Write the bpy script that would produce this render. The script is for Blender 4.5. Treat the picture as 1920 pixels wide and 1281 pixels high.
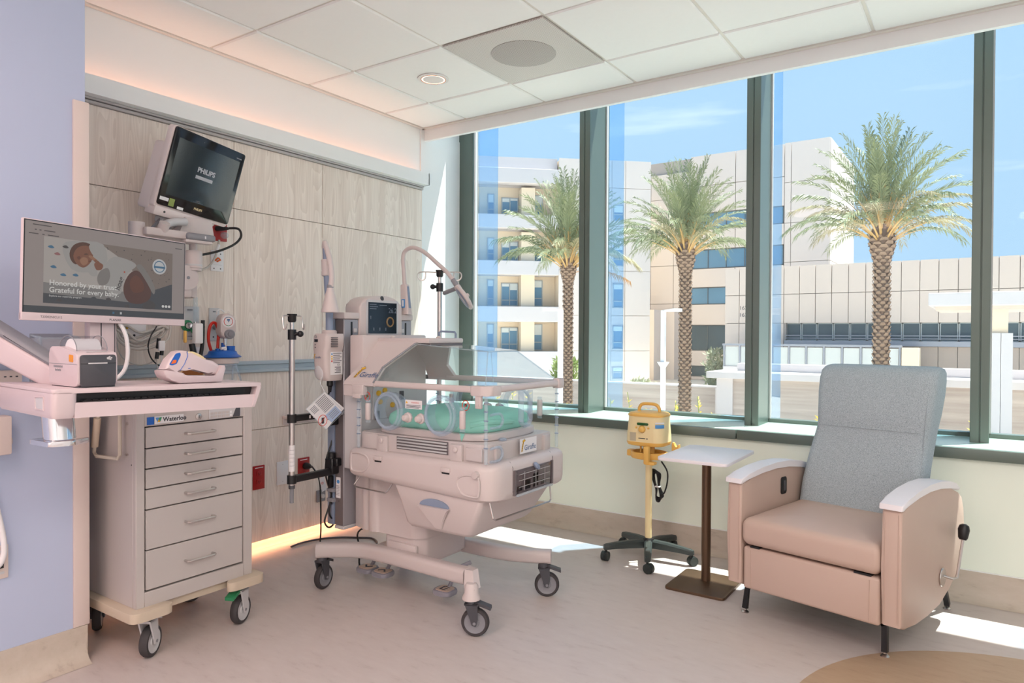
import bpy, bmesh, math, random
from mathutils import Vector, Matrix, Euler
import mathutils

random.seed(7)
scene = bpy.context.scene
for o in list(bpy.data.objects):
    bpy.data.objects.remove(o)
col = scene.collection
PI = math.pi


def RAD(a):
    return math.radians(a)


# ------------------------------------------------------------------ camera
cam_d = bpy.data.cameras.new('camera')
cam = bpy.data.objects.new('camera', cam_d)
col.objects.link(cam)
scene.camera = cam
cam_d.sensor_fit = 'HORIZONTAL'
cam_d.sensor_width = 36.0
cam_d.lens = 36.0 * 1308.69 / 1920.0
cam_d.clip_start = 0.05
cam_d.clip_end = 400
_yaw, _pit, _rol = RAD(34.0991), RAD(-0.5736), RAD(0.28607)
_fw = Vector((-math.sin(_yaw) * math.cos(_pit), math.cos(_yaw) * math.cos(_pit), math.sin(_pit)))
_r = Vector((math.cos(_yaw), math.sin(_yaw), 0))
_u = _r.cross(_fw)
_c, _s = math.cos(_rol), math.sin(_rol)
_R, _U = _r * _c + _u * _s, _u * _c - _r * _s
cam.matrix_world = Matrix(((_R.x, _U.x, -_fw.x, 0), (_R.y, _U.y, -_fw.y, 0), (_R.z, _U.z, -_fw.z, 1.17), (0, 0, 0, 1)))

# ------------------------------------------------------------------ colour management
vs = scene.view_settings
scene.display_settings.display_device = 'sRGB'
vs.view_transform = 'Standard'
vs.look = 'None'
vs.gamma = 1.0
vs.use_curve_mapping = False
vs.exposure = 0.0
scene.cycles.transparent_max_bounces = 48     # many clear sheets stand one behind another

# ------------------------------------------------------------------ world: clear blue sky, paler near the horizon, one wisp of cloud
w = bpy.data.worlds.new('sky')
scene.world = w
w.use_nodes = True
nt = w.node_tree
nt.nodes.clear()
N = nt.nodes.new
L = nt.links.new
wo = N('ShaderNodeOutputWorld')
bg = N('ShaderNodeBackground')
tc = N('ShaderNodeTexCoord')
sx = N('ShaderNodeSeparateXYZ')
cr = N('ShaderNodeValToRGB')
cr.color_ramp.elements[0].position = 0.0
cr.color_ramp.elements[0].color = (0.47, 0.645, 0.92, 1)
cr.color_ramp.elements[1].position = 0.9
cr.color_ramp.elements[1].color = (0.32, 0.50, 0.86, 1)
e = cr.color_ramp.elements.new(0.30)
e.color = (0.47, 0.65, 0.93, 1)
L(tc.outputs['Generated'], sx.inputs[0])
L(sx.outputs['Z'], cr.inputs[0])
mp = N('ShaderNodeMapping')
mp.inputs['Scale'].default_value = (1.2, 1.2, 9.0)
ns = N('ShaderNodeTexNoise')
ns.inputs['Scale'].default_value = 1.6
ns.inputs['Detail'].default_value = 6
L(tc.outputs['Generated'], mp.inputs[0])
L(mp.outputs[0], ns.inputs['Vector'])
cr2 = N('ShaderNodeValToRGB')
cr2.color_ramp.elements[0].position = 0.62
cr2.color_ramp.elements[1].position = 0.78
L(ns.outputs['Fac'], cr2.inputs[0])
mul = N('ShaderNodeMath')
mul.operation = 'MULTIPLY'
mul.inputs[1].default_value = 0.7
L(cr2.outputs[0], mul.inputs[0])
mx = N('ShaderNodeMix')
mx.data_type = 'RGBA'
mx.inputs[7].default_value = (1.15, 1.15, 1.15, 1)
L(mul.outputs[0], mx.inputs[0])
L(cr.outputs[0], mx.inputs[6])
L(mx.outputs[2], bg.inputs['Color'])
bg.inputs['Strength'].default_value = 1.25
L(bg.outputs[0], wo.inputs[0])

# ------------------------------------------------------------------ sun (high, from beyond the window and to its right)
sd = bpy.data.lights.new('sun', 'SUN')
sun = bpy.data.objects.new('sun', sd)
col.objects.link(sun)
sd.energy = 12.5
sd.angle = RAD(0.53)
sd.color = (1.0, 0.955, 0.92)
sun.rotation_euler = Vector((-0.9, -1.0, -3.48)).to_track_quat('-Z', 'Y').to_euler()


def area(name, loc, direction, sx_, sy_, power, color, spread=180):
    d = bpy.data.lights.new(name, 'AREA')
    o = bpy.data.objects.new(name, d)
    col.objects.link(o)
    d.shape = 'RECTANGLE'
    d.size, d.size_y = sx_, sy_
    d.energy = power
    d.color = color
    d.spread = RAD(spread)
    z = -Vector(direction).normalized()
    y = Vector((0, 1, 0))                       # the long side runs along y
    x = y.cross(z).normalized()
    y = z.cross(x)
    o.matrix_world = Matrix(((x.x, y.x, z.x, loc[0]), (x.y, y.y, z.y, loc[1]), (x.z, y.z, z.z, loc[2]), (0, 0, 0, 1)))
    return o


# added area lights without fixtures: unseen warm and cool fill from behind the camera
WARM = (1.0, 0.72, 0.65)
COOL = (1.0, 0.965, 0.89)
for (lx, ly, pw, colr) in ((-1.3, -0.3, 26, WARM), (0.9, 0.2, 38, COOL), (-1.3, -1.8, 26, WARM), (0.9, -1.8, 36, COOL)):
    area('unseen_fill_light', (lx, ly, 2.585), (0, 0, -1), 1.15, 0.55, pw, colr)
# recessed LED strips of the headwall: one in the cove ledge, one under the wood panels
area('cove_led_light', (-3.215, 2.45, 2.228), (-0.25, 0, 1), 0.02, 2.40, 1.4, (1.0, 0.46, 0.27))
area('panel_led_light', (-3.268, 2.40, 0.056), (0.8, 0, -1), 0.015, 2.44, 4.6, (1.0, 0.44, 0.22))


# ------------------------------------------------------------------ materials
def srgb(c):
    out = []
    for v in c:
        v = v / 255.0
        out.append(v / 12.92 if v <= 0.04045 else ((v + 0.055) / 1.055) ** 2.4)
    return (out[0], out[1], out[2], 1.0)


def mat(name, c, rough=0.5, metal=0.0, var=0.06, scale=6.0, bump=0.0, bscale=200.0, spec=0.5, emit=None, estr=0.0, coat=0.0):
    """Principled surface with a little procedural mottling in the base colour and, if asked, fine relief."""
    m = bpy.data.materials.new(name)
    m.use_nodes = True
    t = m.node_tree
    b = t.nodes['Principled BSDF']
    b.inputs['Roughness'].default_value = rough
    b.inputs['Metallic'].default_value = metal
    b.inputs['Specular IOR Level'].default_value = spec
    b.inputs['Coat Weight'].default_value = coat
    rgb = srgb(c)
    if var > 0:
        co = t.nodes.new('ShaderNodeTexCoord')
        n = t.nodes.new('ShaderNodeTexNoise')
        n.inputs['Scale'].default_value = scale
        n.inputs['Detail'].default_value = 3
        t.links.new(co.outputs['Object'], n.inputs['Vector'])
        mix = t.nodes.new('ShaderNodeMix')
        mix.data_type = 'RGBA'
        mix.inputs[6].default_value = tuple(v * (1 - var) for v in rgb[:3]) + (1,)
        mix.inputs[7].default_value = tuple(min(1, v * (1 + var)) for v in rgb[:3]) + (1,)
        t.links.new(n.outputs['Fac'], mix.inputs[0])
        t.links.new(mix.outputs[2], b.inputs['Base Color'])
    else:
        b.inputs['Base Color'].default_value = rgb
    if bump > 0:
        co = t.nodes.new('ShaderNodeTexCoord')
        n = t.nodes.new('ShaderNodeTexNoise')
        n.inputs['Scale'].default_value = bscale
        n.inputs['Detail'].default_value = 2
        t.links.new(co.outputs['Object'], n.inputs['Vector'])
        bp = t.nodes.new('ShaderNodeBump')
        bp.inputs['Strength'].default_value = bump
        bp.inputs['Distance'].default_value = 0.002
        t.links.new(n.outputs['Fac'], bp.inputs['Height'])
        t.links.new(bp.outputs[0], b.inputs['Normal'])
    if emit:
        b.inputs['Emission Color'].default_value = srgb(emit)
        b.inputs['Emission Strength'].default_value = estr
    return m


def clear(name, tint, gloss=0.5, rough=0.02, opaque=0.0, oc=(200, 215, 230)):
    """Thin clear sheet: tinted transmission with a Fresnel reflection (and a touch of body colour if asked)."""
    m = bpy.data.materials.new(name)
    m.use_nodes = True
    t = m.node_tree
    t.nodes.clear()
    out = t.nodes.new('ShaderNodeOutputMaterial')
    tr = t.nodes.new('ShaderNodeBsdfTransparent')
    tr.inputs[0].default_value = tuple(tint) + (1,)
    gl = t.nodes.new('ShaderNodeBsdfGlossy')
    gl.inputs['Roughness'].default_value = rough
    gl.inputs['Color'].default_value = (1, 1, 1, 1)
    fr = t.nodes.new('ShaderNodeFresnel')
    fr.inputs['IOR'].default_value = 1.45
    k = t.nodes.new('ShaderNodeMath')
    k.operation = 'MULTIPLY'
    k.inputs[1].default_value = gloss
    ge = t.nodes.new('ShaderNodeNewGeometry')          # the sheet reflects at its outer face only
    fb = t.nodes.new('ShaderNodeMath')
    fb.operation = 'SUBTRACT'
    fb.inputs[0].default_value = 1.0
    t.links.new(ge.outputs['Backfacing'], fb.inputs[1])
    fm = t.nodes.new('ShaderNodeMath')
    fm.operation = 'MULTIPLY'
    t.links.new(fr.outputs[0], fm.inputs[0])
    t.links.new(fb.outputs[0], fm.inputs[1])
    t.links.new(fm.outputs[0], k.inputs[0])
    mixs = t.nodes.new('ShaderNodeMixShader')
    t.links.new(k.outputs[0], mixs.inputs[0])
    if opaque > 0:
        df = t.nodes.new('ShaderNodeBsdfDiffuse')
        df.inputs[0].default_value = srgb(oc)
        m2 = t.nodes.new('ShaderNodeMixShader')
        m2.inputs[0].default_value = opaque
        t.links.new(tr.outputs[0], m2.inputs[1])
        t.links.new(df.outputs[0], m2.inputs[2])
        t.links.new(m2.outputs[0], mixs.inputs[1])
    else:
        t.links.new(tr.outputs[0], mixs.inputs[1])
    t.links.new(gl.outputs[0], mixs.inputs[2])
    t.links.new(mixs.outputs[0], out.inputs[0])
    return m


def wood_mat(name, c1, c2, c3):
    m = bpy.data.materials.new(name)
    m.use_nodes = True
    t = m.node_tree
    b = t.nodes['Principled BSDF']
    b.inputs['Roughness'].default_value = 0.5
    co = t.nodes.new('ShaderNodeTexCoord')
    oi = t.nodes.new('ShaderNodeObjectInfo')
    ad = t.nodes.new('ShaderNodeVectorMath')
    ad.operation = 'ADD'
    sc = t.nodes.new('ShaderNodeVectorMath')
    sc.operation = 'SCALE'
    cx = t.nodes.new('ShaderNodeCombineXYZ')
    for i in range(3):
        t.links.new(oi.outputs['Random'], cx.inputs[i])
    t.links.new(cx.outputs[0], sc.inputs[0])
    sc.inputs['Scale'].default_value = 13.0
    t.links.new(co.outputs['Object'], ad.inputs[0])
    t.links.new(sc.outputs[0], ad.inputs[1])
    mp = t.nodes.new('ShaderNodeMapping')
    mp.inputs['Scale'].default_value = (1, 7.0, 0.75)
    t.links.new(ad.outputs[0], mp.inputs[0])
    n0 = t.nodes.new('ShaderNodeTexNoise')          # broad figure: contour lines of a stretched noise make cathedral grain
    n0.inputs['Scale'].default_value = 1.0
    n0.inputs['Detail'].default_value = 1.5
    t.links.new(mp.outputs[0], n0.inputs['Vector'])
    m1 = t.nodes.new('ShaderNodeMath')
    m1.operation = 'MULTIPLY'
    m1.inputs[1].default_value = 26.0
    t.links.new(n0.outputs['Fac'], m1.inputs[0])
    m2 = t.nodes.new('ShaderNodeMath')
    m2.operation = 'FRACT'
    t.links.new(m1.outputs[0], m2.inputs[0])
    mp2 = t.nodes.new('ShaderNodeMapping')
    mp2.inputs['Scale'].default_value = (1, 170.0, 3.0)
    t.links.new(ad.outputs[0], mp2.inputs[0])
    n1 = t.nodes.new('ShaderNodeTexNoise')
    n1.inputs['Scale'].default_value = 1.0
    n1.inputs['Detail'].default_value = 4
    t.links.new(mp2.outputs[0], n1.inputs['Vector'])
    mp3 = t.nodes.new('ShaderNodeMapping')
    mp3.inputs['Scale'].default_value = (1, 16.0, 0.35)
    t.links.new(ad.outputs[0], mp3.inputs[0])
    n2 = t.nodes.new('ShaderNodeTexNoise')
    n2.inputs['Scale'].default_value = 1.0
    n2.inputs['Detail'].default_value = 2
    t.links.new(mp3.outputs[0], n2.inputs['Vector'])
    r0 = t.nodes.new('ShaderNodeValToRGB')
    r0.color_ramp.elements[0].position = 0.0
    r0.color_ramp.elements[0].color = srgb(c1)
    r0.color_ramp.elements[1].position = 1.0
    r0.color_ramp.elements[1].color = srgb(c2)
    t.links.new(m2.outputs[0], r0.inputs[0])
    r1 = t.nodes.new('ShaderNodeValToRGB')
    r1.color_ramp.elements[0].position = 0.35
    r1.color_ramp.elements[0].color = srgb(c3)
    r1.color_ramp.elements[1].position = 0.65
    r1.color_ramp.elements[1].color = srgb(c2)
    t.links.new(n2.outputs['Fac'], r1.inputs[0])
    mixa = t.nodes.new('ShaderNodeMix')
    mixa.data_type = 'RGBA'
    mixa.inputs[0].default_value = 0.62
    t.links.new(r0.outputs[0], mixa.inputs[6])
    t.links.new(r1.outputs[0], mixa.inputs[7])
    mixb = t.nodes.new('ShaderNodeMix')
    mixb.data_type = 'RGBA'
    mixb.blend_type = 'MULTIPLY'
    mixb.inputs[0].default_value = 0.38
    t.links.new(mixa.outputs[2], mixb.inputs[6])
    r2 = t.nodes.new('ShaderNodeValToRGB')
    r2.color_ramp.elements[0].position = 0.3
    r2.color_ramp.elements[0].color = (0.77, 0.75, 0.73, 1)
    r2.color_ramp.elements[1].position = 0.65
    r2.color_ramp.elements[1].color = (1, 1, 1, 1)
    t.links.new(n1.outputs['Fac'], r2.inputs[0])
    t.links.new(r2.outputs[0], mixb.inputs[7])
    t.links.new(mixb.outputs[2], b.inputs['Base Color'])
    return m


def vinyl_mat(name, base, dark, light, rough=0.42):
    m = bpy.data.materials.new(name)
    m.use_nodes = True
    t = m.node_tree
    b = t.nodes['Principled BSDF']
    b.inputs['Roughness'].default_value = rough
    co = t.nodes.new('ShaderNodeTexCoord')
    mp = t.nodes.new('ShaderNodeMapping')
    mp.inputs['Scale'].default_value = (3.0, 9.0, 9.0)
    mp.inputs['Rotation'].default_value = (0, 0, 0.6)
    t.links.new(co.outputs['Object'], mp.inputs[0])
    n = t.nodes.new('ShaderNodeTexNoise')
    n.inputs['Scale'].default_value = 3.0
    n.inputs['Detail'].default_value = 8
    n.inputs['Roughness'].default_value = 0.65
    t.links.new(mp.outputs[0], n.inputs['Vector'])
    r = t.nodes.new('ShaderNodeValToRGB')
    r.color_ramp.elements[0].position = 0.22
    r.color_ramp.elements[0].color = srgb(dark)
    r.color_ramp.elements[1].position = 0.75
    r.color_ramp.elements[1].color = srgb(light)
    e = r.color_ramp.elements.new(0.42)
    e.color = srgb(base)
    t.links.new(n.outputs['Fac'], r.inputs[0])
    t.links.new(r.outputs[0], b.inputs['Base Color'])
    return m


def streak_mat(name, base, dark, sc=(1, 1, 12), rough=0.7, seam=None):
    """Horizontal or vertical streaks (board-marked concrete, brushed metal)."""
    m = bpy.data.materials.new(name)
    m.use_nodes = True
    t = m.node_tree
    b = t.nodes['Principled BSDF']
    b.inputs['Roughness'].default_value = rough
    co = t.nodes.new('ShaderNodeTexCoord')
    mp = t.nodes.new('ShaderNodeMapping')
    mp.inputs['Scale'].default_value = sc
    t.links.new(co.outputs['Object'], mp.inputs[0])
    n = t.nodes.new('ShaderNodeTexNoise')
    n.inputs['Scale'].default_value = 1.0
    n.inputs['Detail'].default_value = 5
    t.links.new(mp.outputs[0], n.inputs['Vector'])
    r = t.nodes.new('ShaderNodeValToRGB')
    r.color_ramp.elements[0].position = 0.3
    r.color_ramp.elements[0].color = srgb(dark)
    r.color_ramp.elements[1].position = 0.68
    r.color_ramp.elements[1].color = srgb(base)
    t.links.new(n.outputs['Fac'], r.inputs[0])
    t.links.new(r.outputs[0], b.inputs['Base Color'])
    return m


def tweed_mat(name, dark, light):
    m = bpy.data.materials.new(name)
    m.use_nodes = True
    t = m.node_tree
    b = t.nodes['Principled BSDF']
    b.inputs['Roughness'].default_value = 0.95
    b.inputs['Specular IOR Level'].default_value = 0.15
    co = t.nodes.new('ShaderNodeTexCoord')
    n = t.nodes.new('ShaderNodeTexNoise')
    n.inputs['Scale'].default_value = 480
    n.inputs['Detail'].default_value = 2
    t.links.new(co.outputs['Object'], n.inputs['Vector'])
    r = t.nodes.new('ShaderNodeValToRGB')
    r.color_ramp.elements[0].position = 0.36
    r.color_ramp.elements[0].color = srgb(dark)
    r.color_ramp.elements[1].position = 0.62
    r.color_ramp.elements[1].color = srgb(light)
    t.links.new(n.outputs['Fac'], r.inputs[0])
    t.links.new(r.outputs[0], b.inputs['Base Color'])
    bp = t.nodes.new('ShaderNodeBump')
    bp.inputs['Strength'].default_value = 0.3
    bp.inputs['Distance'].default_value = 0.001
    t.links.new(n.outputs['Fac'], bp.inputs['Height'])
    t.links.new(bp.outputs[0], b.inputs['Normal'])
    return m


def dots_mat(name, base, hole, pitch, size):
    """Perforated sheet: a square pattern of round holes printed as dark dots (the holes are about a millimetre)."""
    m = bpy.data.materials.new(name)
    m.use_nodes = True
    t = m.node_tree
    b = t.nodes['Principled BSDF']
    b.inputs['Roughness'].default_value = 0.6
    co = t.nodes.new('ShaderNodeTexCoord')
    mp = t.nodes.new('ShaderNodeMapping')
    s = 1.0 / pitch
    mp.inputs['Scale'].default_value = (s, s, 0)
    t.links.new(co.outputs['Object'], mp.inputs[0])
    fr = t.nodes.new('ShaderNodeVectorMath')
    fr.operation = 'FRACTION'
    t.links.new(mp.outputs[0], fr.inputs[0])
    ds = t.nodes.new('ShaderNodeVectorMath')
    ds.operation = 'DISTANCE'
    ds.inputs[1].default_value = (0.5, 0.5, 0)
    t.links.new(fr.outputs[0], ds.inputs[0])
    lt = t.nodes.new('ShaderNodeMath')
    lt.operation = 'LESS_THAN'
    lt.inputs[1].default_value = size
    t.links.new(ds.outputs['Value'], lt.inputs[0])
    mix = t.nodes.new('ShaderNodeMix')
    mix.data_type = 'RGBA'
    mix.inputs[6].default_value = srgb(base)
    mix.inputs[7].default_value = srgb(hole)
    t.links.new(lt.outputs[0], mix.inputs[0])
    t.links.new(mix.outputs[2], b.inputs['Base Color'])
    return m


M = {}
M['white'] = mat('white_plastic', (212, 200, 198), 0.38, var=0.02)
M['white2'] = mat('white_enamel', (240, 234, 232), 0.35, var=0.02)
M['shell'] = mat('monitor_shell_white', (234, 220, 218), 0.4, var=0.02)
M['greywhite'] = mat('pale_grey_plastic', (206, 204, 206), 0.4, var=0.02)
M['grey'] = mat('grey_plastic', (140, 140, 146), 0.45, var=0.03)
M['dgrey'] = mat('dark_grey_plastic', (74, 74, 80), 0.45, var=0.03)
M['black'] = mat('black_plastic', (24, 24, 27), 0.4, var=0.04)
M['rubber'] = mat('dark_rubber', (66, 62, 64), 0.75, var=0.05)
M['steel'] = mat('brushed_steel', (205, 200, 198), 0.28, 1.0, var=0.04, scale=60)
M['chrome'] = mat('chrome', (225, 225, 228), 0.1, 1.0, var=0.02)
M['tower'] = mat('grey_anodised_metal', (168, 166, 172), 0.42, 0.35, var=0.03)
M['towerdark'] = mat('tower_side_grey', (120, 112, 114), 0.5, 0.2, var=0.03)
M['bluegrey'] = mat('blue_grey_plastic', (138, 152, 176), 0.4, var=0.03)
M['screen_dark'] = mat('dark_screen_glass', (16, 19, 26), 0.12, var=0.05, emit=(30, 36, 46), estr=0.25)
M['wallwhite'] = mat('white_wall_paint', (244, 245, 246), 0.85, var=0.015, scale=2)
M['wallwin'] = mat('green_daylit_wall_paint', (240, 248, 236), 0.85, var=0.015, scale=2)  # greenish daylight from the windows is put into the wall colour
M['wallblue'] = mat('pale_blue_wall_paint', (186, 196, 222), 0.8, var=0.012, scale=2)
M['ceil'] = mat('acoustic_tile', (250, 249, 249), 0.95, var=0.015, scale=40, bump=0.15, bscale=700)
M['grid'] = mat('ceiling_grid_white', (232, 226, 220), 0.6, var=0.01)
M['guard'] = mat('corner_guard_white', (222, 206, 200), 0.5, var=0.01)
M['wood'] = wood_mat('pale_ash_laminate', (219, 203, 191), (255, 243, 233), (237, 221, 209))
M['track'] = mat('satin_grey_metal', (190, 185, 184), 0.5, 0.0, var=0.03)
M['rail'] = mat('pale_blue_grey_rail', (176, 190, 200), 0.45, var=0.02)
M['floor'] = vinyl_mat('beige_sheet_vinyl', (203, 192, 188), (184, 171, 167), (209, 199, 195))
M['base'] = vinyl_mat('beige_vinyl_base', (198, 186, 172), (170, 156, 144), (206, 194, 182), 0.5)
M['tan'] = vinyl_mat('tan_sheet_vinyl', (184, 156, 130), (158, 130, 106), (192, 166, 140))
M['frame'] = mat('dark_bronze_green_frame', (104, 116, 110), 0.35, 0.25, var=0.03)
M['sill'] = mat('sky_lit_sill', (186, 208, 198), 0.2, 0.0, var=0.03)  # lightened to mint: sky reflection on the sill top put into its colour
M['glass'] = clear('window_glass', (0.905, 0.97, 0.945), 0.26, opaque=0.03, oc=(240, 240, 240))  # trace of white mixed in to imitate hazy glare on the panes
M['acrybox'] = clear('clear_acrylic_box', (0.98, 0.985, 0.99), 0.15, opaque=0.22, oc=(236, 238, 244))
M['fin'] = clear('blue_glass_fin', (0.70, 0.84, 0.97), 0.6, opaque=0.10, oc=(150, 190, 235))
M['acry'] = clear('clear_acrylic', (0.985, 0.992, 0.992), 0.6)
M['canopy'] = clear('canopy_acrylic', (0.945, 0.962, 0.966), 1.0, opaque=0.015, oc=(210, 220, 226))
M['acryedge'] = clear('acrylic_edge', (0.92, 0.96, 0.98), 0.6, opaque=0.22, oc=(226, 236, 244))
M['tube'] = clear('clear_soft_tube', (0.90, 0.94, 0.97), 0.7, 0.08, opaque=0.26, oc=(200, 212, 228))
M['smoke'] = clear('smoked_acrylic', (0.50, 0.48, 0.50), 1.0, opaque=0.12, oc=(70, 66, 70))
M['mint'] = mat('mint_cotton_sheet', (150, 216, 200), 0.9, var=0.04, scale=30, bump=0.25, bscale=60)
M['cart'] = mat('warm_grey_enamel', (198, 190, 187), 0.4, var=0.015)
M['cartside'] = mat('warm_grey_enamel_side', (190, 182, 178), 0.42, var=0.015)
M['tanplastic'] = mat('tan_plastic', (206, 190, 170), 0.5, var=0.02)
M['green'] = mat('green_plastic', (48, 138, 92), 0.4, var=0.03)
M['vinyl'] = mat('cream_upholstery_vinyl', (202, 177, 164), 0.5, var=0.02, scale=10, bump=0.05, bscale=400)
M['tweed'] = tweed_mat('grey_tweed', (142, 154, 162), (190, 202, 208))
M['armcap'] = mat('white_arm_cap', (240, 236, 240), 0.35, var=0.01)
M['bronze'] = mat('bronze_metal', (112, 90, 72), 0.38, 0.75, var=0.04, scale=20)
M['yellow'] = mat('amber_yellow_plastic', (240, 190, 100), 0.4, var=0.02)
M['cream'] = mat('cream_plastic', (246, 226, 176), 0.4, var=0.02)
M['red'] = mat('red_plastic', (168, 26, 24), 0.4, var=0.03)
M['redhose'] = mat('red_rubber_hose', (205, 40, 26), 0.35, var=0.05)
M['blue'] = mat('blue_plastic', (26, 98, 190), 0.35, var=0.05)
M['orange'] = mat('orange_plastic', (232, 110, 44), 0.5, var=0.03)
M['label'] = mat('printed_white_label', (236, 234, 236), 0.6, var=0.01)
M['labelblue'] = mat('printed_blue', (84, 150, 210), 0.6, var=0.01)
M['ink'] = mat('dark_ink', (60, 62, 70), 0.7, var=0.0)
M['inkblue'] = mat('blue_ink', (76, 106, 150), 0.7, var=0.0)
M['inkred'] = mat('red_ink', (214, 66, 48), 0.7, var=0.0)
M['inkyellow'] = mat('yellow_ink', (236, 184, 50), 0.7, var=0.0)
M['cable'] = mat('grey_cable', (196, 190, 184), 0.5, var=0.02)
M['padtop'] = mat('pedal_top', (214, 190, 172), 0.6, var=0.02)
M['pedal'] = mat('pedal_grey', (150, 148, 158), 0.5, var=0.02)
M['beigewire'] = mat('beige_painted_steel', (206, 196, 182), 0.45, var=0.02)


# ------------------------------------------------------------------ mesh building
class MB:
    def __init__(s):
        s.bm = bmesh.new()

    def _bevel(s, verts, bev, seg=2, ang=None):
        if bev <= 0:
            return
        vs_ = set(verts)
        ed = [e for e in s.bm.edges if e.verts[0] in vs_ and e.verts[1] in vs_]
        if ang is not None:
            ed = [e for e in ed if len(e.link_faces) == 2 and e.calc_face_angle(0) > ang]
        bmesh.ops.bevel(s.bm, geom=ed, offset=bev, segments=seg, profile=0.5, affect='EDGES', clamp_overlap=True)

    def box(s, x0, x1, y0, y1, z0, z1, bev=0.0, seg=2, mtx=None):
        before = set(s.bm.verts)
        co = [(x0, y0, z0), (x1, y0, z0), (x1, y1, z0), (x0, y1, z0), (x0, y0, z1), (x1, y0, z1), (x1, y1, z1), (x0, y1, z1)]
        v = [s.bm.verts.new(c) for c in co]
        for f in ((0, 3, 2, 1), (4, 5, 6, 7), (0, 1, 5, 4), (1, 2, 6, 5), (2, 3, 7, 6), (3, 0, 4, 7)):
            s.bm.faces.new([v[i] for i in f])
        s._bevel(v, bev, seg)
        if mtx is not None:
            for q in s.bm.verts:
                if q not in before:
                    q.co = mtx @ q.co
        return s

    def prism(s, pts, axis, a0, a1, bev=0.0, seg=2, mtx=None):
        """Polygon pts extruded along axis from a0 to a1. axis x: pts (y,z); y: pts (x,z); z: pts (x,y)."""
        before = set(s.bm.verts)

        def P(p, a):
            return (a, p[0], p[1]) if axis == 'x' else (p[0], a, p[1]) if axis == 'y' else (p[0], p[1], a)
        lo = [s.bm.verts.new(P(p, a0)) for p in pts]
        hi = [s.bm.verts.new(P(p, a1)) for p in pts]
        n = len(pts)
        f0 = s.bm.faces.new(lo)
        f1 = s.bm.faces.new(hi)
        fs = [f0, f1]
        for i in range(n):
            fs.append(s.bm.faces.new((lo[i], lo[(i + 1) % n], hi[(i + 1) % n], hi[i])))
        if bev > 0:
            cap = [e for e in f0.edges] + [e for e in f1.edges]
            bmesh.ops.bevel(s.bm, geom=cap, offset=bev, segments=seg, profile=0.5, affect='EDGES', clamp_overlap=True)
        if mtx is not None:
            for q in s.bm.verts:
                if q not in before:
                    q.co = mtx @ q.co
        return s

    def cyl(s, p0, p1, r0, r1=None, n=16, caps=True):
        r1 = r0 if r1 is None else r1
        p0, p1 = Vector(p0), Vector(p1)
        d = (p1 - p0).normalized()
        a = d.orthogonal().normalized()
        b = d.cross(a)
        A, B = [], []
        for i in range(n):
            t = 2 * PI * i / n
            k = a * math.cos(t) + b * math.sin(t)
            A.append(s.bm.verts.new(p0 + k * r0))
            B.append(s.bm.verts.new(p1 + k * r1))
        for i in range(n):
            s.bm.faces.new((A[i], A[(i + 1) % n], B[(i + 1) % n], B[i]))
        if caps:
            if r0 > 1e-6:
                s.bm.faces.new(A[::-1])
            if r1 > 1e-6:
                s.bm.faces.new(B)
        return s

    def tube(s, path, r, n=8, smooth=0, closed=False, taper=None, flat=None):
        """Round rod along a polyline; smooth = samples per span of a Catmull-Rom curve through the points."""
        P = [Vector(p) for p in path]
        if smooth:
            Q = []
            m = len(P)
            for i in range(m if closed else m - 1):
                if closed:
                    a, b, c, d = P[(i - 1) % m], P[i], P[(i + 1) % m], P[(i + 2) % m]
                else:
                    a, b, c, d = P[max(i - 1, 0)], P[i], P[i + 1], P[min(i + 2, m - 1)]
                for k in range(smooth):
                    t = k / smooth
                    Q.append(0.5 * ((2 * b) + (c - a) * t + (2 * a - 5 * b + 4 * c - d) * t * t + (3 * b - a - 3 * c + d) * t ** 3))
            if not closed:
                Q.append(P[-1])
            P = Q
        m = len(P)
        rings = []
        up = None
        for i in range(m):
            if closed:
                d = (P[(i + 1) % m] - P[(i - 1) % m])
            else:
                d = P[min(i + 1, m - 1)] - P[max(i - 1, 0)]
            d = d.normalized()
            if up is None:
                up = d.orthogonal().normalized()
            up = (up - d * up.dot(d))
            up = up.normalized() if up.length > 1e-6 else d.orthogonal().normalized()
            sd_ = d.cross(up)
            rr = r if taper is None else r + (taper - r) * i / (m - 1)
            rings.append([s.bm.verts.new(P[i] + (up * math.cos(2 * PI * k / n) + sd_ * math.sin(2 * PI * k / n)) * rr) for k in range(n)])
        for i in range(m if closed else m - 1):
            A, B = rings[i], rings[(i + 1) % m]
            for k in range(n):
                s.bm.faces.new((A[k], A[(k + 1) % n], B[(k + 1) % n], B[k]))
        if not closed:
            s.bm.faces.new(rings[0][::-1])
            s.bm.faces.new(rings[-1])
        return s

    def lathe(s, prof, c, axis=(0, 0, 1), n=24, sx=1.0, sy=1.0, cap=True):
        """prof = [(radius, height)...] revolved about axis through c."""
        c = Vector(c)
        d = Vector(axis).normalized()
        a = d.orthogonal().normalized()
        if abs(d.z) > 0.99:
            a = Vector((1, 0, 0))
        b = d.cross(a)
        rings = []
        for (r, h) in prof:
            if r < 1e-6:
                rings.append([s.bm.verts.new(c + d * h)])
            else:
                rings.append([s.bm.verts.new(c + d * h + a * (r * sx * math.cos(2 * PI * k / n)) + b * (r * sy * math.sin(2 * PI * k / n))) for k in range(n)])
        for i in range(len(rings) - 1):
            A, B = rings[i], rings[i + 1]
            for k in range(n):
                k2 = (k + 1) % n
                if len(A) == 1 and len(B) == 1:
                    continue
                if len(A) == 1:
                    s.bm.faces.new((A[0], B[k2], B[k]))
                elif len(B) == 1:
                    s.bm.faces.new((A[k], A[k2], B[0]))
                else:
                    s.bm.faces.new((A[k], A[k2], B[k2], B[k]))
        if cap:
            if len(rings[0]) > 1:
                s.bm.faces.new(rings[0][::-1])
            if len(rings[-1]) > 1:
                s.bm.faces.new(rings[-1])
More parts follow.
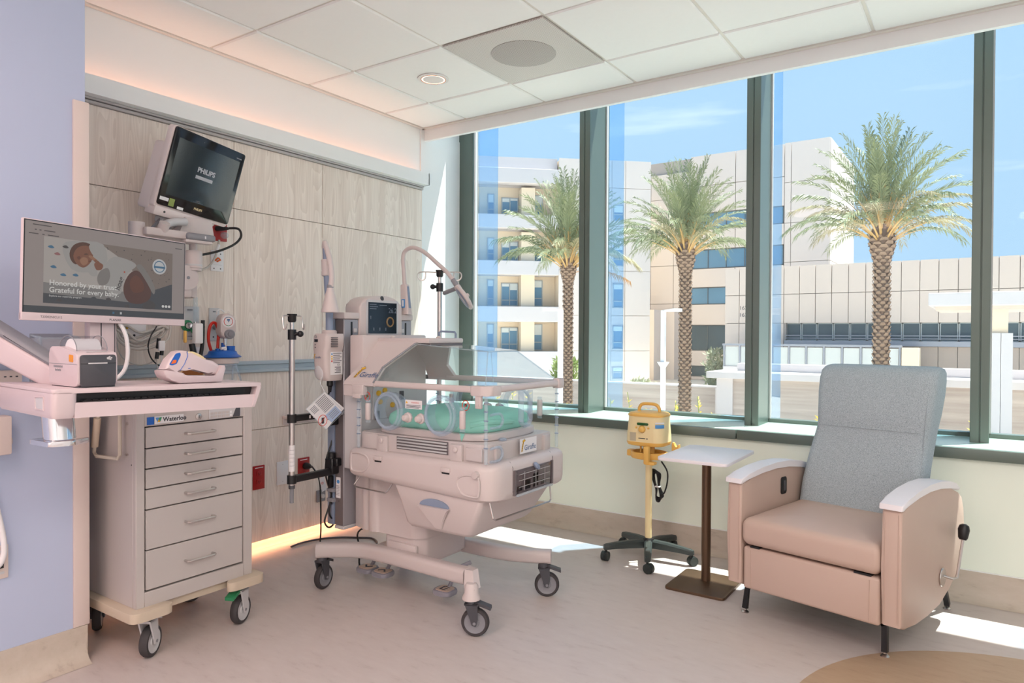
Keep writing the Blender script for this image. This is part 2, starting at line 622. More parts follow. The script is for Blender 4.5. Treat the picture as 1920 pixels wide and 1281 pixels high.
        return s

    def ball(s, c, r, n=16, sc=(1, 1, 1)):
        m = Matrix.Translation(Vector(c)) @ Matrix.Diagonal((sc[0], sc[1], sc[2], 1))
        bmesh.ops.create_uvsphere(s.bm, u_segments=n, v_segments=max(6, n // 2), radius=r, matrix=m)
        return s

    def loft(s, sections, caps=True, closed=True):
        """Rings of equal length, each a list of 3-D points."""
        R_ = [[s.bm.verts.new(p) for p in sec] for sec in sections]
        n = len(R_[0])
        for A, B in zip(R_[:-1], R_[1:]):
            for k in range(n if closed else n - 1):
                k2 = (k + 1) % n
                s.bm.faces.new((A[k], A[k2], B[k2], B[k]))
        if caps and closed:
            s.bm.faces.new(R_[0][::-1])
            s.bm.faces.new(R_[-1])
        return s

    def face(s, pts):
        s.bm.faces.new([s.bm.verts.new(p) for p in pts])
        return s

    def sheet(s, pts, normal, t):
        """Flat polygon (3-D points) given thickness t along normal."""
        nrm = Vector(normal).normalized() * t
        A = [s.bm.verts.new(Vector(p)) for p in pts]
        B = [s.bm.verts.new(Vector(p) + nrm) for p in pts]
        n = len(pts)
        s.bm.faces.new(A[::-1])
        s.bm.faces.new(B)
        for i in range(n):
            s.bm.faces.new((A[i], A[(i + 1) % n], B[(i + 1) % n], B[i]))
        return s

    def xf(s, m):
        for v in s.bm.verts:
            v.co = m @ v.co
        return s


def rrect(x0, x1, y0, y1, r, n=5):
    """Rounded rectangle as a list of 2-D points."""
    out = []
    for cx, cy, a0 in ((x1 - r, y1 - r, 0), (x0 + r, y1 - r, 90), (x0 + r, y0 + r, 180), (x1 - r, y0 + r, 270)):
        for i in range(n + 1):
            a = RAD(a0 + 90 * i / n)
            out.append((cx + r * math.cos(a), cy + r * math.sin(a)))
    return out


def rpoly(pts, rad, n=4):
    """Polygon with rounded corners; rad is one radius or a list."""
    out = []
    m = len(pts)
    for i in range(m):
        p0, p1, p2 = Vector(pts[i - 1]), Vector(pts[i]), Vector(pts[(i + 1) % m])
        r = rad[i] if isinstance(rad, (list, tuple)) else rad
        if r <= 0:
            out.append(tuple(p1))
            continue
        d0, d1 = (p0 - p1), (p2 - p1)
        r = min(r, d0.length * 0.49, d1.length * 0.49)
        a, b = p1 + d0.normalized() * r, p1 + d1.normalized() * r
        for k in range(n + 1):
            t = k / n
            out.append(tuple(a * (1 - t) ** 2 + p1 * 2 * t * (1 - t) + b * t * t))
    return out


def circ(cx, cy, r, n=20, a0=0, a1=360):
    full = abs(a1 - a0) >= 360
    k = n if full else n + 1
    return [(cx + r * math.cos(RAD(a0 + (a1 - a0) * i / n)), cy + r * math.sin(RAD(a0 + (a1 - a0) * i / n))) for i in range(k)]


ORIG = {}      # world matrix of every thing, so that parts can be given in world coordinates


def finish(name, mb, material, smooth=38):
    bm = mb.bm
    bmesh.ops.recalc_face_normals(bm, faces=bm.faces)
    me = bpy.data.meshes.new(name)
    bm.to_mesh(me)
    bm.free()
    if smooth:
        me.polygons.foreach_set('use_smooth', [True] * len(me.polygons))
        me.set_sharp_from_angle(angle=RAD(smooth))
    if material:
        me.materials.append(material)
    return me


def tag(o, label=None, cat=None, group=None, kind=None):
    if label:
        o['label'] = label
    if cat:
        o['category'] = cat
    if group:
        o['group'] = group
    if kind:
        o['kind'] = kind
    return o


def thing(name, label, cat, loc=(0, 0, 0), rz=0.0, group=None, kind=None, rot=None):
    o = bpy.data.objects.new(name, None)
    o.empty_display_size = 0.05
    col.objects.link(o)
    m = Matrix.Translation(Vector(loc)) @ (rot.to_4x4() if rot is not None else Matrix.Rotation(rz, 4, 'Z'))
    o.matrix_world = m
    ORIG[o.name] = m
    tag(o, label, cat, group, kind)
    return o


def part(name, mb, material, parent, world=True, smooth=38, label=None, kind=None):
    """One mesh part; mb in world coordinates (world=True) or in the thing's own."""
    m = ORIG[parent.name]
    if world:
        mb.xf(m.inverted())
    o = bpy.data.objects.new(name, finish(name, mb, material, smooth))
    col.objects.link(o)
    o.parent = parent
    ORIG[o.name] = m
    if label:
        o['label'] = label
    if kind:
        o['kind'] = kind
    return o


def solo(name, mb, material, label=None, cat=None, loc=None, group=None, kind=None, smooth=38):
    """A thing that is one mesh, given in world coordinates."""
    if loc is None:
        xs = [v.co for v in mb.bm.verts]
        loc = (sum(v.x for v in xs) / len(xs), sum(v.y for v in xs) / len(xs), min(v.z for v in xs))
    m = Matrix.Translation(Vector(loc))
    mb.xf(m.inverted())
    o = bpy.data.objects.new(name, finish(name, mb, material, smooth))
    col.objects.link(o)
    o.matrix_world = m
    ORIG[o.name] = m
    return tag(o, label, cat, group, kind)


def piece(name, me, parent, loc, rot=None, label=None):
    """A piece that shares its mesh with its like; loc in the thing's own coordinates."""
    o = bpy.data.objects.new(name, me)
    col.objects.link(o)
    o.parent = parent
    o.location = loc
    if rot is not None:
        o.rotation_euler = rot
    ORIG[o.name] = ORIG[parent.name] @ o.matrix_basis
    return o


def copy_tree(o, loc=None, rz=None, label=None):
    def rec(src, par):
        c = src.copy()
        col.objects.link(c)
        c.parent = par
        for ch in list(src.children):
            rec(ch, c)
        return c
    c = rec(o, None)
    if loc is not None:
        c.location = loc
    if rz is not None:
        c.rotation_euler = (0, 0, rz)
    if label:
        c['label'] = label
    return c


AX = {'+x': Matrix(((0, 0, 1), (1, 0, 0), (0, 1, 0))), '-y': Matrix(((1, 0, 0), (0, 0, -1), (0, 1, 0))), '-z': Matrix(((1, 0, 0), (0, -1, 0), (0, 0, -1))),
      '+z': Matrix(((1, 0, 0), (0, 1, 0), (0, 0, 1))), '+y': Matrix(((-1, 0, 0), (0, 0, 1), (0, 1, 0)))}


def text(name, s, size, material, parent, loc, face='+x', world=True, align='LEFT', roll=0.0, bold=0.0, mtx=None, shear=0.0):
    """Flat lettering lying on a face that looks along `face`."""
    cu = bpy.data.curves.new(name, 'FONT')
    cu.body = s
    cu.size = size
    cu.align_x = align
    cu.offset = bold
    cu.shear = shear
    cu.resolution_u = 3
    cu.materials.append(material)
    tmp = bpy.data.objects.new('tmp_text', cu)
    col.objects.link(tmp)
    dg = bpy.context.evaluated_depsgraph_get()
    me = bpy.data.meshes.new_from_object(tmp.evaluated_get(dg))
    bpy.data.objects.remove(tmp)
    bpy.data.curves.remove(cu)
    me.name = name
    if not me.materials:
        me.materials.append(material)
    o = bpy.data.objects.new(name, me)
    col.objects.link(o)
    o.parent = parent
    rm = (mtx if mtx is not None else AX[face]).to_4x4() @ Matrix.Rotation(roll, 4, 'Z')
    m = Matrix.Translation(Vector(loc)) @ rm
    if world and parent is not None:
        m = ORIG[parent.name].inverted() @ m
    o.matrix_basis = m
    ORIG[o.name] = ORIG[parent.name]
    return o


# ================================================================== THE ROOM
M['fjoint'] = mat('panel_joint_backing', (128, 112, 102), 0.8, var=0.02)
def struct(name, mb, material, loc=None, smooth=38):
    return solo(name, mb, material, loc=loc, kind='structure', smooth=smooth)


floor = struct('floor', MB().box(-3.45, 2.4, -2.8, 3.72, -0.06, 0.0), M['floor'], loc=(0, 0, 0))
part('floor_inlay', MB().prism(circ(0.26, 2.362, 0.775, 96), 'z', -0.002, 0.0012), M['tan'], floor, label='round tan inlay in the floor')

# --- ceiling: grid plane, lay-in tiles each of its own
ceiling = struct('ceiling', MB().box(-3.26, 2.4, -2.8, 3.69, 2.606, 2.66), M['grid'], loc=(0, 0, 2.6))
gx = [-3.235, -2.862] + [-2.252 + 0.602 * i for i in range(0, 8)]
gy = [-2.8, -2.25, -1.635, -1.02, -0.405, 0.21, 0.825, 1.44, 2.06, 2.675, 3.293, 3.672]
tile_cache = {}
for i in range(len(gx) - 1):
    for j in range(len(gy) - 1):
        x0, x1, y0, y1 = gx[i], gx[i + 1], gy[j], gy[j + 1]
        cx, cy = (x0 + x1) / 2, (y0 + y1) / 2
        if abs(cx + 1.95) < 0.2 and abs(cy - 2.98) < 0.2:
            diffuser_cell = (x0, x1, y0, y1)
            continue
        g = 0.0075
        key = (round(x1 - x0, 3), round(y1 - y0, 3))
        if key not in tile_cache:
            hx, hy = (x1 - x0) / 2 - g, (y1 - y0) / 2 - g
            b = MB()
            s0 = [(-hx, -hy), (hx, -hy), (hx, hy), (-hx, hy)]
            k = 0.006
            s1 = [(-hx + k, -hy + k), (hx - k, -hy + k), (hx - k, hy - k), (-hx + k, hy - k)]
            b.loft([[(p[0], p[1], 0.012) for p in s0], [(p[0], p[1], 0.003) for p in s0], [(p[0], p[1], -0.003) for p in s1]])
            tile_cache[key] = finish('ceiling_tile', b, M['ceil'], 0)
        piece('ceiling_tile', tile_cache[key], ceiling, (cx, cy, -0.001 + 0.0004 * ((i * 7 + j * 3) % 4)))
part('wall_angle', MB().box(-3.26, -3.236, -2.8, 3.69, 2.594, 2.606), M['grid'], ceiling)
part('wall_angle', MB().box(-3.26, 2.4, 3.674, 3.71, 2.594, 2.606), M['grid'], ceiling)

# --- headwall with the wood panels
wall_left = struct('wall_left', MB().box(-3.45, -3.285, 1.0, 4.22, 0, 2.2).box(-3.45, -3.262, 1.0, 4.22, 2.19, 3.2), M['wallwhite'], loc=(-3.3, 2.5, 0))
part('return_panel', MB().box(-3.30, -3.255, 3.668, 4.22, 0.0, 2.6), M['wallwhite'], wall_left)
joints_y = [1.03, 2.195, 2.78, 3.660]
joints_z = [0.045, 0.651, 1.817, 2.165]
gap = 0.0014
for jz in range(3):
    for jy in range(3):
        y0, y1, z0, z1 = joints_y[jy] + gap, joints_y[jy + 1] - gap, joints_z[jz] + gap, joints_z[jz + 1] - gap
        b = MB().box(-0.008, 0.008, -(y1 - y0) / 2, (y1 - y0) / 2, -(z1 - z0) / 2, (z1 - z0) / 2, 0.0015, 1)
        piece('wood_panel', finish('wood_panel', b, M['wood'], 0), wall_left, (-3.242 + 3.3, (y0 + y1) / 2 - 2.5, (z0 + z1) / 2))
part('panel_backing', MB().box(-3.262, -3.2515, 1.03, 3.655, 0.075, 2.16), M['fjoint'], wall_left)
part('light_ledge', MB().prism([(-3.262, 2.192), (-3.168, 2.192), (-3.168, 2.273), (-3.178, 2.273), (-3.178, 2.207), (-3.262, 2.207)], 'y', 1.03, 3.66).box(-3.262, -3.168, 3.652, 3.662, 2.192, 2.273), M['wallwhite'], wall_left)
part('equipment_track', MB().box(-3.25, -3.218, 1.03, 3.655, 2.165, 2.178, 0.002, 1).box(-3.25, -3.212, 1.03, 3.655, 2.181, 2.192, 0.002, 1), M['track'], wall_left)
rp = [(-3.236, 0.958), (-3.222, 0.958), (-3.214, 0.964), (-3.214, 0.976), (-3.226, 0.981), (-3.226, 1.000), (-3.214, 1.005), (-3.214, 1.016), (-3.222, 1.022), (-3.236, 1.022)]
part('wall_rail', MB().prism(rp, 'y', 1.03, 3.655), M['rail'], wall_left, label='pale blue-grey rail across the wood panels')


def cove_base(b, x0, y0, x1, y1, nx, ny, h, lip=0.006, r=0.05):
    """Coved vinyl base along the floor line from (x0,y0) to (x1,y1); (nx,ny) points into the room."""
    prof = [(0.0, h), (lip, h), (lip, h * 0.55)]
    for k in range(1, 6):
        a = RAD(18 * k)
        prof.append((lip + r * (1 - math.cos(a)), h * 0.55 * (1 - math.sin(a)) + 0.0008))
    prof.append((0.0, 0.0008))
    A = [(x0 + nx * p[0], y0 + ny * p[0], p[1]) for p in prof]
    B = [(x1 + nx * p[0], y1 + ny * p[0], p[1]) for p in prof]
    b.loft([A, B])
    return b


struct('baseboard_left', cove_base(MB(), -3.285, 1.03, -3.285, 4.2, 1, 0, 0.11), M['base'])

# --- the pale blue wall beside the niche
wall_near = struct('wall_left_near', MB().box(-3.5, -2.65, -2.8, 1.205, 0, 2.62), M['wallblue'], loc=(-2.65, 0, 0))
part('corner_guard', MB().box(-2.652, -2.641, 1.163, 1.216, 0.128, 1.985, 0.003, 2).box(-2.70, -2.65, 1.203, 1.214, 0.128, 1.985), M['guard'], wall_near, label='white vertical corner guard')
bb = cove_base(MB(), -2.65, -2.8, -2.65, 1.205, 1, 0, 0.127)
bb.box(-3.2, -2.644, 1.203, 1.211, 0.0, 0.127, 0.002)
struct('baseboard_left_near', bb, M['base'])

# --- window wall
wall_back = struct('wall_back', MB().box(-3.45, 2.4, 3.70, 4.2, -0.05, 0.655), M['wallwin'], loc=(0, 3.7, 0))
struct('baseboard_back', cove_base(MB(), 2.4, 3.70, -3.29, 3.70, 0, -1, 0.133), M['base'])
struct('trim_1', MB().box(-3.26, 2.4, 3.692, 3.7, 0.133, 0.136), M['wallwhite'])
struct('trim_2', MB().box(-3.262, 2.4, 3.705, 3.735, 2.52, 3.10), M['wallwhite'])
struct('roof', MB().box(-3.45, 2.4, 3.70, 4.125, 3.08, 3.25).box(-3.45, 2.4, -2.8, 3.72, 2.75, 2.95), M['wallwhite'])
struct('wall_right', MB().box(2.4, 2.55, -2.8, 4.2, 0, 3.1), M['wallwhite'])
struct('wall_front', MB().box(-3.5, 2.55, -2.95, -2.8, 0, 2.9), M['wallwhite'])

# --- windows: each bay carries its pane, the mullion on its right and the blue glass fin outside it
mull = [-2.087, -1.050, -0.016, 1.02]
edges = [-3.165] + mull + [2.06]
for k in range(5):
    x0 = edges[k] + (0.045 if k == 0 else 0.037)
    x1 = edges[k + 1] - 0.037
    w_ = thing('window_%d' % (k + 1), None, None, ((x0 + x1) / 2, 4.13, 0.678), kind='structure')
    part('pane', MB().box(x0 - 0.03, x1 + 0.03, 4.128, 4.136, 0.69, 3.08), M['glass'], w_, kind='structure', smooth=0)
    part('bottom_frame', MB().box(x0, x1, 4.10, 4.16, 0.66, 0.70, 0.003, 1), M['frame'], w_)
    m = edges[k + 1]
    if k < 4:
        b = MB()
        b.box(m - 0.0375, m - 0.002, 3.885, 4.125, 0.676, 3.09, 0.002, 1)
        b.box(m + 0.002, m + 0.0375, 3.885, 4.125, 0.676, 3.09, 0.002, 1)
        b.box(m - 0.03, m + 0.03, 3.892, 4.17, 0.676, 3.09)
        part('mullion', b, M['frame'], w_)
        part('gasket', MB().box(m + 0.0375, m + 0.046, 4.105, 4.127, 0.69, 3.08), M['greywhite'], w_)
        part('glass_fin', MB().box(m + 0.022, m + 0.034, 4.165, 4.39, 0.5, 3.6), M['fin'], w_, smooth=0, label='blue tinted glass fin outside the window')
    if k == 0:
        part('jamb', MB().box(-3.262, -3.135, 4.10, 4.17, 0.676, 3.09, 0.002, 1), M['frame'], w_)
        part('gasket', MB().box(-3.120, -3.108, 4.10, 4.127, 0.69, 3.08), M['greywhite'], w_)
        part('glass_fin', MB().box(-3.128, -3.116, 4.165, 4.40, 0.5, 3.6), M['fin'], w_, smooth=0, label='blue tinted glass fin outside the window')
sill = struct('trim_3', MB().box(-3.262, 2.4, 3.70, 4.16, 0.655, 0.677), M['sill'])
for (x0, x1) in ((-3.255, -1.071), (-1.067, 0.995), (0.999, 2.4)):
    b = MB().box(x0, x1, 3.668, 3.70, 0.628, 0.678, 0.004, 2)
    part('sill_nosing', b, M['frame'], sill)
    part('sill_plate', MB().box(x0, x1, 3.69, 4.10, 0.672, 0.6795, 0.001, 1), M['sill'], sill)

# --- perforated air diffuser and recessed downlight
x0, x1, y0, y1 = diffuser_cell
t = thing('ceiling_diffuser', 'square perforated ceiling air diffuser with a round grille in the middle', 'air vent', ((x0 + x1) / 2, (y0 + y1) / 2, 2.594))
M['perf'] = dots_mat('perforated_white_sheet', (220, 214, 210), (168, 160, 156), 0.0085, 0.28)
M['perf2'] = dots_mat('perforated_round_grille', (196, 188, 184), (120, 112, 110), 0.0085, 0.33)
part('face_plate', MB().box(x0 + 0.008, x1 - 0.008, y0 + 0.008, y1 - 0.008, 2.594, 2.604, 0.002, 1), M['perf'], t)
part('round_grille', MB().lathe([(0.165, 2.595), (0.165, 2.5925), (0.158, 2.592), (0.0, 2.592)], ((x0 + x1) / 2 + 0.0, (y0 + y1) / 2 - 0.01, 0), n=48), M['perf2'], t)
t = thing('downlight', 'round recessed ceiling downlight with a copper-rimmed glowing ring', 'ceiling light', (-2.562, 2.988, 2.594))
M['glowring'] = mat('downlight_glow', (255, 236, 214), 0.4, var=0, emit=(255, 226, 196), estr=2.2)
M['copper'] = mat('copper_rim', (220, 140, 100), 0.3, 0.8, var=0.02)
c0 = (-2.562, 2.988, 0)
part('trim_ring', MB().lathe([(0.086, 2.5955), (0.086, 2.5915), (0.070, 2.590), (0.070, 2.5955)], c0, n=40), M['white2'], t)
part('copper_ring', MB().lathe([(0.070, 2.5955), (0.070, 2.5893), (0.0655, 2.5893), (0.0655, 2.5955)], c0, n=40), M['copper'], t)
part('glow_ring', MB().lathe([(0.0655, 2.5945), (0.0655, 2.5905), (0.058, 2.5905), (0.058, 2.5945)], c0, n=40), M['glowring'], t)
part('lamp_disc', MB().lathe([(0.058, 2.5945), (0.058, 2.5895), (0.05, 2.589), (0, 2.589)], c0, n=40), M['white2'], t)


# ================================================================== OUTSIDE
M['fwhite'] = mat('white_render', (216, 207, 207), 0.9, var=0.02, scale=0.6)
M['fcream'] = mat('cream_render', (238, 216, 190), 0.9, var=0.02, scale=0.6)
M['fwarm'] = mat('warm_white_cladding', (232, 217, 209), 0.85, var=0.02, scale=0.5)
M['fbeige'] = mat('beige_cladding', (216, 197, 186), 0.8, var=0.025, scale=0.6)
M['fdark'] = mat('facade_joint_shadow_gap', (184, 172, 166), 0.9, var=0.02)
M['wframe'] = mat('window_frame_grey', (176, 182, 186), 0.5, var=0.02)
M['dframe'] = mat('dark_window_frame', (96, 102, 108), 0.5, var=0.02)
M['wpane'] = mat('building_window_glass', (104, 146, 176), 0.3, var=0.14, scale=0.7, spec=0.35)  # blue of the reflected sky put into the base colour
M['wpane2'] = mat('building_window_glass_dark', (74, 92, 104), 0.25, var=0.2, scale=0.6, spec=0.4)
M['blind'] = mat('roller_blind', (226, 230, 230), 0.8, var=0.02)
M['railgrey'] = mat('painted_grey_rail', (156, 156, 166), 0.5, var=0.02)
M['railglass'] = mat('frosted_balustrade_glass', (206, 206, 204), 0.25, var=0.03)
M['board'] = streak_mat('board_marked_concrete', (206, 190, 180), (176, 158, 150), (0.25, 1, 7))
M['ground'] = mat('pale_concrete_paving', (232, 224, 214), 0.9, var=0.05, scale=0.8)
M['soil'] = mat('pale_bounce_gravel', (214, 206, 194), 0.95, var=0.12, scale=8)  # made-up pale planter surface, added to bounce sunlight up to the ceiling
M['trunk'] = mat('palm_bark', (126, 100, 86), 0.95, var=0.25, scale=9)
M['boot'] = mat('palm_leaf_boot', (156, 128, 108), 0.9, var=0.25, scale=7)
M['frond'] = mat('palm_leaflet', (138, 144, 106), 0.55, var=0.35, scale=1.6)
M['frondstraw'] = mat('straw_palm_leaflet', (172, 160, 124), 0.6, var=0.35, scale=1.6)
M['dead'] = mat('dry_palm_leaflet', (206, 150, 90), 0.8, var=0.2, scale=2)
M['rachis'] = mat('palm_leaf_stalk', (206, 164, 104), 0.7, var=0.2, scale=3)
M['leafgreen'] = mat('shrub_leaf', (140, 156, 84), 0.7, var=0.3, scale=3)
M['leafpale'] = mat('pale_shrub_leaf', (176, 178, 150), 0.7, var=0.25, scale=3)
M['grassm'] = mat('planter_grass_blade', (150, 170, 100), 0.7, var=0.3, scale=5)
M['petal'] = mat('yellow_flower', (248, 206, 84), 0.7, var=0.15, scale=8)
M['stem'] = mat('green_flower_stem', (150, 160, 90), 0.7, var=0.2, scale=8)

struct('ground', MB().box(-70, 60, 8.2, 90, -2.9, -2.6).box(-70, 60, 4.3, 8.2, -2.9, -1.2), M['ground'], loc=(0, 30, -2.6))
struct('terrain', MB().box(-6.5, 4.5, 5.2, 7.8, -1.3, 0.10, 0.02), M['soil'])


def window_part(par, x0, x1, z0, z1, y, n=1, blind=0.0, sash=None, frame='wframe', pane='wpane', fw=0.07, m0=None):
    """A facade window: frame as a part, its panes (and blind) as sub-parts, in the building's own coordinates."""
    b = MB()
    b.box(x0, x0 + fw, y - 0.06, y + 0.06, z0, z1).box(x1 - fw, x1, y - 0.06, y + 0.06, z0, z1)
    b.box(x0, x1, y - 0.06, y + 0.06, z0, z0 + fw).box(x0, x1, y - 0.06, y + 0.06, z1 - fw, z1)
    for k in range(1, n):
        xx = x0 + (x1 - x0) * k / n
        b.box(xx - fw * 0.45, xx + fw * 0.45, y - 0.06, y + 0.06, z0, z1)
    if sash:
        b.box(x0, x1, y - 0.06, y + 0.06, z0 + sash - fw * 0.5, z0 + sash + fw * 0.5)
    f = part('window', b, M[frame], par, world=False, smooth=0)
    for k in range(n):
        a0, a1 = x0 + (x1 - x0) * k / n, x0 + (x1 - x0) * (k + 1) / n
        part('pane', MB().box(a0 + 0.01, a1 - 0.01, y, y + 0.02, z0 + 0.01, z1 - 0.01), M[pane], f, world=False, smooth=0)
        if blind > 0:
            hb = (z1 - z0) * blind * (1 - 0.25 * ((k * 7 + int(abs(z0) * 3)) % 3))
            part('blind', MB().box(a0 + fw * 0.6, a1 - fw * 0.6, y - 0.02, y + 0.005, z1 - hb, z1 - 0.02), M['blind'], f, world=False, smooth=0)
    return f


def panels(par, xs, zs, y, material, t=0.08, g=0.03, name='facade_panel', skip=()):
    for i in range(len(xs) - 1):
        for j in range(len(zs) - 1):
            if (i, j) in skip:
                continue
            part(name, MB().box(xs[i] + g / 2, xs[i + 1] - g / 2, y - t, y, zs[j] + g / 2, zs[j + 1] - g / 2), material, par, world=False, smooth=0)


# --- white wing with recessed balconies
b1 = thing('hospital_wing', 'white building with cream recessed balconies, seen through the leftmost window bays', 'building', (-20.57, 48.87, -2.6), RAD(43.0))
B1 = 2.6      # heights below are above the room's floor; the wing stands 2.6 m lower
def zz(*a):
    return [v + B1 for v in a]
bk = MB()
bk.box(-26, -7.0, 1.75, 12, 0, 14.1 + B1).box(-7.0, -0.17, 0.12, 12, 0, 13.98 + B1)
part('wall', bk, M['fcream'], b1, world=False, smooth=0, label='cream wall at the back of the balconies')
panels(b1, [-7.08, -4.4, -3.1, -2.05, -0.09], zz(-2.6, 0.0, 2.6, 5.9, 9.2, 12.0, 14.05), 0.12, M['fwarm'], t=0.12)
fl = [(-2.6, -0.05), (2.1, 3.2), (5.5, 6.5), (8.85, 9.82), (12.1, 13.15)]
for (a, c) in fl:
    part('balcony_band', MB().box(-26, -7.08, -0.1, 1.0, a + B1, c + B1, 0.02, 1), M['fwhite'], b1, world=False, smooth=0)
    part('balcony_slab', MB().box(-26, -7.08, 0.9, 1.8, a + B1, a + 0.35 + B1), M['fwhite'], b1, world=False, smooth=0)
part('parapet', MB().box(-26, -7.08, 0.6, 1.9, 13.1 + B1, 14.1 + B1), M['fwhite'], b1, world=False, smooth=0)
for (a, c) in ((0.0, 1.95), (3.28, 5.25), (6.6, 8.35), (9.9, 11.6)):
    for sx0 in (0.0, -6.2):
        part('cream_pier', MB().box(-9.75 + sx0, -8.75 + sx0, 0.55, 1.75, a + B1 - 0.1, c + 0.3 + B1), M['fcream'], b1, world=False, smooth=0)
        window_part(b1, -12.12 + sx0, -11.6 + sx0, a + B1, c + B1, 1.72, 1, 0.5, sash=0.55)
        window_part(b1, -11.07 + sx0, -9.80 + sx0, a + B1, c - 0.25 + B1, 1.70, 2, 0.3, sash=0.45)
        window_part(b1, -8.6 + sx0, -7.92 + sx0, a + B1, c + B1, 1.72, 1, 0.55, sash=0.6)
for (a, c) in ((-2.1, -1.2), (0.12, 1.85), (3.16, 4.95), (6.25, 7.8), (9.55, 10.75)):
    window_part(b1, -3.0, -2.2, a + B1, c + B1, -0.03, 1, 0.45, sash=0.5)

# --- tall block with ribbon windows
b2 = thing('hospital_tower', 'tall warm white block with long ribbon windows, behind the middle palm', 'building', (0, 58, -2.6))
part('wall', MB().box(-26, -10.0, 0.24, 11.6, 0, 16.3 + B1), M['fdark'], b2, world=False, smooth=0)
panels(b2, [-26, -24.5, -22.4, -20.9], zz(-2.6, 0.6, 3.9, 7.2, 10.5, 13.0, 15.2), 0.1, M['fwarm'], t=0.12, g=0.04)
panels(b2, [-20.9, -17.1, -13.25], zz(-2.6, -2.3, -1.42, -0.1, 2.04, 3.8, 5.23, 6.82, 8.42, 10.1, 11.5, 13.8, 16.4), 0.1, M['fwarm'], t=0.12, g=0.05, skip=[(i, j) for i in (0, 1) for j in (1, 3, 5, 7, 9)])
panels(b2, [-13.25, -12.75, -9.92], zz(-2.6, 0.6, 3.8, 7.0, 10.1, 13.3, 16.45), 0.1, M['fwarm'], t=0.12, g=0.04)
for j in range(6):
    za, zb = zz(-2.6, 0.6, 3.8, 7.0, 10.1, 13.3, 16.45)[j:j + 2]
    part('facade_panel', MB().box(-10.0, -9.88, 0.12, 11.6, za + 0.03, zb - 0.03), M['fwarm'], b2, world=False, smooth=0)
part('stair_block', MB().box(-24.4, -22.9, -3.0, 0.2, 0, 3.3 + B1).box(-22.9, -21.9, -1.0, 0.2, 0, 3.3 + B1), M['fwarm'], b2, world=False, smooth=0)
for (a, c) in ((-2.3, -1.42), (-0.1, 2.04), (3.8, 5.23), (6.82, 8.42), (10.1, 11.5)):
    window_part(b2, -20.9, -13.3, a + B1, c + B1, 0.12, 5, 0.0, frame='dframe', pane='wpane' if a > 3 else 'wpane2', fw=0.06)

# --- low beige panelled block with the street number
b3 = thing('clinic_block', 'long low beige panelled block with a dark window strip, behind the right-hand palm', 'building', (0, 45, -2.6))
part('wall', MB().box(-13.8, 9, 0.12, 9, 0, 0.9 + B1).box(-13.8, -10.15, 0.12, 9, 0.9 + B1, 5.38 + B1).box(-10.2, 9, 0.12, 9, 1.95 + B1, 5.38 + B1).box(-10.2, 9, 1.2, 9, 0.8 + B1, 2.0 + B1), M['fdark'], b3, world=False, smooth=0)
xs = [-13.88 + 0.905 * i for i in range(26)]
panels(b3, xs[:5], zz(-2.6, 0.1, 1.95, 3.73, 5.46), 0.12, M['fbeige'], t=0.14, g=0.035)
panels(b3, xs[4:], zz(1.95, 3.73, 5.46), 0.12, M['fbeige'], t=0.14, g=0.035)
M['fbrown'] = mat('brown_grey_cladding', (176, 158, 148), 0.8, var=0.03, scale=0.6)
panels(b3, xs[4:], zz(-2.6, 0.62), 0.12, M['fbrown'], t=0.1, g=0.035)
part('sill_band', MB().box(-10.2, 9, -0.15, 0.3, 0.62 + B1, 0.9 + B1), M['railgrey'], b3, world=False, smooth=0)
for i in range(4, 25):
    window_part(b3, xs[i] + 0.05, xs[i + 1] + 0.02, 0.9 + B1, 1.95 + B1, 0.5, 1, 0.0, frame='wframe', pane='wpane2', fw=0.05)
part('guard_rail', MB().box(-10.2, 9, 0.02, 0.08, 1.18 + B1, 1.23 + B1).box(-10.2, 9, 0.02, 0.08, 1.02 + B1, 1.06 + B1), M['railgrey'], b3, world=False, smooth=0)
for k, zt in enumerate((2.96, 2.52)):
    text('street_number', '162', 0.36, M['ink'], b3, (-12.98, -0.025, zt + B1 - 0.15), '-y', world=False)
# --- terrace balustrade in front of the low block
t = thing('terrace_balustrade', 'grey railed terrace balustrade with pale panels below the low beige block', 'balustrade', (-8.9, 43.2, -2.6))
part('terrace_wall', MB().box(-13.4, -3.9, 43.1, 44.5, -2.6, -0.72), M['fwhite'], t, smooth=0)
part('top_rail', MB().box(-13.45, -3.7, 43.1, 43.3, 0.56, 0.68), M['railgrey'], t, smooth=0)
for i in range(11):
    xx = -13.35 + i * 0.955
    part('post', MB().box(xx - 0.045, xx + 0.045, 43.12, 43.28, -0.72, 0.58), M['railgrey'], t, smooth=0)
    if i < 10:
        part('infill_panel', MB().box(xx + 0.07, xx + 0.885, 43.18, 43.22, -0.68, 0.5), M['railglass'], t, smooth=0)
part('end_pier', MB().box(-3.7, -2.9, 43.0, 44.4, -2.6, 0.55), M['fcream'], t, smooth=0)

# --- entrance canopy on its clad pier
t = thing('entrance_canopy', 'white entrance canopy on a panel-clad pier, beyond the rightmost window bay', 'canopy', (0.36, 22.2, -2.6))
part('canopy_slab', MB().box(-1.25, 6, 21.6, 24.5, 1.98, 2.33, 0.02, 1), M['fwhite'], t, smooth=0)
part('canopy_soffit', MB().box(-1.1, 6, 21.9, 24.5, 1.88, 1.98), M['fbeige'], t, smooth=0)
part('upper_column', MB().box(0.14, 0.50, 22.0, 22.5, 1.27, 1.90), M['fcream'], t, smooth=0)
for (xa, xb) in ((0.10, 0.345), (0.355, 0.60)):
    for (za, zb) in ((-2.6, -1.65), (-1.63, 1.27)):
        part('clad_panel', MB().box(xa, xb, 21.9, 22.6, za, zb), M['fwhite'], t, smooth=0)

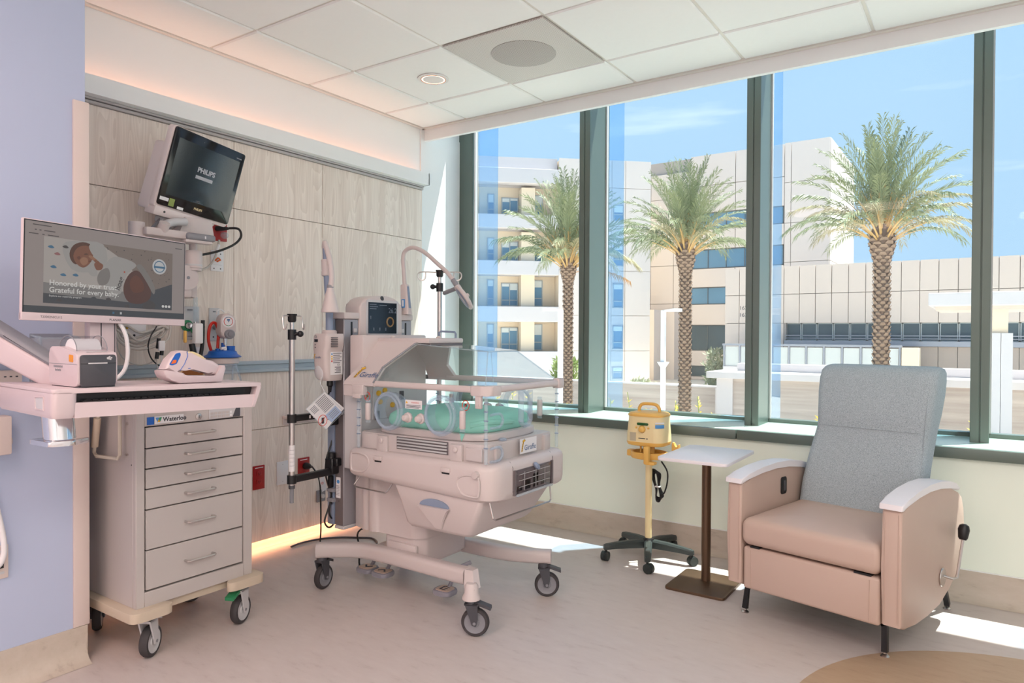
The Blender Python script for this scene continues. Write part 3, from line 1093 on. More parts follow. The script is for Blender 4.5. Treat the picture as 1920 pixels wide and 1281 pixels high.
# --- garden walls
t = thing('garden_wall', 'streaky board-marked concrete garden wall with a white end, behind the lamp posts', 'wall', (-14.5, 28.1, -2.6))
part('wall_body', MB().box(-30, -8.98, 28.0, 28.4, -2.6, -0.95), M['board'], t, smooth=0)
part('coping', MB().box(-30, -8.98, 27.95, 28.45, -0.95, -0.89), M['fwhite'], t, smooth=0)
part('white_end', MB().box(-8.98, -8.72, 27.9, 28.5, -2.6, -0.89), M['fwhite'], t, smooth=0)
t = thing('bin_store', 'long low white-capped concrete enclosure in front of the beige block', 'wall', (-4.0, 26.5, -2.6))
part('wall_body', MB().box(-8.2, 3.0, 26.2, 26.9, -2.6, -0.42), M['board'], t, smooth=0)
part('roof_slab', MB().box(-8.65, 3.2, 25.8, 28.4, -0.42, -0.18, 0.01, 1), M['fwhite'], t, smooth=0)
part('upstand', MB().box(-7.9, 3.0, 27.2, 27.9, -0.18, 0.10), M['fwhite'], t, smooth=0)
part('white_pier', MB().box(-8.35, -7.75, 26.1, 26.5, -2.6, -0.42), M['fwhite'], t, smooth=0)


# --- date palms
def frond_mesh(Lf, a0, bend, leaf, nleaf=36, m0=None, m1=None, droop=0.0):
    """A pinnate leaf: arching stalk with a row of folded leaflets on each side."""
    bm = bmesh.new()
    pts, tang = [], []
    p = Vector((0, 0, 0))
    ns_ = 14
    for i in range(ns_ + 1):
        t = i / ns_
        a = RAD(a0 - bend * t ** 1.3)
        d = Vector((math.cos(a), 0, math.sin(a)))
        pts.append(p.copy())
        tang.append(d)
        p = p + d * (Lf / ns_)
    rr = []
    for i in range(ns_ + 1):
        wd = 0.034 * (1 - i / ns_) ** 1.4 + 0.004
        d = tang[i]
        up = Vector((-d.z, 0, d.x))
        rr.append([bm.verts.new(pts[i] + Vector((0, 1, 0)) * wd), bm.verts.new(pts[i] - Vector((0, 1, 0)) * wd), bm.verts.new(pts[i] - up * wd)])
    for i in range(ns_):
        for k in range(3):
            f = bm.faces.new((rr[i][k], rr[i][(k + 1) % 3], rr[i + 1][(k + 1) % 3], rr[i + 1][k]))
            f.material_index = 1 if i < ns_ * 0.38 else 0
    for j in range(nleaf):
        t = 0.20 + 0.80 * j / (nleaf - 1)
        fi = t * ns_
        i = min(int(fi), ns_ - 1)
        q = pts[i].lerp(pts[i + 1], fi - i)
        d = tang[i]
        up = Vector((-d.z, 0, d.x))
        ll = leaf * (0.55 + 0.45 * math.sin(PI * min(1, (t - 0.1) * 1.05))) * random.uniform(0.85, 1.1)
        for sgn in (-1, 1):
            fw = RAD(random.uniform(38, 54) - 18 * t)
            v = RAD(random.uniform(12, 38))
            dirv = d * math.cos(fw) + (Vector((0, sgn, 0)) * math.cos(v) + up * math.sin(v)) * math.sin(fw)
            tip = q + dirv * ll - Vector((0, 0, 1)) * (droop * ll + random.uniform(0, 0.16))
            mid = q + dirv * ll * 0.5 + d * 0.030
            bm.faces.new((bm.verts.new(q - d * 0.018), bm.verts.new(mid), bm.verts.new(tip), bm.verts.new(q + dirv * ll * 0.5 - d * 0.026)))
    me = bpy.data.meshes.new('frond')
    bm.to_mesh(me)
    bm.free()
    me.materials.append(m0 or M['frond'])
    me.materials.append(m1 or M['rachis'])
    return me


fset = []
for (a0, bend) in ((88, 20), (82, 30), (76, 40), (68, 52), (60, 62), (52, 70), (44, 76), (36, 74)):
    low = a0 < 56
    fset.append([frond_mesh(3.2 - 0.02 * (88 - a0) * 0.4, a0 + random.uniform(-3, 3), bend * random.uniform(0.8, 1.2), 0.52, 46, M['frondstraw'] if (low and k == 0) else M['frond'], None, 0.25 if low else 0.0) for k in range(3)])


def palm(label, base, zcrown, r, scale, seed, n=72, dead=False):
    random.seed(seed)
    t = thing('date_palm', label, 'palm tree', base, 0, 'date palms outside the window')
    h = zcrown - base[2]
    b = MB()
    b.lathe([(r * 1.25, 0), (r * 1.05, 0.5), (r * 0.98, h * 0.5), (r * 0.95, h - 1.0), (r * 1.15, h - 0.75), (r * 1.55, h - 0.45), (r * 1.65, h - 0.15), (r * 1.3, h + 0.15), (r * 0.5, h + 0.35), (0, h + 0.4)], (0, 0, 0), n=18)
    tr = part('trunk', b, M['trunk'], t, world=False)
    bb_ = MB()
    rows = int(h / 0.105)
    for k in range(rows):
        z = k * 0.105
        rad = r * (1.0 if z < h - 0.9 else 1.0 + 0.6 * min(1, (z - h + 0.9) / 0.5)) * 0.97
        for q in range(7):
            a = 2 * PI * (q + 0.5 * (k % 2)) / 7 + random.uniform(-0.06, 0.06)
            ca, sa = math.cos(a), math.sin(a)
            tx, ty = -sa, ca
            hw = rad * 0.42
            o1 = Vector((ca * rad, sa * rad, z))
            o2 = Vector((ca * (rad + 0.055), sa * (rad + 0.055), z + random.uniform(0.07, 0.10)))
            w_ = Vector((tx, ty, 0)) * hw
            A = [bb_.bm.verts.new(v) for v in (o1 - w_, o1 + w_, o2 + w_ * 0.55, o2 - w_ * 0.55)]
            B = [bb_.bm.verts.new(v) for v in (Vector((ca * rad * 0.9, sa * rad * 0.9, z + 0.14)) - w_ * 0.6, Vector((ca * rad * 0.9, sa * rad * 0.9, z + 0.14)) + w_ * 0.6)]
            bb_.bm.faces.new(A)
            bb_.bm.faces.new((A[3], A[2], B[1], B[0]))
    part('leaf_boots', bb_, M['boot'], t, world=False, smooth=0, kind='stuff')
    for k in range(n):
        f = k / (n - 1)
        lvl = min(7, int(f ** 0.9 * 8))
        az = k * 2.39996 + random.uniform(-0.25, 0.25)
        me = random.choice(fset[lvl])
        rr = r * (0.3 + 0.95 * f)
        o = piece('frond', me, t, (math.cos(az) * rr, math.sin(az) * rr, h + 0.15 - 0.40 * f), (random.uniform(-0.12, 0.12), random.uniform(-0.06, 0.06), az))
        s = scale * random.uniform(0.90, 1.06) * (1.0 - 0.06 * f)
        o.scale = (s, s, s)
    return t


p1 = palm('smaller date palm half hidden by the left mullion, in front of the balcony building', (-14.84, 26.2, -2.6), 4.25, 0.205, 1.14, 11)
p2 = palm('date palm in the middle window bay, in front of the ribbon windows', (-9.24, 25.15, -2.6), 4.35, 0.21, 0.98, 23)
p3 = palm('date palm behind the recliner, against the open sky', (-2.58, 23.65, -2.6), 4.25, 0.215, 0.98, 37)
dm = frond_mesh(2.5, 8, 40, 0.30, 26, M['dead'], M['dead'], 0.8)
o = piece('frond', dm, p1, (0.15, 0, 6.45), (0, 0, RAD(34)), None)
o['label'] = 'dry orange frond hanging out to the side'

# --- lamp posts
for (px, py, lab, arm) in ((-12.07, 20.8, 'white street lamp post beside the left mullion, lamp arm to the left', -1), (-9.15, 22.8, 'white street lamp post behind the breast pump, with a bracket halfway', 1)):
    t = thing('street_lamp', lab, 'lamp post', (px, py, -2.6), 0, 'street lamps outside the window')
    part('pole', MB().box(px - 0.07, px + 0.07, py - 0.07, py + 0.07, -2.6, 2.02), M['white2'], t, smooth=0)
    d = Vector((_r.x, _r.y, 0)) * arm
    b = MB().loft([[(px + d.x * s - d.y * w2, py + d.y * s + d.x * w2, z) for (w2, z) in ((-0.1, 1.98), (0.1, 1.98), (0.1, 2.04 + 0.05 * (s > 0.2)), (-0.1, 2.04 + 0.05 * (s > 0.2)))] for s in (0.0, 0.3, 0.62)])
    part('lamp_head', b, M['white2'], t, smooth=0)
    part('bracket', MB().cyl((px, py, 0.0), (px, py, 0.25), 0.05, 0.22, 10), M['white2'], t) if arm > 0 else part('camera_dome', MB().ball((px - 0.1, py - 0.1, -1.55), 0.13, 10), M['grey'], t)


# --- shrubs, grass and flowers
def shrub(label, c, rx, rz_, n, material, seed, s=0.11):
    random.seed(seed)
    t = thing('shrub', label, 'shrub', c)
    b = MB()
    for k in range(n):
        u, v = random.uniform(0, 2 * PI), random.uniform(0, 1)
        rad = random.uniform(0.45, 1.0)
        lobes = 0.75 + 0.25 * math.sin(3 * u + seed) * math.cos(5 * v)
        p = Vector((math.cos(u) * rx * rad * lobes * math.sin(PI * (0.12 + 0.8 * v)) ** 0.7, math.sin(u) * rx * rad * lobes, v * rz_ * lobes + 0.1))
        a = Vector((random.uniform(-1, 1), random.uniform(-1, 1), random.uniform(0.1, 1.4))).normalized()
        q = a.orthogonal().normalized()
        b.bm.faces.new([b.bm.verts.new(x) for x in (p, p + a * s * 0.6 + q * s * 0.22, p + a * s * 1.5, p + a * s * 0.6 - q * s * 0.22)])
    part('foliage', b, material, t, world=False, smooth=0, kind='stuff')
    bs = MB()
    for k in range(6):
        bs.cyl((0, 0, 0), (rx * 0.6 * math.cos(k), rx * 0.6 * math.sin(k), rz_ * 0.6), 0.03, 0.012, 5)
    part('stems', bs, M['trunk'], t, world=False)
    return t


shrub('bushy yellow-green shrub behind the incubator canopy', (-16.9, 29.6, -2.6), 0.95, 3.2, 1500, M['leafgreen'], 3, 0.2)
shrub('low wispy shrub showing above the garden wall', (-13.2, 30.2, -2.6), 0.7, 2.0, 500, M['leafpale'], 5, 0.2)
shrub('pale leafy shrub before the dark lower windows', (-15.1, 47.0, -2.6), 1.0, 3.4, 900, M['leafpale'], 9, 0.24)

random.seed(5)
b = MB()
for k in range(2600):
    x = random.uniform(-6.2, 4.2)
    y = random.uniform(5.4, 7.6)
    hh = random.uniform(0.06, 0.15) + 0.10 * max(0, math.sin(x * 2.6 + 1.0))
    a = random.uniform(0, 2 * PI)
    dx, dy = math.cos(a) * 0.012, math.sin(a) * 0.012
    lx, ly = random.uniform(-0.05, 0.05), random.uniform(-0.05, 0.05)
    b.bm.faces.new([b.bm.verts.new(v) for v in ((x - dx, y - dy, 0.1), (x + dx, y + dy, 0.1), (x + lx, y + ly, 0.1 + hh))])
solo('grass', b, M['grassm'], 'short green grass in the planter outside the window', 'grass', loc=(0, 6.5, 0.1), kind='stuff', smooth=0)


def flower_mesh(seed, h):
    random.seed(seed)
    bm = bmesh.new()
    b = MB()
    b.bm.free()
    b.bm = bm
    b.tube([(0, 0, 0), (0.02, 0.01, h * 0.5), (0.05, 0.0, h)], 0.004, 5)
    ns_ = len(bm.faces)
    for k in range(9):
        z = h * random.uniform(0.62, 1.0)
        a = random.uniform(0, 2 * PI)
        d = Vector((math.cos(a), math.sin(a), 0.7)).normalized()
        p = Vector((0.05 * z / h, 0, z))
        q = d.orthogonal().normalized() * 0.008
        bm.faces.new([bm.verts.new(v) for v in (p, p + d * 0.02 + q, p + d * 0.052, p + d * 0.02 - q)])
    bm.faces.ensure_lookup_table()
    for i, f in enumerate(bm.faces):
        f.material_index = 0 if i < ns_ else 1
    me = bpy.data.meshes.new('flower_stalk')
    bm.to_mesh(me)
    bm.free()
    me.materials.append(M['stem'])
    me.materials.append(M['petal'])
    return me


fm = [flower_mesh(40 + i, 0.34 + 0.05 * i) for i in range(4)]
for i, (fx, fy) in enumerate(((-3.62, 6.35), (-3.3, 6.5), (-3.05, 6.3), (-2.98, 6.6), (-2.72, 6.4), (-2.5, 6.5), (-2.42, 6.3), (-2.2, 6.45), (-2.05, 6.4), (-1.2, 6.5), (-4.1, 6.3), (-4.4, 6.5), (-4.62, 6.3), (-4.9, 6.4), (-4.75, 6.7), (-0.1, 6.5))):
    o = bpy.data.objects.new('flower_stalk', fm[i % 4])
    col.objects.link(o)
    o.location = (fx, fy, 0.1)
    o.rotation_euler = (0, 0, i * 1.3)
    tag(o, 'thin flower stalk with small yellow blooms, in the planter outside the window', 'flower', 'yellow flowers in the planter')


# ================================================================== THE INCUBATOR
def caster(par, x, y, ztop, r, ang, fork='dgrey', tyre='rubber', disc='grey', width=0.026, brake=None, name='caster', off=0.032, brake_len=0.06):
    """Swivel caster: fork as a part; tyre, disc and brake pedal as its sub-parts. ang = heading of the wheel plane."""
    d = Vector((math.cos(ang), math.sin(ang), 0))
    s = Vector((-d.y, d.x, 0))
    c = Vector((x, y, r)) + d * off
    b = MB()
    b.cyl((x, y, ztop), (x, y, ztop - 0.018), 0.022, 0.024, 14)
    zt = ztop - 0.015
    for sg in (-1, 1):
        o = s * (sg * (width / 2 + 0.006))
        pts = [Vector((x, y, zt)) - d * 0.024, Vector((x, y, zt)) + d * 0.028, c + d * 0.012 + Vector((0, 0, 0.01)), c + d * 0.006 - Vector((0, 0, 0.012)), c - d * 0.010 - Vector((0, 0, 0.008)), c - d * 0.016 + Vector((0, 0, 0.012))]
        b.sheet([p + o - s * 0.003 for p in pts], s, 0.006)
    b.sheet([Vector((x, y, zt)) - d * 0.024 - s * (width / 2 + 0.009), Vector((x, y, zt)) + d * 0.03 - s * (width / 2 + 0.009), Vector((x, y, zt)) + d * 0.03 + s * (width / 2 + 0.009), Vector((x, y, zt)) - d * 0.024 + s * (width / 2 + 0.009)], (0, 0, -1), 0.008)
    f = part(name, b, M[fork], par)
    hw = width / 2
    part('tyre', MB().lathe([(r * 0.76, -hw), (r * 0.92, -hw), (r, -hw * 0.5), (r, hw * 0.5), (r * 0.92, hw), (r * 0.76, hw)], c, s, 32, cap=False), M[tyre], f)
    part('wheel_disc', MB().lathe([(0, -hw * 0.9), (r * 0.3, -hw * 0.95), (r * 0.33, -hw * 0.7), (r * 0.66, -hw * 0.7), (r * 0.78, -hw * 0.95), (r * 0.78, hw * 0.95), (r * 0.66, hw * 0.7), (r * 0.33, hw * 0.7), (r * 0.3, hw * 0.95), (0, hw * 0.9)], c, s, 32, cap=False), M[disc], f)
    part('axle', MB().cyl(c - s * (hw + 0.0105), c + s * (hw + 0.0105), 0.006, n=10), M['grey'], f)
    if brake:
        a = Vector((x, y, zt - 0.004)) + d * 0.018
        e_ = a + d * brake_len - Vector((0, 0, 0.020))
        hw2 = width * 0.62
        part('brake_pedal', MB().sheet([a - s * hw2, a + s * hw2, e_ + s * hw2, e_ - s * hw2], (0, 0, 1), 0.012), M[brake], f)
    return f


def giraffe(par, mtx, h, name='giraffe_emblem'):
    """The little long-necked animal of the maker's emblem with its lettering, flat on a surface."""
    def P(l):
        return [mtx @ Vector((x * h, y * h, 0.0006)) for x, y in l]
    b = MB()
    b.face(P([(0, 0), (0.16, 0), (0.26, 0.35), (0.36, 0.72), (0.30, 0.80), (0.22, 0.74), (0.10, 0.40)]))
    b.face(P([(0.22, 0.72), (0.36, 0.72), (0.56, 0.80), (0.58, 0.88), (0.44, 0.93), (0.28, 0.90), (0.10, 0.84), (0.20, 0.82)]))
    o = part(name, b, M['inkyellow'], par, world=True, smooth=0)
    b = MB()
    for (x, y, r) in ((0.10, 0.10, 0.05), (0.13, 0.26, 0.05), (0.20, 0.40, 0.045), (0.20, 0.54, 0.04), (0.29, 0.66, 0.04), (0.06, 0.03, 0.03), (0.15, 0.84, 0.03), (0.56, 0.86, 0.03), (0.36, 0.97, 0.03), (0.44, 0.98, 0.03)):
        b.face([mtx @ Vector((p[0] * h, p[1] * h, 0.0011)) for p in circ(x, y, r, 7)])
    part('spots', b, M['ink'], o, smooth=0, kind='stuff')
    text('lettering', 'Giraffe', h * 0.62, M['inkblue'], o, (mtx @ Vector((0.42 * h, 0.06 * h, 0.0008))), mtx=mtx.to_3x3())


inc = thing('infant_incubator', 'white infant incubator with clear canopy, mint mattress and control screen', 'incubator', (-1.95, 2.41, 0.0))
W = M['white']
YC = 2.413


def plan(x0, x1, y0, y1, radii, n=5):
    return rpoly([(x0, y0), (x1, y0), (x1, y1), (x0, y1)], radii, n)


# --- base frame: two splayed rails, cross piece and pedestal
def rail(path, z0, z1, half):
    """A rail of constant section swept along a plan path."""
    P = [Vector((p[0], p[1], 0)) for p in path]
    Q = []
    m = len(P)
    for i in range(m - 1):
        a, b_, c, d = P[max(i - 1, 0)], P[i], P[i + 1], P[min(i + 2, m - 1)]
        for k in range(6):
            t = k / 6
            Q.append(0.5 * ((2 * b_) + (c - a) * t + (2 * a - 5 * b_ + 4 * c - d) * t * t + (3 * b_ - a - 3 * c + d) * t ** 3))
    Q.append(P[-1])
    secs = []
    for i, q in enumerate(Q):
        d = (Q[min(i + 1, len(Q) - 1)] - Q[max(i - 1, 0)]).normalized()
        s = Vector((-d.y, d.x, 0))
        t = i / (len(Q) - 1)
        dz = z0[0] + (z0[1] - z0[0]) * t
        dt = z1[0] + (z1[1] - z1[0]) * t
        pr = rrect(-half, half, dz, dt, half * 0.62, 3)
        secs.append([q + s * u + Vector((0, 0, v)) for u, v in pr])
    return MB().loft(secs)


part('base_rail', rail([(-2.515, 2.135), (-2.44, 2.185), (-2.33, 2.232), (-2.20, 2.238), (-2.0, 2.228), (-1.80, 2.212), (-1.70, 2.205)], (0.147, 0.172), (0.214, 0.238), 0.03), W, inc)
part('base_rail', rail([(-2.515, 2.70), (-2.44, 2.64), (-2.33, 2.60), (-2.0, 2.60), (-1.82, 2.605), (-1.72, 2.63), (-1.60, 2.685)], (0.145, 0.145), (0.214, 0.205), 0.03), W, inc)
part('cross_member', MB().box(-2.30, -2.02, 2.24, 2.60, 0.15, 0.21, 0.012, 2), W, inc)
b = MB()
b.loft([[(-1.72 + 0.02, 2.205 - 0.022, 0.236), (-1.665, 2.19, 0.236), (-1.665, 2.225, 0.236), (-1.72, 2.235, 0.236)],
        [(-1.665, 2.135, 0.185), (-1.615, 2.135, 0.185), (-1.615, 2.175, 0.185), (-1.665, 2.175, 0.185)]])
b.lathe([(0.020, 0.205), (0.026, 0.195), (0.028, 0.165), (0.036, 0.152), (0.036, 0.143), (0.0, 0.143)], (-1.64, 2.150, 0), n=20)
part('caster_socket', b, W, inc)
ang_v = math.atan2(0.56, 0.83)
caster(inc, -1.640, 2.150, 0.146, 0.055, ang_v - 0.15, brake='dgrey', fork='dgrey', off=0.016)
caster(inc, -1.625, 2.660, 0.150, 0.055, ang_v - 0.05, brake='dgrey', fork='dgrey', off=0.016)
caster(inc, -2.500, 2.150, 0.150, 0.055, ang_v + 1.15, brake='dgrey', fork='dgrey', off=0.012, brake_len=0.045)
caster(inc, -2.500, 2.690, 0.150, 0.055, ang_v + 0.6, brake='dgrey', fork='dgrey', off=0.012)
# foot pedals
for (px, py, kind) in ((-2.385, 2.325, 'down'), (-2.285, 2.325, 'up'), (-1.905, 2.312, 'tilt')):
    q = rrect(px - 0.046, px + 0.046, py - 0.042, py + 0.040, 0.022)
    a = part('foot_pedal', MB().prism(q, 'z', 0.058, 0.078, 0.006), M['pedal'], inc)
    part('pedal_pad', MB().prism(rrect(px - 0.036, px + 0.036, py - 0.032, py + 0.031, 0.016), 'z', 0.078, 0.0805), M['padtop'], a)
    part('pedal_arm', MB().tube([(px, py + 0.015, 0.062), (px, py + 0.085, 0.145), (px + 0.03, py + 0.14, 0.16)], 0.009, 8), M['pedal'], a)
    b = MB()
    if kind == 'tilt':
        for (x0, x1, y0, y1) in ((-0.018, -0.012, -0.016, 0.018), (-0.018, 0.016, -0.02, -0.013), (-0.018, -0.002, 0.014, 0.020), (-0.004, 0.014, -0.004, 0.002), (0.002, 0.016, 0.012, 0.016)):
            b.box(px + x0, px + x1, py + y0, py + y1, 0.0805, 0.081)
    else:
        sg = -1 if kind == 'down' else 1
        for sd_ in (-1, 1):
            b.sheet([(px, py + sg * 0.014, 0.0805), (px + sd_ * 0.024, py - sg * 0.008, 0.0805), (px + sd_ * 0.019, py - sg * 0.016, 0.0805), (px, py + sg * 0.003, 0.0805)], (0, 0, 1), 0.0005)
    part('pedal_symbol', b, M['ink'], a, smooth=0, kind='stuff')
# --- column and pedestal
b = MB().prism(rpoly([(-2.21, 2.262), (-2.04, 2.262), (-1.995, 2.30), (-1.995, 2.57), (-2.21, 2.57)], 0.012), 'z', 0.175, 0.42, 0.004)
b.box(-2.19, -2.02, 2.250, 2.27, 0.20, 0.255, 0.008, 2)
part('pedestal', b, W, inc)
pl = rpoly([(-2.405, 2.262), (-2.345, 2.248), (-2.325, 2.240), (-2.30, 2.246), (-2.285, 2.236), (-2.255, 2.236), (-2.24, 2.25), (-2.04, 2.25), (-1.99, 2.29), (-1.99, 2.58), (-2.405, 2.58)], 0.012, 3)
part('column_housing', MB().prism(pl, 'z', 0.282, 0.56, 0.012, 2), W, inc)

# --- big tilting drawer
def rring(x0, x1, y0, y1, r, z):
    return [(p[0], p[1], z) for p in rrect(x0, x1, y0, y1, r, 5)]


b = MB().loft([rring(-1.985, -1.685, 2.195, 2.585, 0.03, 0.362), rring(-1.995, -1.672, 2.178, 2.60, 0.03, 0.368), rring(-2.005, -1.655, 2.165, 2.615, 0.028, 0.385),
               rring(-2.035, -1.605, 2.153, 2.668, 0.022, 0.49), rring(-2.055, -1.590, 2.150, 2.680, 0.018, 0.535), rring(-2.053, -1.592, 2.152, 2.678, 0.018, 0.545)])
dr = part('storage_drawer', b, W, inc)
b = MB()
pts = [(-1.905, 0.475)] + [(-1.905 + 0.075 + 0.075 * math.cos(RAD(180 - 180 * i / 12)), 0.475 + 0.030 * math.sin(RAD(180 * i / 12))) for i in range(1, 12)] + [(-1.755, 0.475)]
part('grip_window', MB().prism(pts, 'y', 2.1455, 2.16), M['bluegrey'], dr)
b = MB()
b.loft([[(-1.91, 2.150, 0.475), (-1.75, 2.150, 0.475), (-1.75, 2.135, 0.472), (-1.91, 2.135, 0.472)], [(-1.90, 2.150, 0.462), (-1.76, 2.150, 0.462), (-1.762, 2.137, 0.462), (-1.898, 2.137, 0.462)],
        [(-1.865, 2.156, 0.42), (-1.785, 2.156, 0.42), (-1.788, 2.147, 0.42), (-1.862, 2.147, 0.42)], [(-1.83, 2.164, 0.385), (-1.80, 2.164, 0.385), (-1.80, 2.158, 0.385), (-1.83, 2.158, 0.385)]])
part('grip', b, W, dr)
part('shadow_gap', MB().box(-2.05, -1.60, 2.16, 2.66, 0.5445, 0.552), M['black'], inc)

# --- tub
def tubz(x, z, k):
    return z - k * 0.032 * (x + 2.31) / 0.78


secs = []
for (ins, z, k) in ((0.035, 0.548, 1), (0.014, 0.552, 1), (0.004, 0.562, 1), (0.0, 0.58, 0.8), (0.0, 0.642, 0), (0.004, 0.656, 0), (0.014, 0.667, 0), (0.03, 0.671, 0)):
    pl = rpoly([(-2.315 + ins, 2.130 + ins), (-1.530 - ins, 2.130 + ins), (-1.530 - ins, 2.700 - ins), (-2.315 + ins, 2.700 - ins)], [0.03, 0.10, 0.06, 0.03], 6)
    secs.append([(p[0], p[1], tubz(p[0], z, k)) for p in pl])
tub = part('tub', MB().loft(secs), W, inc)


def dshape(cx, cz, w2, h2, flip, y):
    pts = []
    for (u, v) in ((-1, -0.75), (-0.6, -1.0), (0.5, -0.85), (1.0, -0.1), (0.9, 0.6), (0.2, 1.0), (-0.7, 1.0), (-1, 0.7)):
        pts.append((cx + u * w2 * flip, y, cz + v * h2))
    return pts


for (cx, cz, fl_) in ((-2.235, 0.613, 1), (-1.645, 0.585, -1)):
    part('grip_recess', MB().tube(dshape(cx, cz, 0.052, 0.040, fl_, 2.130), 0.0045, 6, smooth=4, closed=True), W, tub)
for (cx, cz) in ((-2.125, 0.630), (-1.755, 0.622)):
    b = MB().box(cx - 0.024, cx + 0.024, 2.122, 2.136, cz + 0.003, cz + 0.022, 0.004, 2)
    lt = part('latch', b, W, tub)
    part('latch_slot', MB().box(cx - 0.019, cx + 0.019, 2.1285, 2.1335, cz - 0.004, cz + 0.003), M['black'], lt)
part('pivot_boss', MB().cyl((-1.605, 2.137, 0.632), (-1.605, 2.118, 0.632), 0.014, n=14), W, tub)
for yy in (2.27, 2.575):
    part('end_seam', MB().tube([(-1.5295, yy, 0.548), (-1.5295, yy, 0.645), (-1.545, yy, 0.668)], 0.0014, 5), M['towerdark'], tub)
# smoked end drawer
dw = part('end_drawer', MB().box(-1.60, -1.524, 2.282, 2.560, 0.536, 0.632, 0.004, 2), M['smoke'], inc, label='smoked clear drawer in the foot end')
b = MB()
for i in range(4):
    b.box(-1.585, -1.53, 2.30 + 0.06 * i, 2.34 + 0.06 * i, 0.545, 0.565 + 0.017 * (i % 3))
part('drawer_contents', b, M['dgrey'], dw, kind='stuff')
b = MB()
for z in (0.562, 0.588, 0.612):
    b.box(-1.5236, -1.5226, 2.305, 2.54, z, z + 0.0015)
for y in (2.345, 2.43, 2.50):
    b.box(-1.5236, -1.5226, y, y + 0.0015, 0.545, 0.62)
part('drawer_scale', b, M['greywhite'], dw, smooth=0, kind='stuff')
part('drawer_pull', MB().lathe([(0, 0), (0.016, 0.0), (0.018, 0.008), (0.010, 0.014), (0, 0.015)], (-1.524, 2.43, 0.63), (1, 0, 0.2), 16, sx=0.6, sy=1.2), M['bluegrey'], dw)
part('drawer_lip', MB().box(-1.528, -1.515, 2.285, 2.557, 0.528, 0.537, 0.003, 1), M['acryedge'], dw)
part('side_seal', MB().box(-1.535, -1.522, 2.274, 2.284, 0.534, 0.634), M['towerdark'], dw)
part('side_seal', MB().box(-1.535, -1.522, 2.558, 2.568, 0.534, 0.634), M['towerdark'], dw)
# wire grab loops
part('wire_loop', MB().tube([(-2.275, 2.185, 0.555), (-2.295, 2.155, 0.505), (-2.285, 2.152, 0.498), (-2.105, 2.152, 0.493), (-2.095, 2.155, 0.50), (-2.080, 2.185, 0.55)], 0.0035, 8), M['steel'], inc)
part('wire_loop', MB().tube([(-1.575, 2.175, 0.53), (-1.548, 2.165, 0.465), (-1.545, 2.175, 0.457), (-1.545, 2.575, 0.452), (-1.545, 2.588, 0.46), (-1.56, 2.60, 0.53)], 0.0035, 8), M['steel'], inc)

# --- deck with louvres, tray, mattress
part('deck', MB().prism(plan(-2.27, -1.585, 2.165, 2.665, [0.02, 0.05, 0.03, 0.02]), 'z', 0.664, 0.742, 0.006), W, inc)
for k in range(4):
    part('louvre', MB().box(-2.045, -1.775, 2.157, 2.168, 0.690 + 0.0125 * k, 0.6965 + 0.0125 * k, 0.002, 1), M['greywhite'], inc)
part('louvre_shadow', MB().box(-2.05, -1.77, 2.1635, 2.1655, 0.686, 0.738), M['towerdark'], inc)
for (cx, w2) in ((-2.125, 0.030), (-1.722, 0.030)):
    k = part('door_catch', MB().box(cx - w2, cx + w2, 2.150, 2.168, 0.668, 0.735, 0.004, 2), W, inc)
    part('catch_button', MB().lathe([(0.011, 0), (0.011, 0.006), (0.008, 0.009), (0, 0.0095)], (cx, 2.150, 0.715), (0, -1, 0), 16), W, k)
part('side_shelf', MB().box(-2.25, -2.155, 2.160, 2.20, 0.672, 0.738, 0.006, 2), W, inc)
part('corner_panel', MB().box(-1.68, -1.60, 2.158, 2.168, 0.675, 0.728, 0.003, 1), W, inc)
for yy in (2.24, 2.60):
    part('door_catch', MB().box(-1.598, -1.572, yy - 0.022, yy + 0.022, 0.668, 0.735, 0.004, 2), W, inc)
tr = plan(-2.19, -1.615, 2.185, 2.645, [0.06, 0.14, 0.14, 0.06], 6)
part('mattress_tray', MB().prism(tr, 'z', 0.744, 0.772, 0.006), W, inc)
secs = []
for (ins, z) in ((0.012, 0.770), (0.0, 0.780), (-0.004, 0.80), (0.002, 0.822), (0.02, 0.838), (0.055, 0.846), (0.11, 0.850)):
    pl = plan(-2.165 + ins, -1.642 - ins, 2.205 + ins, 2.625 - ins, [0.07, 0.12, 0.12, 0.07], 7)
    secs.append([(p[0], p[1], z + 0.004 * math.sin(p[0] * 19) * math.cos(p[1] * 23)) for p in pl])
mt = part('mattress', MB().loft(secs), M['mint'], inc, smooth=60, label='mint green mattress')
part('sheet_fold', MB().tube([(-1.70, 2.215, 0.805), (-1.655, 2.26, 0.815), (-1.642, 2.33, 0.812), (-1.638, 2.42, 0.806)], 0.012, 8, smooth=4), M['mint'], mt)
part('sheet_corner', MB().face([(-1.735, 2.190, 0.775), (-1.705, 2.188, 0.775), (-1.718, 2.183, 0.742)]), M['mint'], mt)

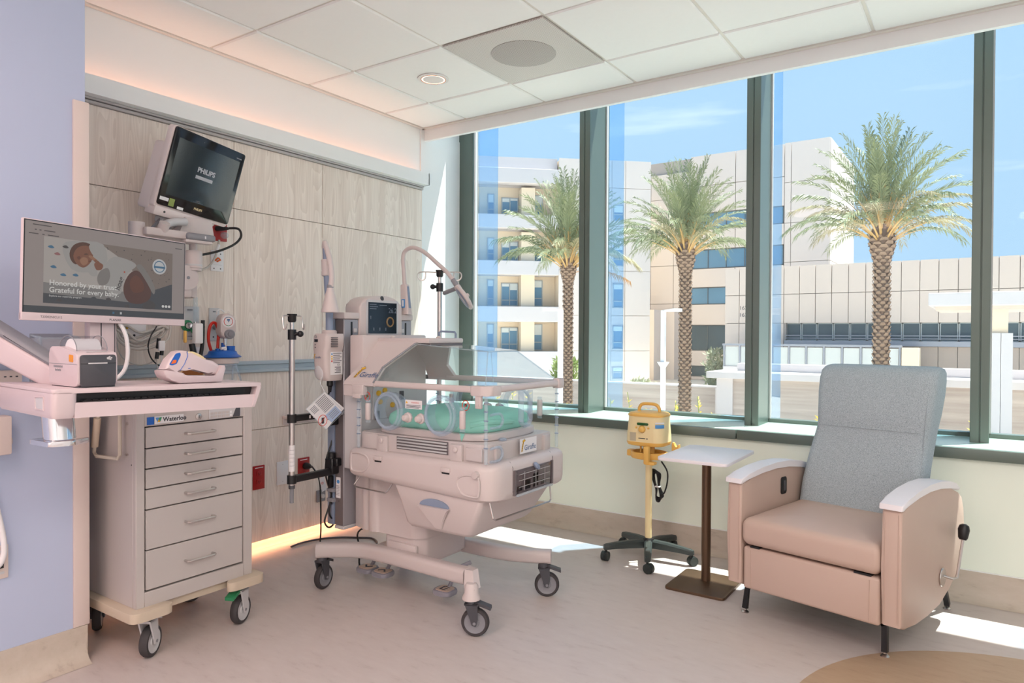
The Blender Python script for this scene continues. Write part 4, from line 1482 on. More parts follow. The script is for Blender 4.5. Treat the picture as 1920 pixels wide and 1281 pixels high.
# --- clear walls
AC, AE = M['acry'], M['acryedge']
ZB, ZT = 0.672, 0.946
part('clear_wall', MB().box(-2.285, -1.566, 2.146, 2.151, ZB, ZT), AC, inc, smooth=0, label='clear front wall')
part('clear_wall', MB().box(-2.285, -1.566, 2.676, 2.681, ZB, ZT), AC, inc, smooth=0, label='clear back wall')
part('clear_wall', MB().box(-1.571, -1.566, 2.151, 2.676, ZB, ZT), AC, inc, smooth=0, label='clear foot-end wall')
for (x, y) in ((-2.262, 2.148), (-1.572, 2.148), (-1.568, 2.672), (-2.262, 2.678)):
    b = MB().box(x - 0.007, x + 0.007, y - 0.004, y + 0.004, ZB, ZT, 0.003, 2)
    p_ = part('corner_post', b, AE, inc)
    bt = MB()
    for i in range(6):
        bt.box(x - 0.008, x + 0.008, y - 0.0050, y + 0.0050, ZB + 0.06 + 0.035 * i, ZB + 0.0635 + 0.035 * i)
    part('post_notch', bt, M['bluegrey'], p_, smooth=0, kind='stuff')
for (y) in (2.372, 2.44):
    part('hinge_tube', MB().cyl((-1.560, y, 0.815), (-1.560, y, 0.94), 0.012, n=12), M['tube'], inc)
part('hinge_end', MB().tube([(-1.560, 2.372, 0.815), (-1.560, 2.39, 0.80), (-1.560, 2.425, 0.80), (-1.560, 2.44, 0.815)], 0.010, 8, smooth=3), M['tube'], inc)
for z in (0.835, 0.705):
    part('wall_loop', MB().tube([(-1.562, 2.165, z + 0.025), (-1.562, 2.225, z + 0.025), (-1.562, 2.245, z), (-1.562, 2.225, z - 0.025), (-1.562, 2.165, z - 0.025)], 0.0055, 8, smooth=3), M['tube'], inc)
part('tube_grommet', MB().lathe([(0.016, 0), (0.018, 0.006), (0.012, 0.010), (0.008, 0.010), (0.008, 0)], (-1.600, 2.30, 0.744), (0, 0, 1), 16), M['tube'], inc)


def porthole(cx, y, cz, out):
    t = part('porthole_cuff', MB().tube([(cx + 0.074 * math.cos(RAD(a)), y + out * 0.010, cz + 0.076 * math.sin(RAD(a))) for a in range(0, 360, 12)], 0.0075, 10, closed=True)
             .tube([(cx + 0.066 * math.cos(RAD(a)), y + out * 0.022, cz + 0.068 * math.sin(RAD(a))) for a in range(0, 360, 12)], 0.0055, 8, closed=True), M['tube'], inc, label='clear tubular cuff around an arm port')
    part('cuff_sleeve', MB().lathe([(0.074, 0.0), (0.078, -0.02), (0.070, -0.042)], (cx, y, cz), (0, out, 0), 30, cap=False), M['tube'], t)
    return t


for y, out in ((2.146, -1), (2.681, 1)):
    for cx, lx, tilt in ((-2.070, -2.185, -0.006), (-1.790, -1.672, 0.008)):
        porthole(cx, y, 0.846, out)
        yy = y + out * 0.016
        k = part('port_latch', MB().lathe([(0.010, -0.036), (0.0125, -0.032), (0.0125, 0.032), (0.010, 0.036)], (lx, yy, 0.838), (tilt, 0, 1), 12), W, inc)
        part('latch_clip', MB().box(lx - 0.010, lx + 0.010, yy - 0.004, yy + 0.004, 0.876, 0.888).box(lx - 0.010, lx + 0.010, yy - 0.004, yy + 0.004, 0.790, 0.80), AE, k)
    for cx in (-1.963, -1.893):
        k = part('port_knob', MB().lathe([(0.018, 0.0), (0.022, 0.004), (0.022, 0.012), (0.016, 0.016), (0.014, 0.032), (0.010, 0.036), (0, 0.037)], (cx, y, 0.826), (0, out, 0), 8), W, inc)
b = MB()
for (cx, cz) in ((-2.205, 0.900), (-1.668, 0.893)):
    s_ = part('warning_sticker', MB().sheet([(p[0], 2.1455, p[1]) for p in circ(cx, cz, 0.017, 24)], (0, -1, 0), 0.0006), AC, inc)
    ring = [(cx + 0.0165 * math.cos(RAD(a)), 2.1445, cz + 0.019 * math.sin(RAD(a))) for a in range(0, 360, 15)]
    part('red_ring', MB().tube(ring, 0.0016, 6, closed=True).tube([(cx - 0.011, 2.1445, cz - 0.013), (cx + 0.011, 2.1445, cz + 0.013)], 0.0014, 6), M['inkred'], s_)
    part('pictogram', MB().box(cx - 0.006, cx + 0.006, 2.1450, 2.1454, cz - 0.004, cz + 0.007), M['green'] if cx < -2 else M['ink'], s_)
k = part('warning_label', MB().box(-1.985, -1.893, 2.1445, 2.1455, 0.862, 0.898), M['label'], inc, smooth=0)
text('lettering', 'WARNING', 0.009, M['inkred'], k, (-1.952, 2.1441, 0.885), '-y')
b = MB()
for i in range(3):
    b.box(-1.978, -1.90 - 0.01 * (i == 2), 2.1440, 2.1444, 0.876 - 0.005 * i, 0.878 - 0.005 * i)
part('print_lines', b, M['ink'], k, smooth=0, kind='stuff')
part('warning_triangle', MB().sheet([(-1.982, 2.1444, 0.884), (-1.970, 2.1444, 0.884), (-1.976, 2.1444, 0.894)], (0, -1, 0), 0.0003), M['inkyellow'], k)

nm_ = part('name_plate', MB().box(-1.5645, -1.5635, 2.372, 2.498, 0.682, 0.742), M['label'], inc, smooth=0, label='white name plate at the foot end')
giraffe(nm_, Matrix(((0, 0, 1, -1.5630), (1, 0, 0, 2.380), (0, 1, 0, 0.690), (0, 0, 0, 1))), 0.052)
# --- canopy rim
b = MB()
prof = rrect(-0.012, 0.012, -0.013, 0.013, 0.009, 3)
part('canopy_rim', MB().loft([[(x, 2.142 + p[0], 0.957 + p[1]) for p in prof] for x in (-2.20, -1.60)]), W, inc)
part('canopy_rim', MB().loft([[(x, 2.685 + p[0], 0.957 + p[1]) for p in prof] for x in (-2.20, -1.575)]), W, inc)
part('canopy_rim', MB().loft([[(-1.562 + p[0], y, 0.957 + p[1]) for p in prof] for y in (2.17, 2.68)]), W, inc)
k = part('rim_corner', MB().prism(rpoly([(-1.635, 2.126), (-1.575, 2.126), (-1.545, 2.150), (-1.545, 2.215), (-1.575, 2.215), (-1.60, 2.165), (-1.635, 2.165)], 0.01), 'z', 0.934, 0.972, 0.005), W, inc)
part('corner_catch', MB().box(-1.612, -1.585, 2.128, 2.146, 0.885, 0.936, 0.003, 1).box(-1.606, -1.590, 2.124, 2.130, 0.895, 0.905), W, k)
part('rim_corner', MB().box(-1.582, -1.545, 2.655, 2.70, 0.934, 0.978, 0.006, 2), W, inc)
k = part('hood_latch', MB().box(-2.275, -2.205, 2.118, 2.146, 0.905, 0.952, 0.005, 2), W, inc)
part('latch_hook', MB().box(-2.335, -2.27, 2.126, 2.150, 0.898, 0.950, 0.005, 2).box(-2.262, -2.215, 2.110, 2.125, 0.892, 0.912, 0.003, 1), W, k)

# --- clear canopy
cb = [(-2.16, 2.146), (-1.568, 2.146), (-1.568, 2.680), (-2.16, 2.680)]


def thin(pts, name, lab=None):
    n = (Vector(pts[1]) - Vector(pts[0])).cross(Vector(pts[2]) - Vector(pts[0]))
    return part(name, MB().sheet(pts, n, 0.004), M['canopy'], inc, smooth=0, label=lab)


A = (-2.14, 2.148, 0.968)
Bq = (-1.575, 2.148, 0.968)
Cq = (-1.680, 2.306, 1.098)
D = (-2.055, 2.290, 1.126)
A2, B2, C2, D2 = [(p[0], 2 * YC - p[1], p[2]) for p in (A, Bq, Cq, D)]
thin([A, Bq, Cq, D], 'canopy_panel')
thin([A2, D2, C2, B2], 'canopy_panel')
thin([D, Cq, C2, D2], 'canopy_panel')
thin([Bq, B2, C2, Cq], 'canopy_panel')
for (p, q) in ((Bq, Cq), (B2, C2), (Cq, C2), (Cq, D), (C2, D2)):
    part('canopy_edge', MB().tube([p, q], 0.0026, 6), AE, inc)
q0, q1 = (-1.585, 2.215, 0.968), (-1.685, 2.335, 1.098)
part('canopy_edge', MB().tube([q0, q1], 0.002, 6), AE, inc)

# --- hood at the head end: front plate, back plate, top cover, head wall
prof = [(2.122, 0.948), (2.126, 0.962), (2.188, 1.025), (2.287, 1.130), (2.30, 1.150)]
for sgn in (1, -1):
    def fy(y):
        return y if sgn == 1 else 2 * YC - y
    xl = [-2.330, -2.328, -2.305, -2.298, -2.298]
    xr = [-2.150, -2.152, -2.158, -2.056, -2.045]
    b = MB()
    b.loft([[(xl[i], fy(prof[i][0]), prof[i][1]), (xr[i], fy(prof[i][0]), prof[i][1]), (xr[i], fy(prof[i][0] + 0.016), prof[i][1] - 0.006), (xl[i], fy(prof[i][0] + 0.016), prof[i][1] - 0.006)] for i in range(5)])
    hp = part('hood_plate', b, W if sgn == 1 else M['white'], inc, smooth=0, label='sloping front hood plate' if sgn == 1 else 'sloping back hood plate')
    if sgn == 1:
        up = Vector((0, 2.188 - 2.126, 1.025 - 0.962)).normalized()
        x_ = Vector((1, 0, 0))
        n_ = x_.cross(up)
        mm = Matrix(((x_.x, up.x, n_.x, -2.285), (x_.y, up.y, n_.y, 2.1385), (x_.z, up.z, n_.z, 0.9795), (0, 0, 0, 1)))
        giraffe(hp, mm, 0.066)
        eg = MB().tube([(xr[i] + 0.002, prof[i][0] - 0.001, prof[i][1]) for i in range(1, 4)], 0.004, 6)
        part('plate_edge', eg, M['grey'], hp)
b = MB().box(-2.31, -1.985, 2.292, 2 * YC - 2.292, 1.130, 1.152, 0.006, 2)
part('hood_top', b, W, inc)
part('hood_top_lip', MB().box(-2.04, -1.982, 2.30, 2 * YC - 2.30, 1.118, 1.131, 0.003, 1), M['towerdark'], inc)
part('head_wall', MB().box(-2.375, -2.29, 2.20, 2 * YC - 2.20, 0.90, 1.165, 0.008, 2), W, inc)
part('head_wall_lower', MB().box(-2.40, -2.292, 2.19, 2 * YC - 2.19, 0.56, 0.91, 0.004, 1), M['greywhite'], inc)
part('grab_handle', MB().tube([(-2.12, 2.52, 1.15), (-2.12, 2.52, 1.178), (-2.11, 2.525, 1.183), (-2.03, 2.525, 1.180), (-2.02, 2.52, 1.172), (-2.02, 2.52, 1.15)], 0.005, 8), M['bluegrey'], inc)
for (x, y) in ((-2.22, 2.32), (-2.08, 2.47)):
    part('hood_button', MB().lathe([(0.012, 0), (0.012, 0.006), (0.006, 0.010), (0, 0.011)], (x, y, 1.151), (0, 0, 1), 12), W, inc)
# things seen through the front wall on the head wall
pnl = part('sensor_panel', MB().box(-2.294, -2.286, 2.26, 2.50, 0.78, 0.93, 0.003, 1), M['greywhite'], inc)
b = MB()
for (y, z) in ((2.29, 0.90), (2.33, 0.91), (2.30, 0.86), (2.38, 0.84)):
    b.cyl((-2.288, y, z), (-2.278, y, z), 0.012, n=12)
part('sensor_socket', b, M['inkyellow'], pnl, kind='stuff')
b = MB()
for (y, z) in ((2.44, 0.88), (2.47, 0.80), (2.28, 0.80)):
    b.box(-2.288, -2.276, y - 0.01, y + 0.01, z - 0.02, z + 0.02)
part('sensor_port', b, M['dgrey'], pnl, kind='stuff')

# --- towers and control screen
def tower(y0, y1, inner):
    t = part('tower', MB().box(-2.475, -2.42, y0, y1, 0.285, 1.238, 0.004, 1), M['tower'], inc)
    part('tower_cap', MB().box(-2.50, -2.414, y0 - 0.004, y1 + 0.004, 1.238, 1.268, 0.005, 2), W, t)
    part('tower_foot', MB().box(-2.478, -2.416, y0 - 0.003, y1 + 0.003, 0.272, 0.287, 0.003, 1), M['greywhite'], t)
    ys = y0 + (y1 - y0) * (0.52 if inner > 0 else 0.40)
    part('slot', MB().box(-2.4205, -2.4185, ys - 0.005, ys + 0.005, 0.7, 1.225), M['black'], t)
    k = part('release_button', MB().box(-2.421, -2.415, ys + inner * 0.022 - 0.009, ys + inner * 0.022 + 0.009, 1.175, 1.195, 0.002, 1), M['greywhite'], t)
    b = MB()
    for z in (0.40, 0.80):
        b.cyl((-2.45, y0 - 0.0015, z), (-2.45, y0 + 0.001, z), 0.004, n=8)
    part('screw', b, M['black'], t, kind='stuff')
    return t


tw = tower(2.207, 2.295, 1)
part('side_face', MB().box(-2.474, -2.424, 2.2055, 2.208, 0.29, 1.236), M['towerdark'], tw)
lb = part('instruction_label', MB().box(-2.466, -2.438, 2.2035, 2.2057, 0.415, 0.51), M['label'], tw, smooth=0)
part('blue_mark', MB().sheet([(p[0], 2.2034, p[1]) for p in circ(-2.452, 0.490, 0.009, 16)], (0, -1, 0), 0.0004), M['labelblue'], lb)
b = MB()
for i in range(7):
    b.box(-2.463, -2.443, 2.2030, 2.2035, 0.470 - 0.007 * i, 0.472 - 0.007 * i)
part('print_lines', b, M['grey'], lb, smooth=0, kind='stuff')
tower(2.585, 2.66, -1)
part('accessory_rail', MB().box(-2.528, -2.482, 2.205, 2.245, 0.285, 1.24, 0.006, 2), M['bluegrey'], inc)
part('accessory_rail', MB().box(-2.528, -2.482, 2.62, 2.66, 0.285, 1.24, 0.006, 2), M['bluegrey'], inc)
part('cross_plate', MB().box(-2.50, -2.44, 2.24, 2.63, 0.60, 1.16), M['tower'], inc)
y0, y1 = 2.297, 2.585
arch = [(y0, 1.14)] + [(y1, 1.14)] + [(y1, 1.295), (y1 - 0.012, 1.312)] + [(y0 + (y1 - y0) * (1 - t), 1.318 + 0.036 * math.sin(PI * t) ** 0.8) for t in (0.1, 0.2, 0.3, 0.4, 0.5, 0.6, 0.7, 0.8, 0.9)] + [(y0 + 0.012, 1.312), (y0, 1.295)]
hd = part('display_housing', MB().prism(arch, 'x', -2.515, -2.412, 0.010, 3), W, inc)
part('bezel', MB().prism(rrect(2.336, 2.552, 1.165, 1.332, 0.012), 'x', -2.413, -2.4095), M['greywhite'], hd)
sc_ = part('control_screen', MB().box(-2.4096, -2.4080, 2.348, 2.538, 1.172, 1.320), M['screen_dark'], hd, smooth=0)
M['scr_txt'] = mat('screen_text_grey', (96, 104, 116), 0.5, var=0, emit=(120, 128, 140), estr=0.12)
M['scr_amber'] = mat('screen_amber', (128, 102, 66), 0.5, var=0, emit=(150, 118, 70), estr=0.12)
text('screen_reading', '26.2', 0.034, M['scr_txt'], sc_, (-2.4074, 2.480, 1.272), '+x')
part('screen_dial', MB().tube([(-2.4076, 2.492 + 0.022 * math.cos(RAD(a)), 1.228 + 0.022 * math.sin(RAD(a))) for a in range(0, 360, 30)], 0.004, 5, closed=True), M['scr_amber'], sc_)
b = MB()
for (ya, yb, z) in ((2.356, 2.40, 1.308), (2.356, 2.41, 1.298), (2.356, 2.40, 1.288), (2.42, 2.47, 1.306), (2.38, 2.386, 1.185), (2.42, 2.426, 1.185), (2.46, 2.466, 1.185), (2.36, 2.365, 1.24)):
    b.box(-2.4080, -2.4076, ya, yb, z, z + 0.003 + 0.012 * (yb - ya < 0.01))
part('screen_lines', b, M['scr_txt'], sc_, smooth=0, kind='stuff')
part('alarm_button', MB().lathe([(0.010, 0), (0.010, 0.003), (0.006, 0.003), (0.006, 0.001), (0, 0.001)], (-2.412, 2.440, 1.341), (1, 0, 0), 16, sy=1.2), M['dgrey'], hd)


# ================================================================== ON AND AROUND THE INCUBATOR
# --- phototherapy light: control box, blue conduit, white flexible light guide with a cone
t = thing('phototherapy_light', 'white phototherapy light box with a hanging cone lamp, on the side of the incubator', 'medical lamp', (-2.46, 2.15, 0.95))


def boxring(x0, x1, y0, y1, r, z):
    return [(p[0], p[1], z) for p in rrect(x0, x1, y0, y1, r, 4)]


b = MB().loft([boxring(-2.470, -2.425, 2.120, 2.205, 0.012, 0.958), boxring(-2.492, -2.420, 2.108, 2.206, 0.016, 0.972), boxring(-2.505, -2.418, 2.100, 2.206, 0.018, 1.02),
               boxring(-2.508, -2.420, 2.098, 2.206, 0.018, 1.085), boxring(-2.508, -2.408, 2.095, 2.206, 0.018, 1.115), boxring(-2.506, -2.406, 2.096, 2.206, 0.018, 1.158), boxring(-2.500, -2.415, 2.104, 2.206, 0.014, 1.170)])
bx = part('light_box', b, W, t)
part('cap', MB().lathe([(0.034, 1.168), (0.034, 1.180), (0.030, 1.184), (0.030, 1.186), (0, 1.186)], (-2.462, 2.158, 0), n=20), W, bx)
part('grey_bulge', MB().ball((-2.47, 2.112, 1.0), 0.040, 18, (0.85, 0.42, 1.0)), M['greywhite'], bx)
b = MB()
for i in range(6):
    b.box(-2.4065, -2.4055 + 0.004, 2.118, 2.155, 1.150 - 0.008 * i, 1.1535 - 0.008 * i)
part('vent_slot', b, M['dgrey'], bx, smooth=0, kind='stuff')
b = MB()
for i in range(8):
    b.box(-2.5115, -2.505, 2.115, 2.19, 1.140 - 0.0075 * i, 1.1435 - 0.0075 * i)
part('rear_fin', b, M['dgrey'], bx, smooth=0, kind='stuff')
part('readout', MB().box(-2.488, -2.466, 2.0938, 2.0955, 1.132, 1.145), M['screen_dark'], bx)
for z in (1.120, 1.108):
    part('indicator', MB().cyl((-2.483, 2.0968, z), (-2.483, 2.0945, z), 0.003, n=8), M['ink'], bx)
part('maker_ring', MB().tube([(-2.480 + 0.006 * math.cos(RAD(a)), 2.0955, 1.156 + 0.006 * math.sin(RAD(a))) for a in range(0, 360, 30)], 0.001, 5, closed=True), M['grey'], bx)
lbl = part('rating_label', MB().box(-2.4178, -2.4168, 2.125, 2.196, 0.985, 1.088), M['label'], bx, smooth=0)
b = MB()
for i in range(6):
    b.box(-2.4168, -2.4163, 2.140, 2.190 - 0.01 * (i % 2), 1.080 - 0.0085 * i, 1.0825 - 0.0085 * i)
for i in range(5):
    b.box(-2.4168, -2.4163, 2.150 + 0.008 * (i % 2), 2.185, 1.018 - 0.006 * i, 1.0205 - 0.006 * i)
part('print_lines', b, M['ink'], lbl, smooth=0, kind='stuff')
for i, k in enumerate(('labelblue', 'inkyellow', 'inkyellow', 'inkred')):
    part('print_symbol', MB().sheet([(-2.4166, p[0], p[1]) for p in circ(2.133, 1.078 - 0.0105 * i, 0.0042, 10)], (1, 0, 0), 0.0003), M[k], lbl)
text('print_mark', 'CE', 0.013, M['ink'], lbl, (-2.4160, 2.163, 1.026), '+x')
giraffe(bx, Matrix(((1, 0, 0, -2.495), (0, 0, -1, 2.0968), (0, 1, 0, 1.058), (0, 0, 0, 1))), 0.022)
part('conduit', MB().tube([(-2.460, 2.158, 1.18), (-2.463, 2.158, 1.28), (-2.476, 2.158, 1.385), (-2.486, 2.158, 1.48), (-2.494, 2.158, 1.572)], 0.018, 12, taper=0.011), M['bluegrey'], t)
part('joint', MB().cyl((-2.4815, 2.158, 1.432), (-2.4885, 2.158, 1.506), 0.0205, n=16).cyl((-2.4818, 2.158, 1.436), (-2.4834, 2.158, 1.452), 0.0225, n=16), W, t)
part('flex_guide', MB().tube([(-2.493, 2.155, 1.560), (-2.484, 2.150, 1.582), (-2.462, 2.138, 1.562), (-2.420, 2.122, 1.50), (-2.395, 2.112, 1.42), (-2.398, 2.108, 1.375)], 0.0125, 12, smooth=5), W, t)
cn = part('cone_lamp', MB().lathe([(0.013, 1.378), (0.0165, 1.362), (0.021, 1.345), (0.034, 1.290), (0.039, 1.274), (0.0385, 1.264), (0.035, 1.264), (0.0, 1.272)], (-2.400, 2.108, 0), n=24), W, t)
part('grey_collar', MB().lathe([(0.0145, 1.372), (0.0150, 1.382), (0.0145, 1.386), (0.0135, 1.386), (0.0135, 1.372)], (-2.400, 2.108, 0), n=20, cap=False), M['grey'], cn)
part('power_plug', MB().lathe([(0.014, 0.962), (0.014, 0.935), (0.009, 0.930), (0.007, 0.905)], (-2.455, 2.155, 0), n=12), M['black'], t)

# --- exam light: ring lamp on a gooseneck
t = thing('exam_light', 'white gooseneck examination lamp with a round head, arching over the incubator', 'medical lamp', (-2.417, 2.62, 1.268))
part('base', MB().loft([boxring(-2.447, -2.392, 2.60, 2.64, 0.010, 1.269), boxring(-2.445, -2.394, 2.602, 2.638, 0.010, 1.29), boxring(-2.452, -2.408, 2.605, 2.635, 0.010, 1.415), boxring(-2.449, -2.411, 2.607, 2.633, 0.010, 1.42)]), W, t)
part('side_trim', MB().loft([[(-2.3955, 2.612, 1.30), (-2.3955, 2.626, 1.30), (-2.393, 2.626, 1.30), (-2.393, 2.612, 1.30)], [(-2.409, 2.612, 1.41), (-2.409, 2.626, 1.41), (-2.4065, 2.626, 1.41), (-2.4065, 2.612, 1.41)]]), M['bluegrey'], t)
lb = part('base_label', MB().box(-2.432, -2.412, 2.598, 2.6015, 1.302, 1.345), M['labelblue'], t)
part('label_print', MB().box(-2.427, -2.417, 2.5972, 2.5985, 1.308, 1.340), M['label'], lb)
part('gooseneck', MB().tube([(-2.430, 2.62, 1.41), (-2.436, 2.62, 1.48), (-2.442, 2.62, 1.555), (-2.425, 2.62, 1.590), (-2.373, 2.62, 1.603), (-2.30, 2.62, 1.575), (-2.216, 2.62, 1.515), (-2.15, 2.62, 1.465), (-2.105, 2.62, 1.415)], 0.0105, 12, smooth=5), W, t)
part('neck_collar', MB().cyl((-2.118, 2.62, 1.432), (-2.088, 2.62, 1.393), 0.0125, n=14), M['grey'], t)
nrm = (_r * -0.80 + Vector((0, 0, -0.56)) + _fw * -0.16).normalized()
hc = Vector((-2.045, 2.615, 1.345))
hd2 = part('lamp_head', MB().lathe([(0, -0.012), (0.045, -0.012), (0.062, -0.008), (0.068, 0.0), (0.064, 0.008), (0.050, 0.012), (0, 0.012)], hc, nrm, 32), W, t)
part('light_ring', MB().lathe([(0.055, 0.0105), (0.050, 0.0135), (0.028, 0.0135), (0.026, 0.011)], hc, nrm, 32, cap=False), M['bluegrey'], hd2)
part('head_knob', MB().lathe([(0.010, -0.012), (0.010, -0.022), (0.006, -0.026), (0, -0.026)], hc, nrm, 12), W, hd2)
part('head_socket', MB().cyl((-2.092, 2.62, 1.398), (-2.075, 2.618, 1.378), 0.016, n=14), W, t)
part('grip_handle', MB().cyl((-2.090, 2.625, 1.393), (-2.205, 2.66, 1.372), 0.0105, n=12), M['grey'], t)


# --- drip stands
def pole_top(t, x, y, z, ydir):
    part('pole_head', MB().lathe([(0.014, -0.030), (0.018, -0.022), (0.018, -0.004), (0.021, 0.0), (0.021, 0.006), (0, 0.006)], (x, y, z), n=16), M['black'], t)
    c = part('clamp_collar', MB().lathe([(0.018, -0.02), (0.018, 0.02), (0.0175, 0.024), (0.0175, 0.024)], (x, y, z - 0.085), n=16), M['black'], t)
    d = Vector((_r.x, _r.y, 0))
    p0 = Vector((x, y, z - 0.080))
    part('clamp_knob', MB().cyl(p0, p0 + d * (0.032 * ydir), 0.008, n=10).ball(p0 + d * (0.036 * ydir), 0.014, 12), M['black'], c)


t = thing('iv_pole', 'steel drip stand clamped on black arms left of the incubator tower', 'iv pole', (-2.47, 1.958, 0.44))
part('outer_tube', MB().cyl((-2.47, 1.958, 0.508), (-2.47, 1.958, 1.165), 0.0125, n=18), M['steel'], t)
part('inner_tube', MB().cyl((-2.47, 1.958, 1.16), (-2.47, 1.958, 1.245), 0.009, n=14), M['steel'], t)
part('lower_tube', MB().cyl((-2.47, 1.958, 0.438), (-2.47, 1.958, 0.508), 0.0085, n=14), M['grey'], t)
part('tube_collar', MB().cyl((-2.47, 1.958, 0.50), (-2.47, 1.958, 0.515), 0.0135, n=18), M['dgrey'], t)
pole_top(t, -2.47, 1.958, 1.248, 1)
for sg in (-1, 1):
    part('hook', MB().tube([(-2.47, 1.958 + sg * 0.015, 1.246), (-2.47, 1.958 + sg * 0.040, 1.246), (-2.468, 1.958 + sg * 0.050, 1.238), (-2.462, 1.958 + sg * 0.051, 1.195), (-2.452, 1.958 + sg * 0.049, 1.188), (-2.445, 1.958 + sg * 0.045, 1.21)], 0.0032, 8, smooth=2), M['steel'], t)
ps = part('paper_sleeve', MB().cyl((-2.47, 1.958, 0.575), (-2.47, 1.958, 0.688), 0.0132, n=18), M['label'], t)
b = MB()
for i in range(5):
    b.tube([(-2.47 + 0.0134 * math.cos(RAD(a)), 1.958 + 0.0134 * math.sin(RAD(a)), 0.60 + 0.017 * i) for a in (-80, -50, -20, 10)], 0.0008, 4)
part('print_lines', b, M['grey'], ps, kind='stuff')
for (z, h, lab) in ((0.803, 0.014, 1), (0.540, 0.015, 0)):
    a = part('clamp_arm', MB().box(-2.484, -2.456, 1.945, 2.215, z - h, z + h, 0.004, 2).cyl((-2.47, 1.958, z - 0.018), (-2.47, 1.958, z + 0.018), 0.020, n=16), M['black'], t)
    if lab:
        for i, ww in enumerate((0.008, 0.010, 0.022)):
            y0 = 2.04 + 0.022 * i
            part('arm_label', MB().box(-2.4562, -2.4552, y0, y0 + ww, z - 0.006, z + 0.007), M['label'], a)
        part('tower_clamp', MB().box(-2.495, -2.45, 2.14, 2.206, 0.752, 0.79, 0.004, 1), M['black'], a)
        part('grey_strap', MB().box(-2.50, -2.40, 2.196, 2.206, 0.80, 0.822, 0.003, 1), M['grey'], a)
    else:
        part('tower_clamp', MB().box(-2.50, -2.45, 2.165, 2.225, 0.528, 0.60, 0.004, 1).cyl((-2.475, 2.185, 0.60), (-2.475, 2.185, 0.625), 0.018, n=12), M['black'], a)
        part('clamp_screw', MB().box(-2.455, -2.430, 2.175, 2.206, 0.565, 0.602, 0.004, 1), M['black'], a)

t = thing('iv_pole', 'taller steel drip stand with two looped hooks behind the incubator hood', 'iv pole', (-2.335, 2.78, 0.5))
part('outer_tube', MB().cyl((-2.335, 2.78, 0.5), (-2.335, 2.78, 1.42), 0.0125, n=18), M['steel'], t)
part('inner_tube', MB().cyl((-2.335, 2.78, 1.40), (-2.335, 2.78, 1.49), 0.009, n=14), M['steel'], t)
pole_top(t, -2.335, 2.78, 1.495, -1)
dd = Vector((_r.x, _r.y, 0))
for sg in (-1, 1):
    c_ = Vector((-2.335, 2.78, 1.488))
    P = [c_ + dd * (sg * 0.012), c_ + dd * (sg * 0.07) + Vector((0, 0, 0.003)), c_ + dd * (sg * 0.105), c_ + dd * (sg * 0.112) + Vector((0, 0, -0.022)), c_ + dd * (sg * 0.097) + Vector((0, 0, -0.040)), c_ + dd * (sg * 0.078) + Vector((0, 0, -0.034)), c_ + dd * (sg * 0.073) + Vector((0, 0, -0.010)), c_ + dd * (sg * 0.074) + Vector((0, 0, 0.0))]
    part('hook', MB().tube(P, 0.0034, 8, smooth=4), M['steel'], t)
for z in (0.62, 0.95):
    part('clamp_arm', MB().tube([(-2.335, 2.78, z), (-2.42, 2.70, z), (-2.45, 2.662, z)], 0.012, 8), M['black'], t)

# --- card hanging from the phototherapy box
t = thing('instruction_card', 'laminated instruction card hanging askew beside the incubator tower', 'card', (-2.405, 2.083, 0.747))
cs = [(-2.402, 1.976, 0.846), (-2.402, 2.087, 0.747), (-2.402, 2.192, 0.832), (-2.402, 2.078, 0.915)]
part('sheet', MB().sheet(cs, (1, 0, 0), 0.002), M['label'], t, smooth=0)
o_ = Vector(cs[0])
ex = (Vector(cs[1]) - o_)
ey = (Vector(cs[3]) - o_)


def K(u, v, dx=0.0024):
    q = o_ + ex * u + ey * v
    return Vector((q.x + dx, q.y, q.z))


def patch(u0, u1, v0, v1):
    return [K(u0, v0), K(u1, v0), K(u1, v1), K(u0, v1)]


part('blue_panel', MB().sheet(patch(0.62, 0.96, 0.34, 0.92)[::1], (1, 0, 0), 0.0004), mat('pale_blue_print', (176, 196, 226), 0.6, var=0), t, smooth=0)
b = MB()
for i in range(9):
    b.sheet(patch(0.06 + 0.057 * i, 0.085 + 0.057 * i, 0.42, 0.92), (1, 0, 0), 0.0004)
for i in range(5):
    b.sheet(patch(0.10 + 0.05 * i, 0.12 + 0.05 * i, 0.08, 0.34), (1, 0, 0), 0.0004)
for i in range(4):
    b.sheet(patch(0.68 + 0.06 * i, 0.70 + 0.06 * i, 0.45, 0.85), (1, 0, 0), 0.0008)
part('print_lines', b, M['grey'], t, smooth=0, kind='stuff')
cc = K(0.68, 0.15)
part('red_ring', MB().tube([(cc.x, cc.y + 0.024 * math.cos(RAD(a)), cc.z + 0.024 * math.sin(RAD(a))) for a in range(0, 360, 18)], 0.0014, 5, closed=True).tube([(cc.x, cc.y - 0.017, cc.z - 0.017), (cc.x, cc.y + 0.017, cc.z + 0.017)], 0.0012, 5), M['inkred'], t)
part('pictogram', MB().box(cc.x - 0.0002, cc.x + 0.0003, cc.y - 0.006, cc.y + 0.008, cc.z - 0.014, cc.z + 0.012).box(cc.x - 0.0002, cc.x + 0.0003, cc.y + 0.028, cc.y + 0.04, cc.z + 0.0, cc.z + 0.03), M['ink'], t, smooth=0, kind='stuff')
part('clear_edge', MB().tube([K(0, 0), K(1, 0), K(1, 1), K(0, 1)], 0.002, 5, closed=True), M['acryedge'], t)
part('hanging_loop', MB().tube([K(0.02, 0.98), (-2.42, 2.07, 0.95), (-2.43, 2.085, 0.975)], 0.0012, 5), M['label'], t)

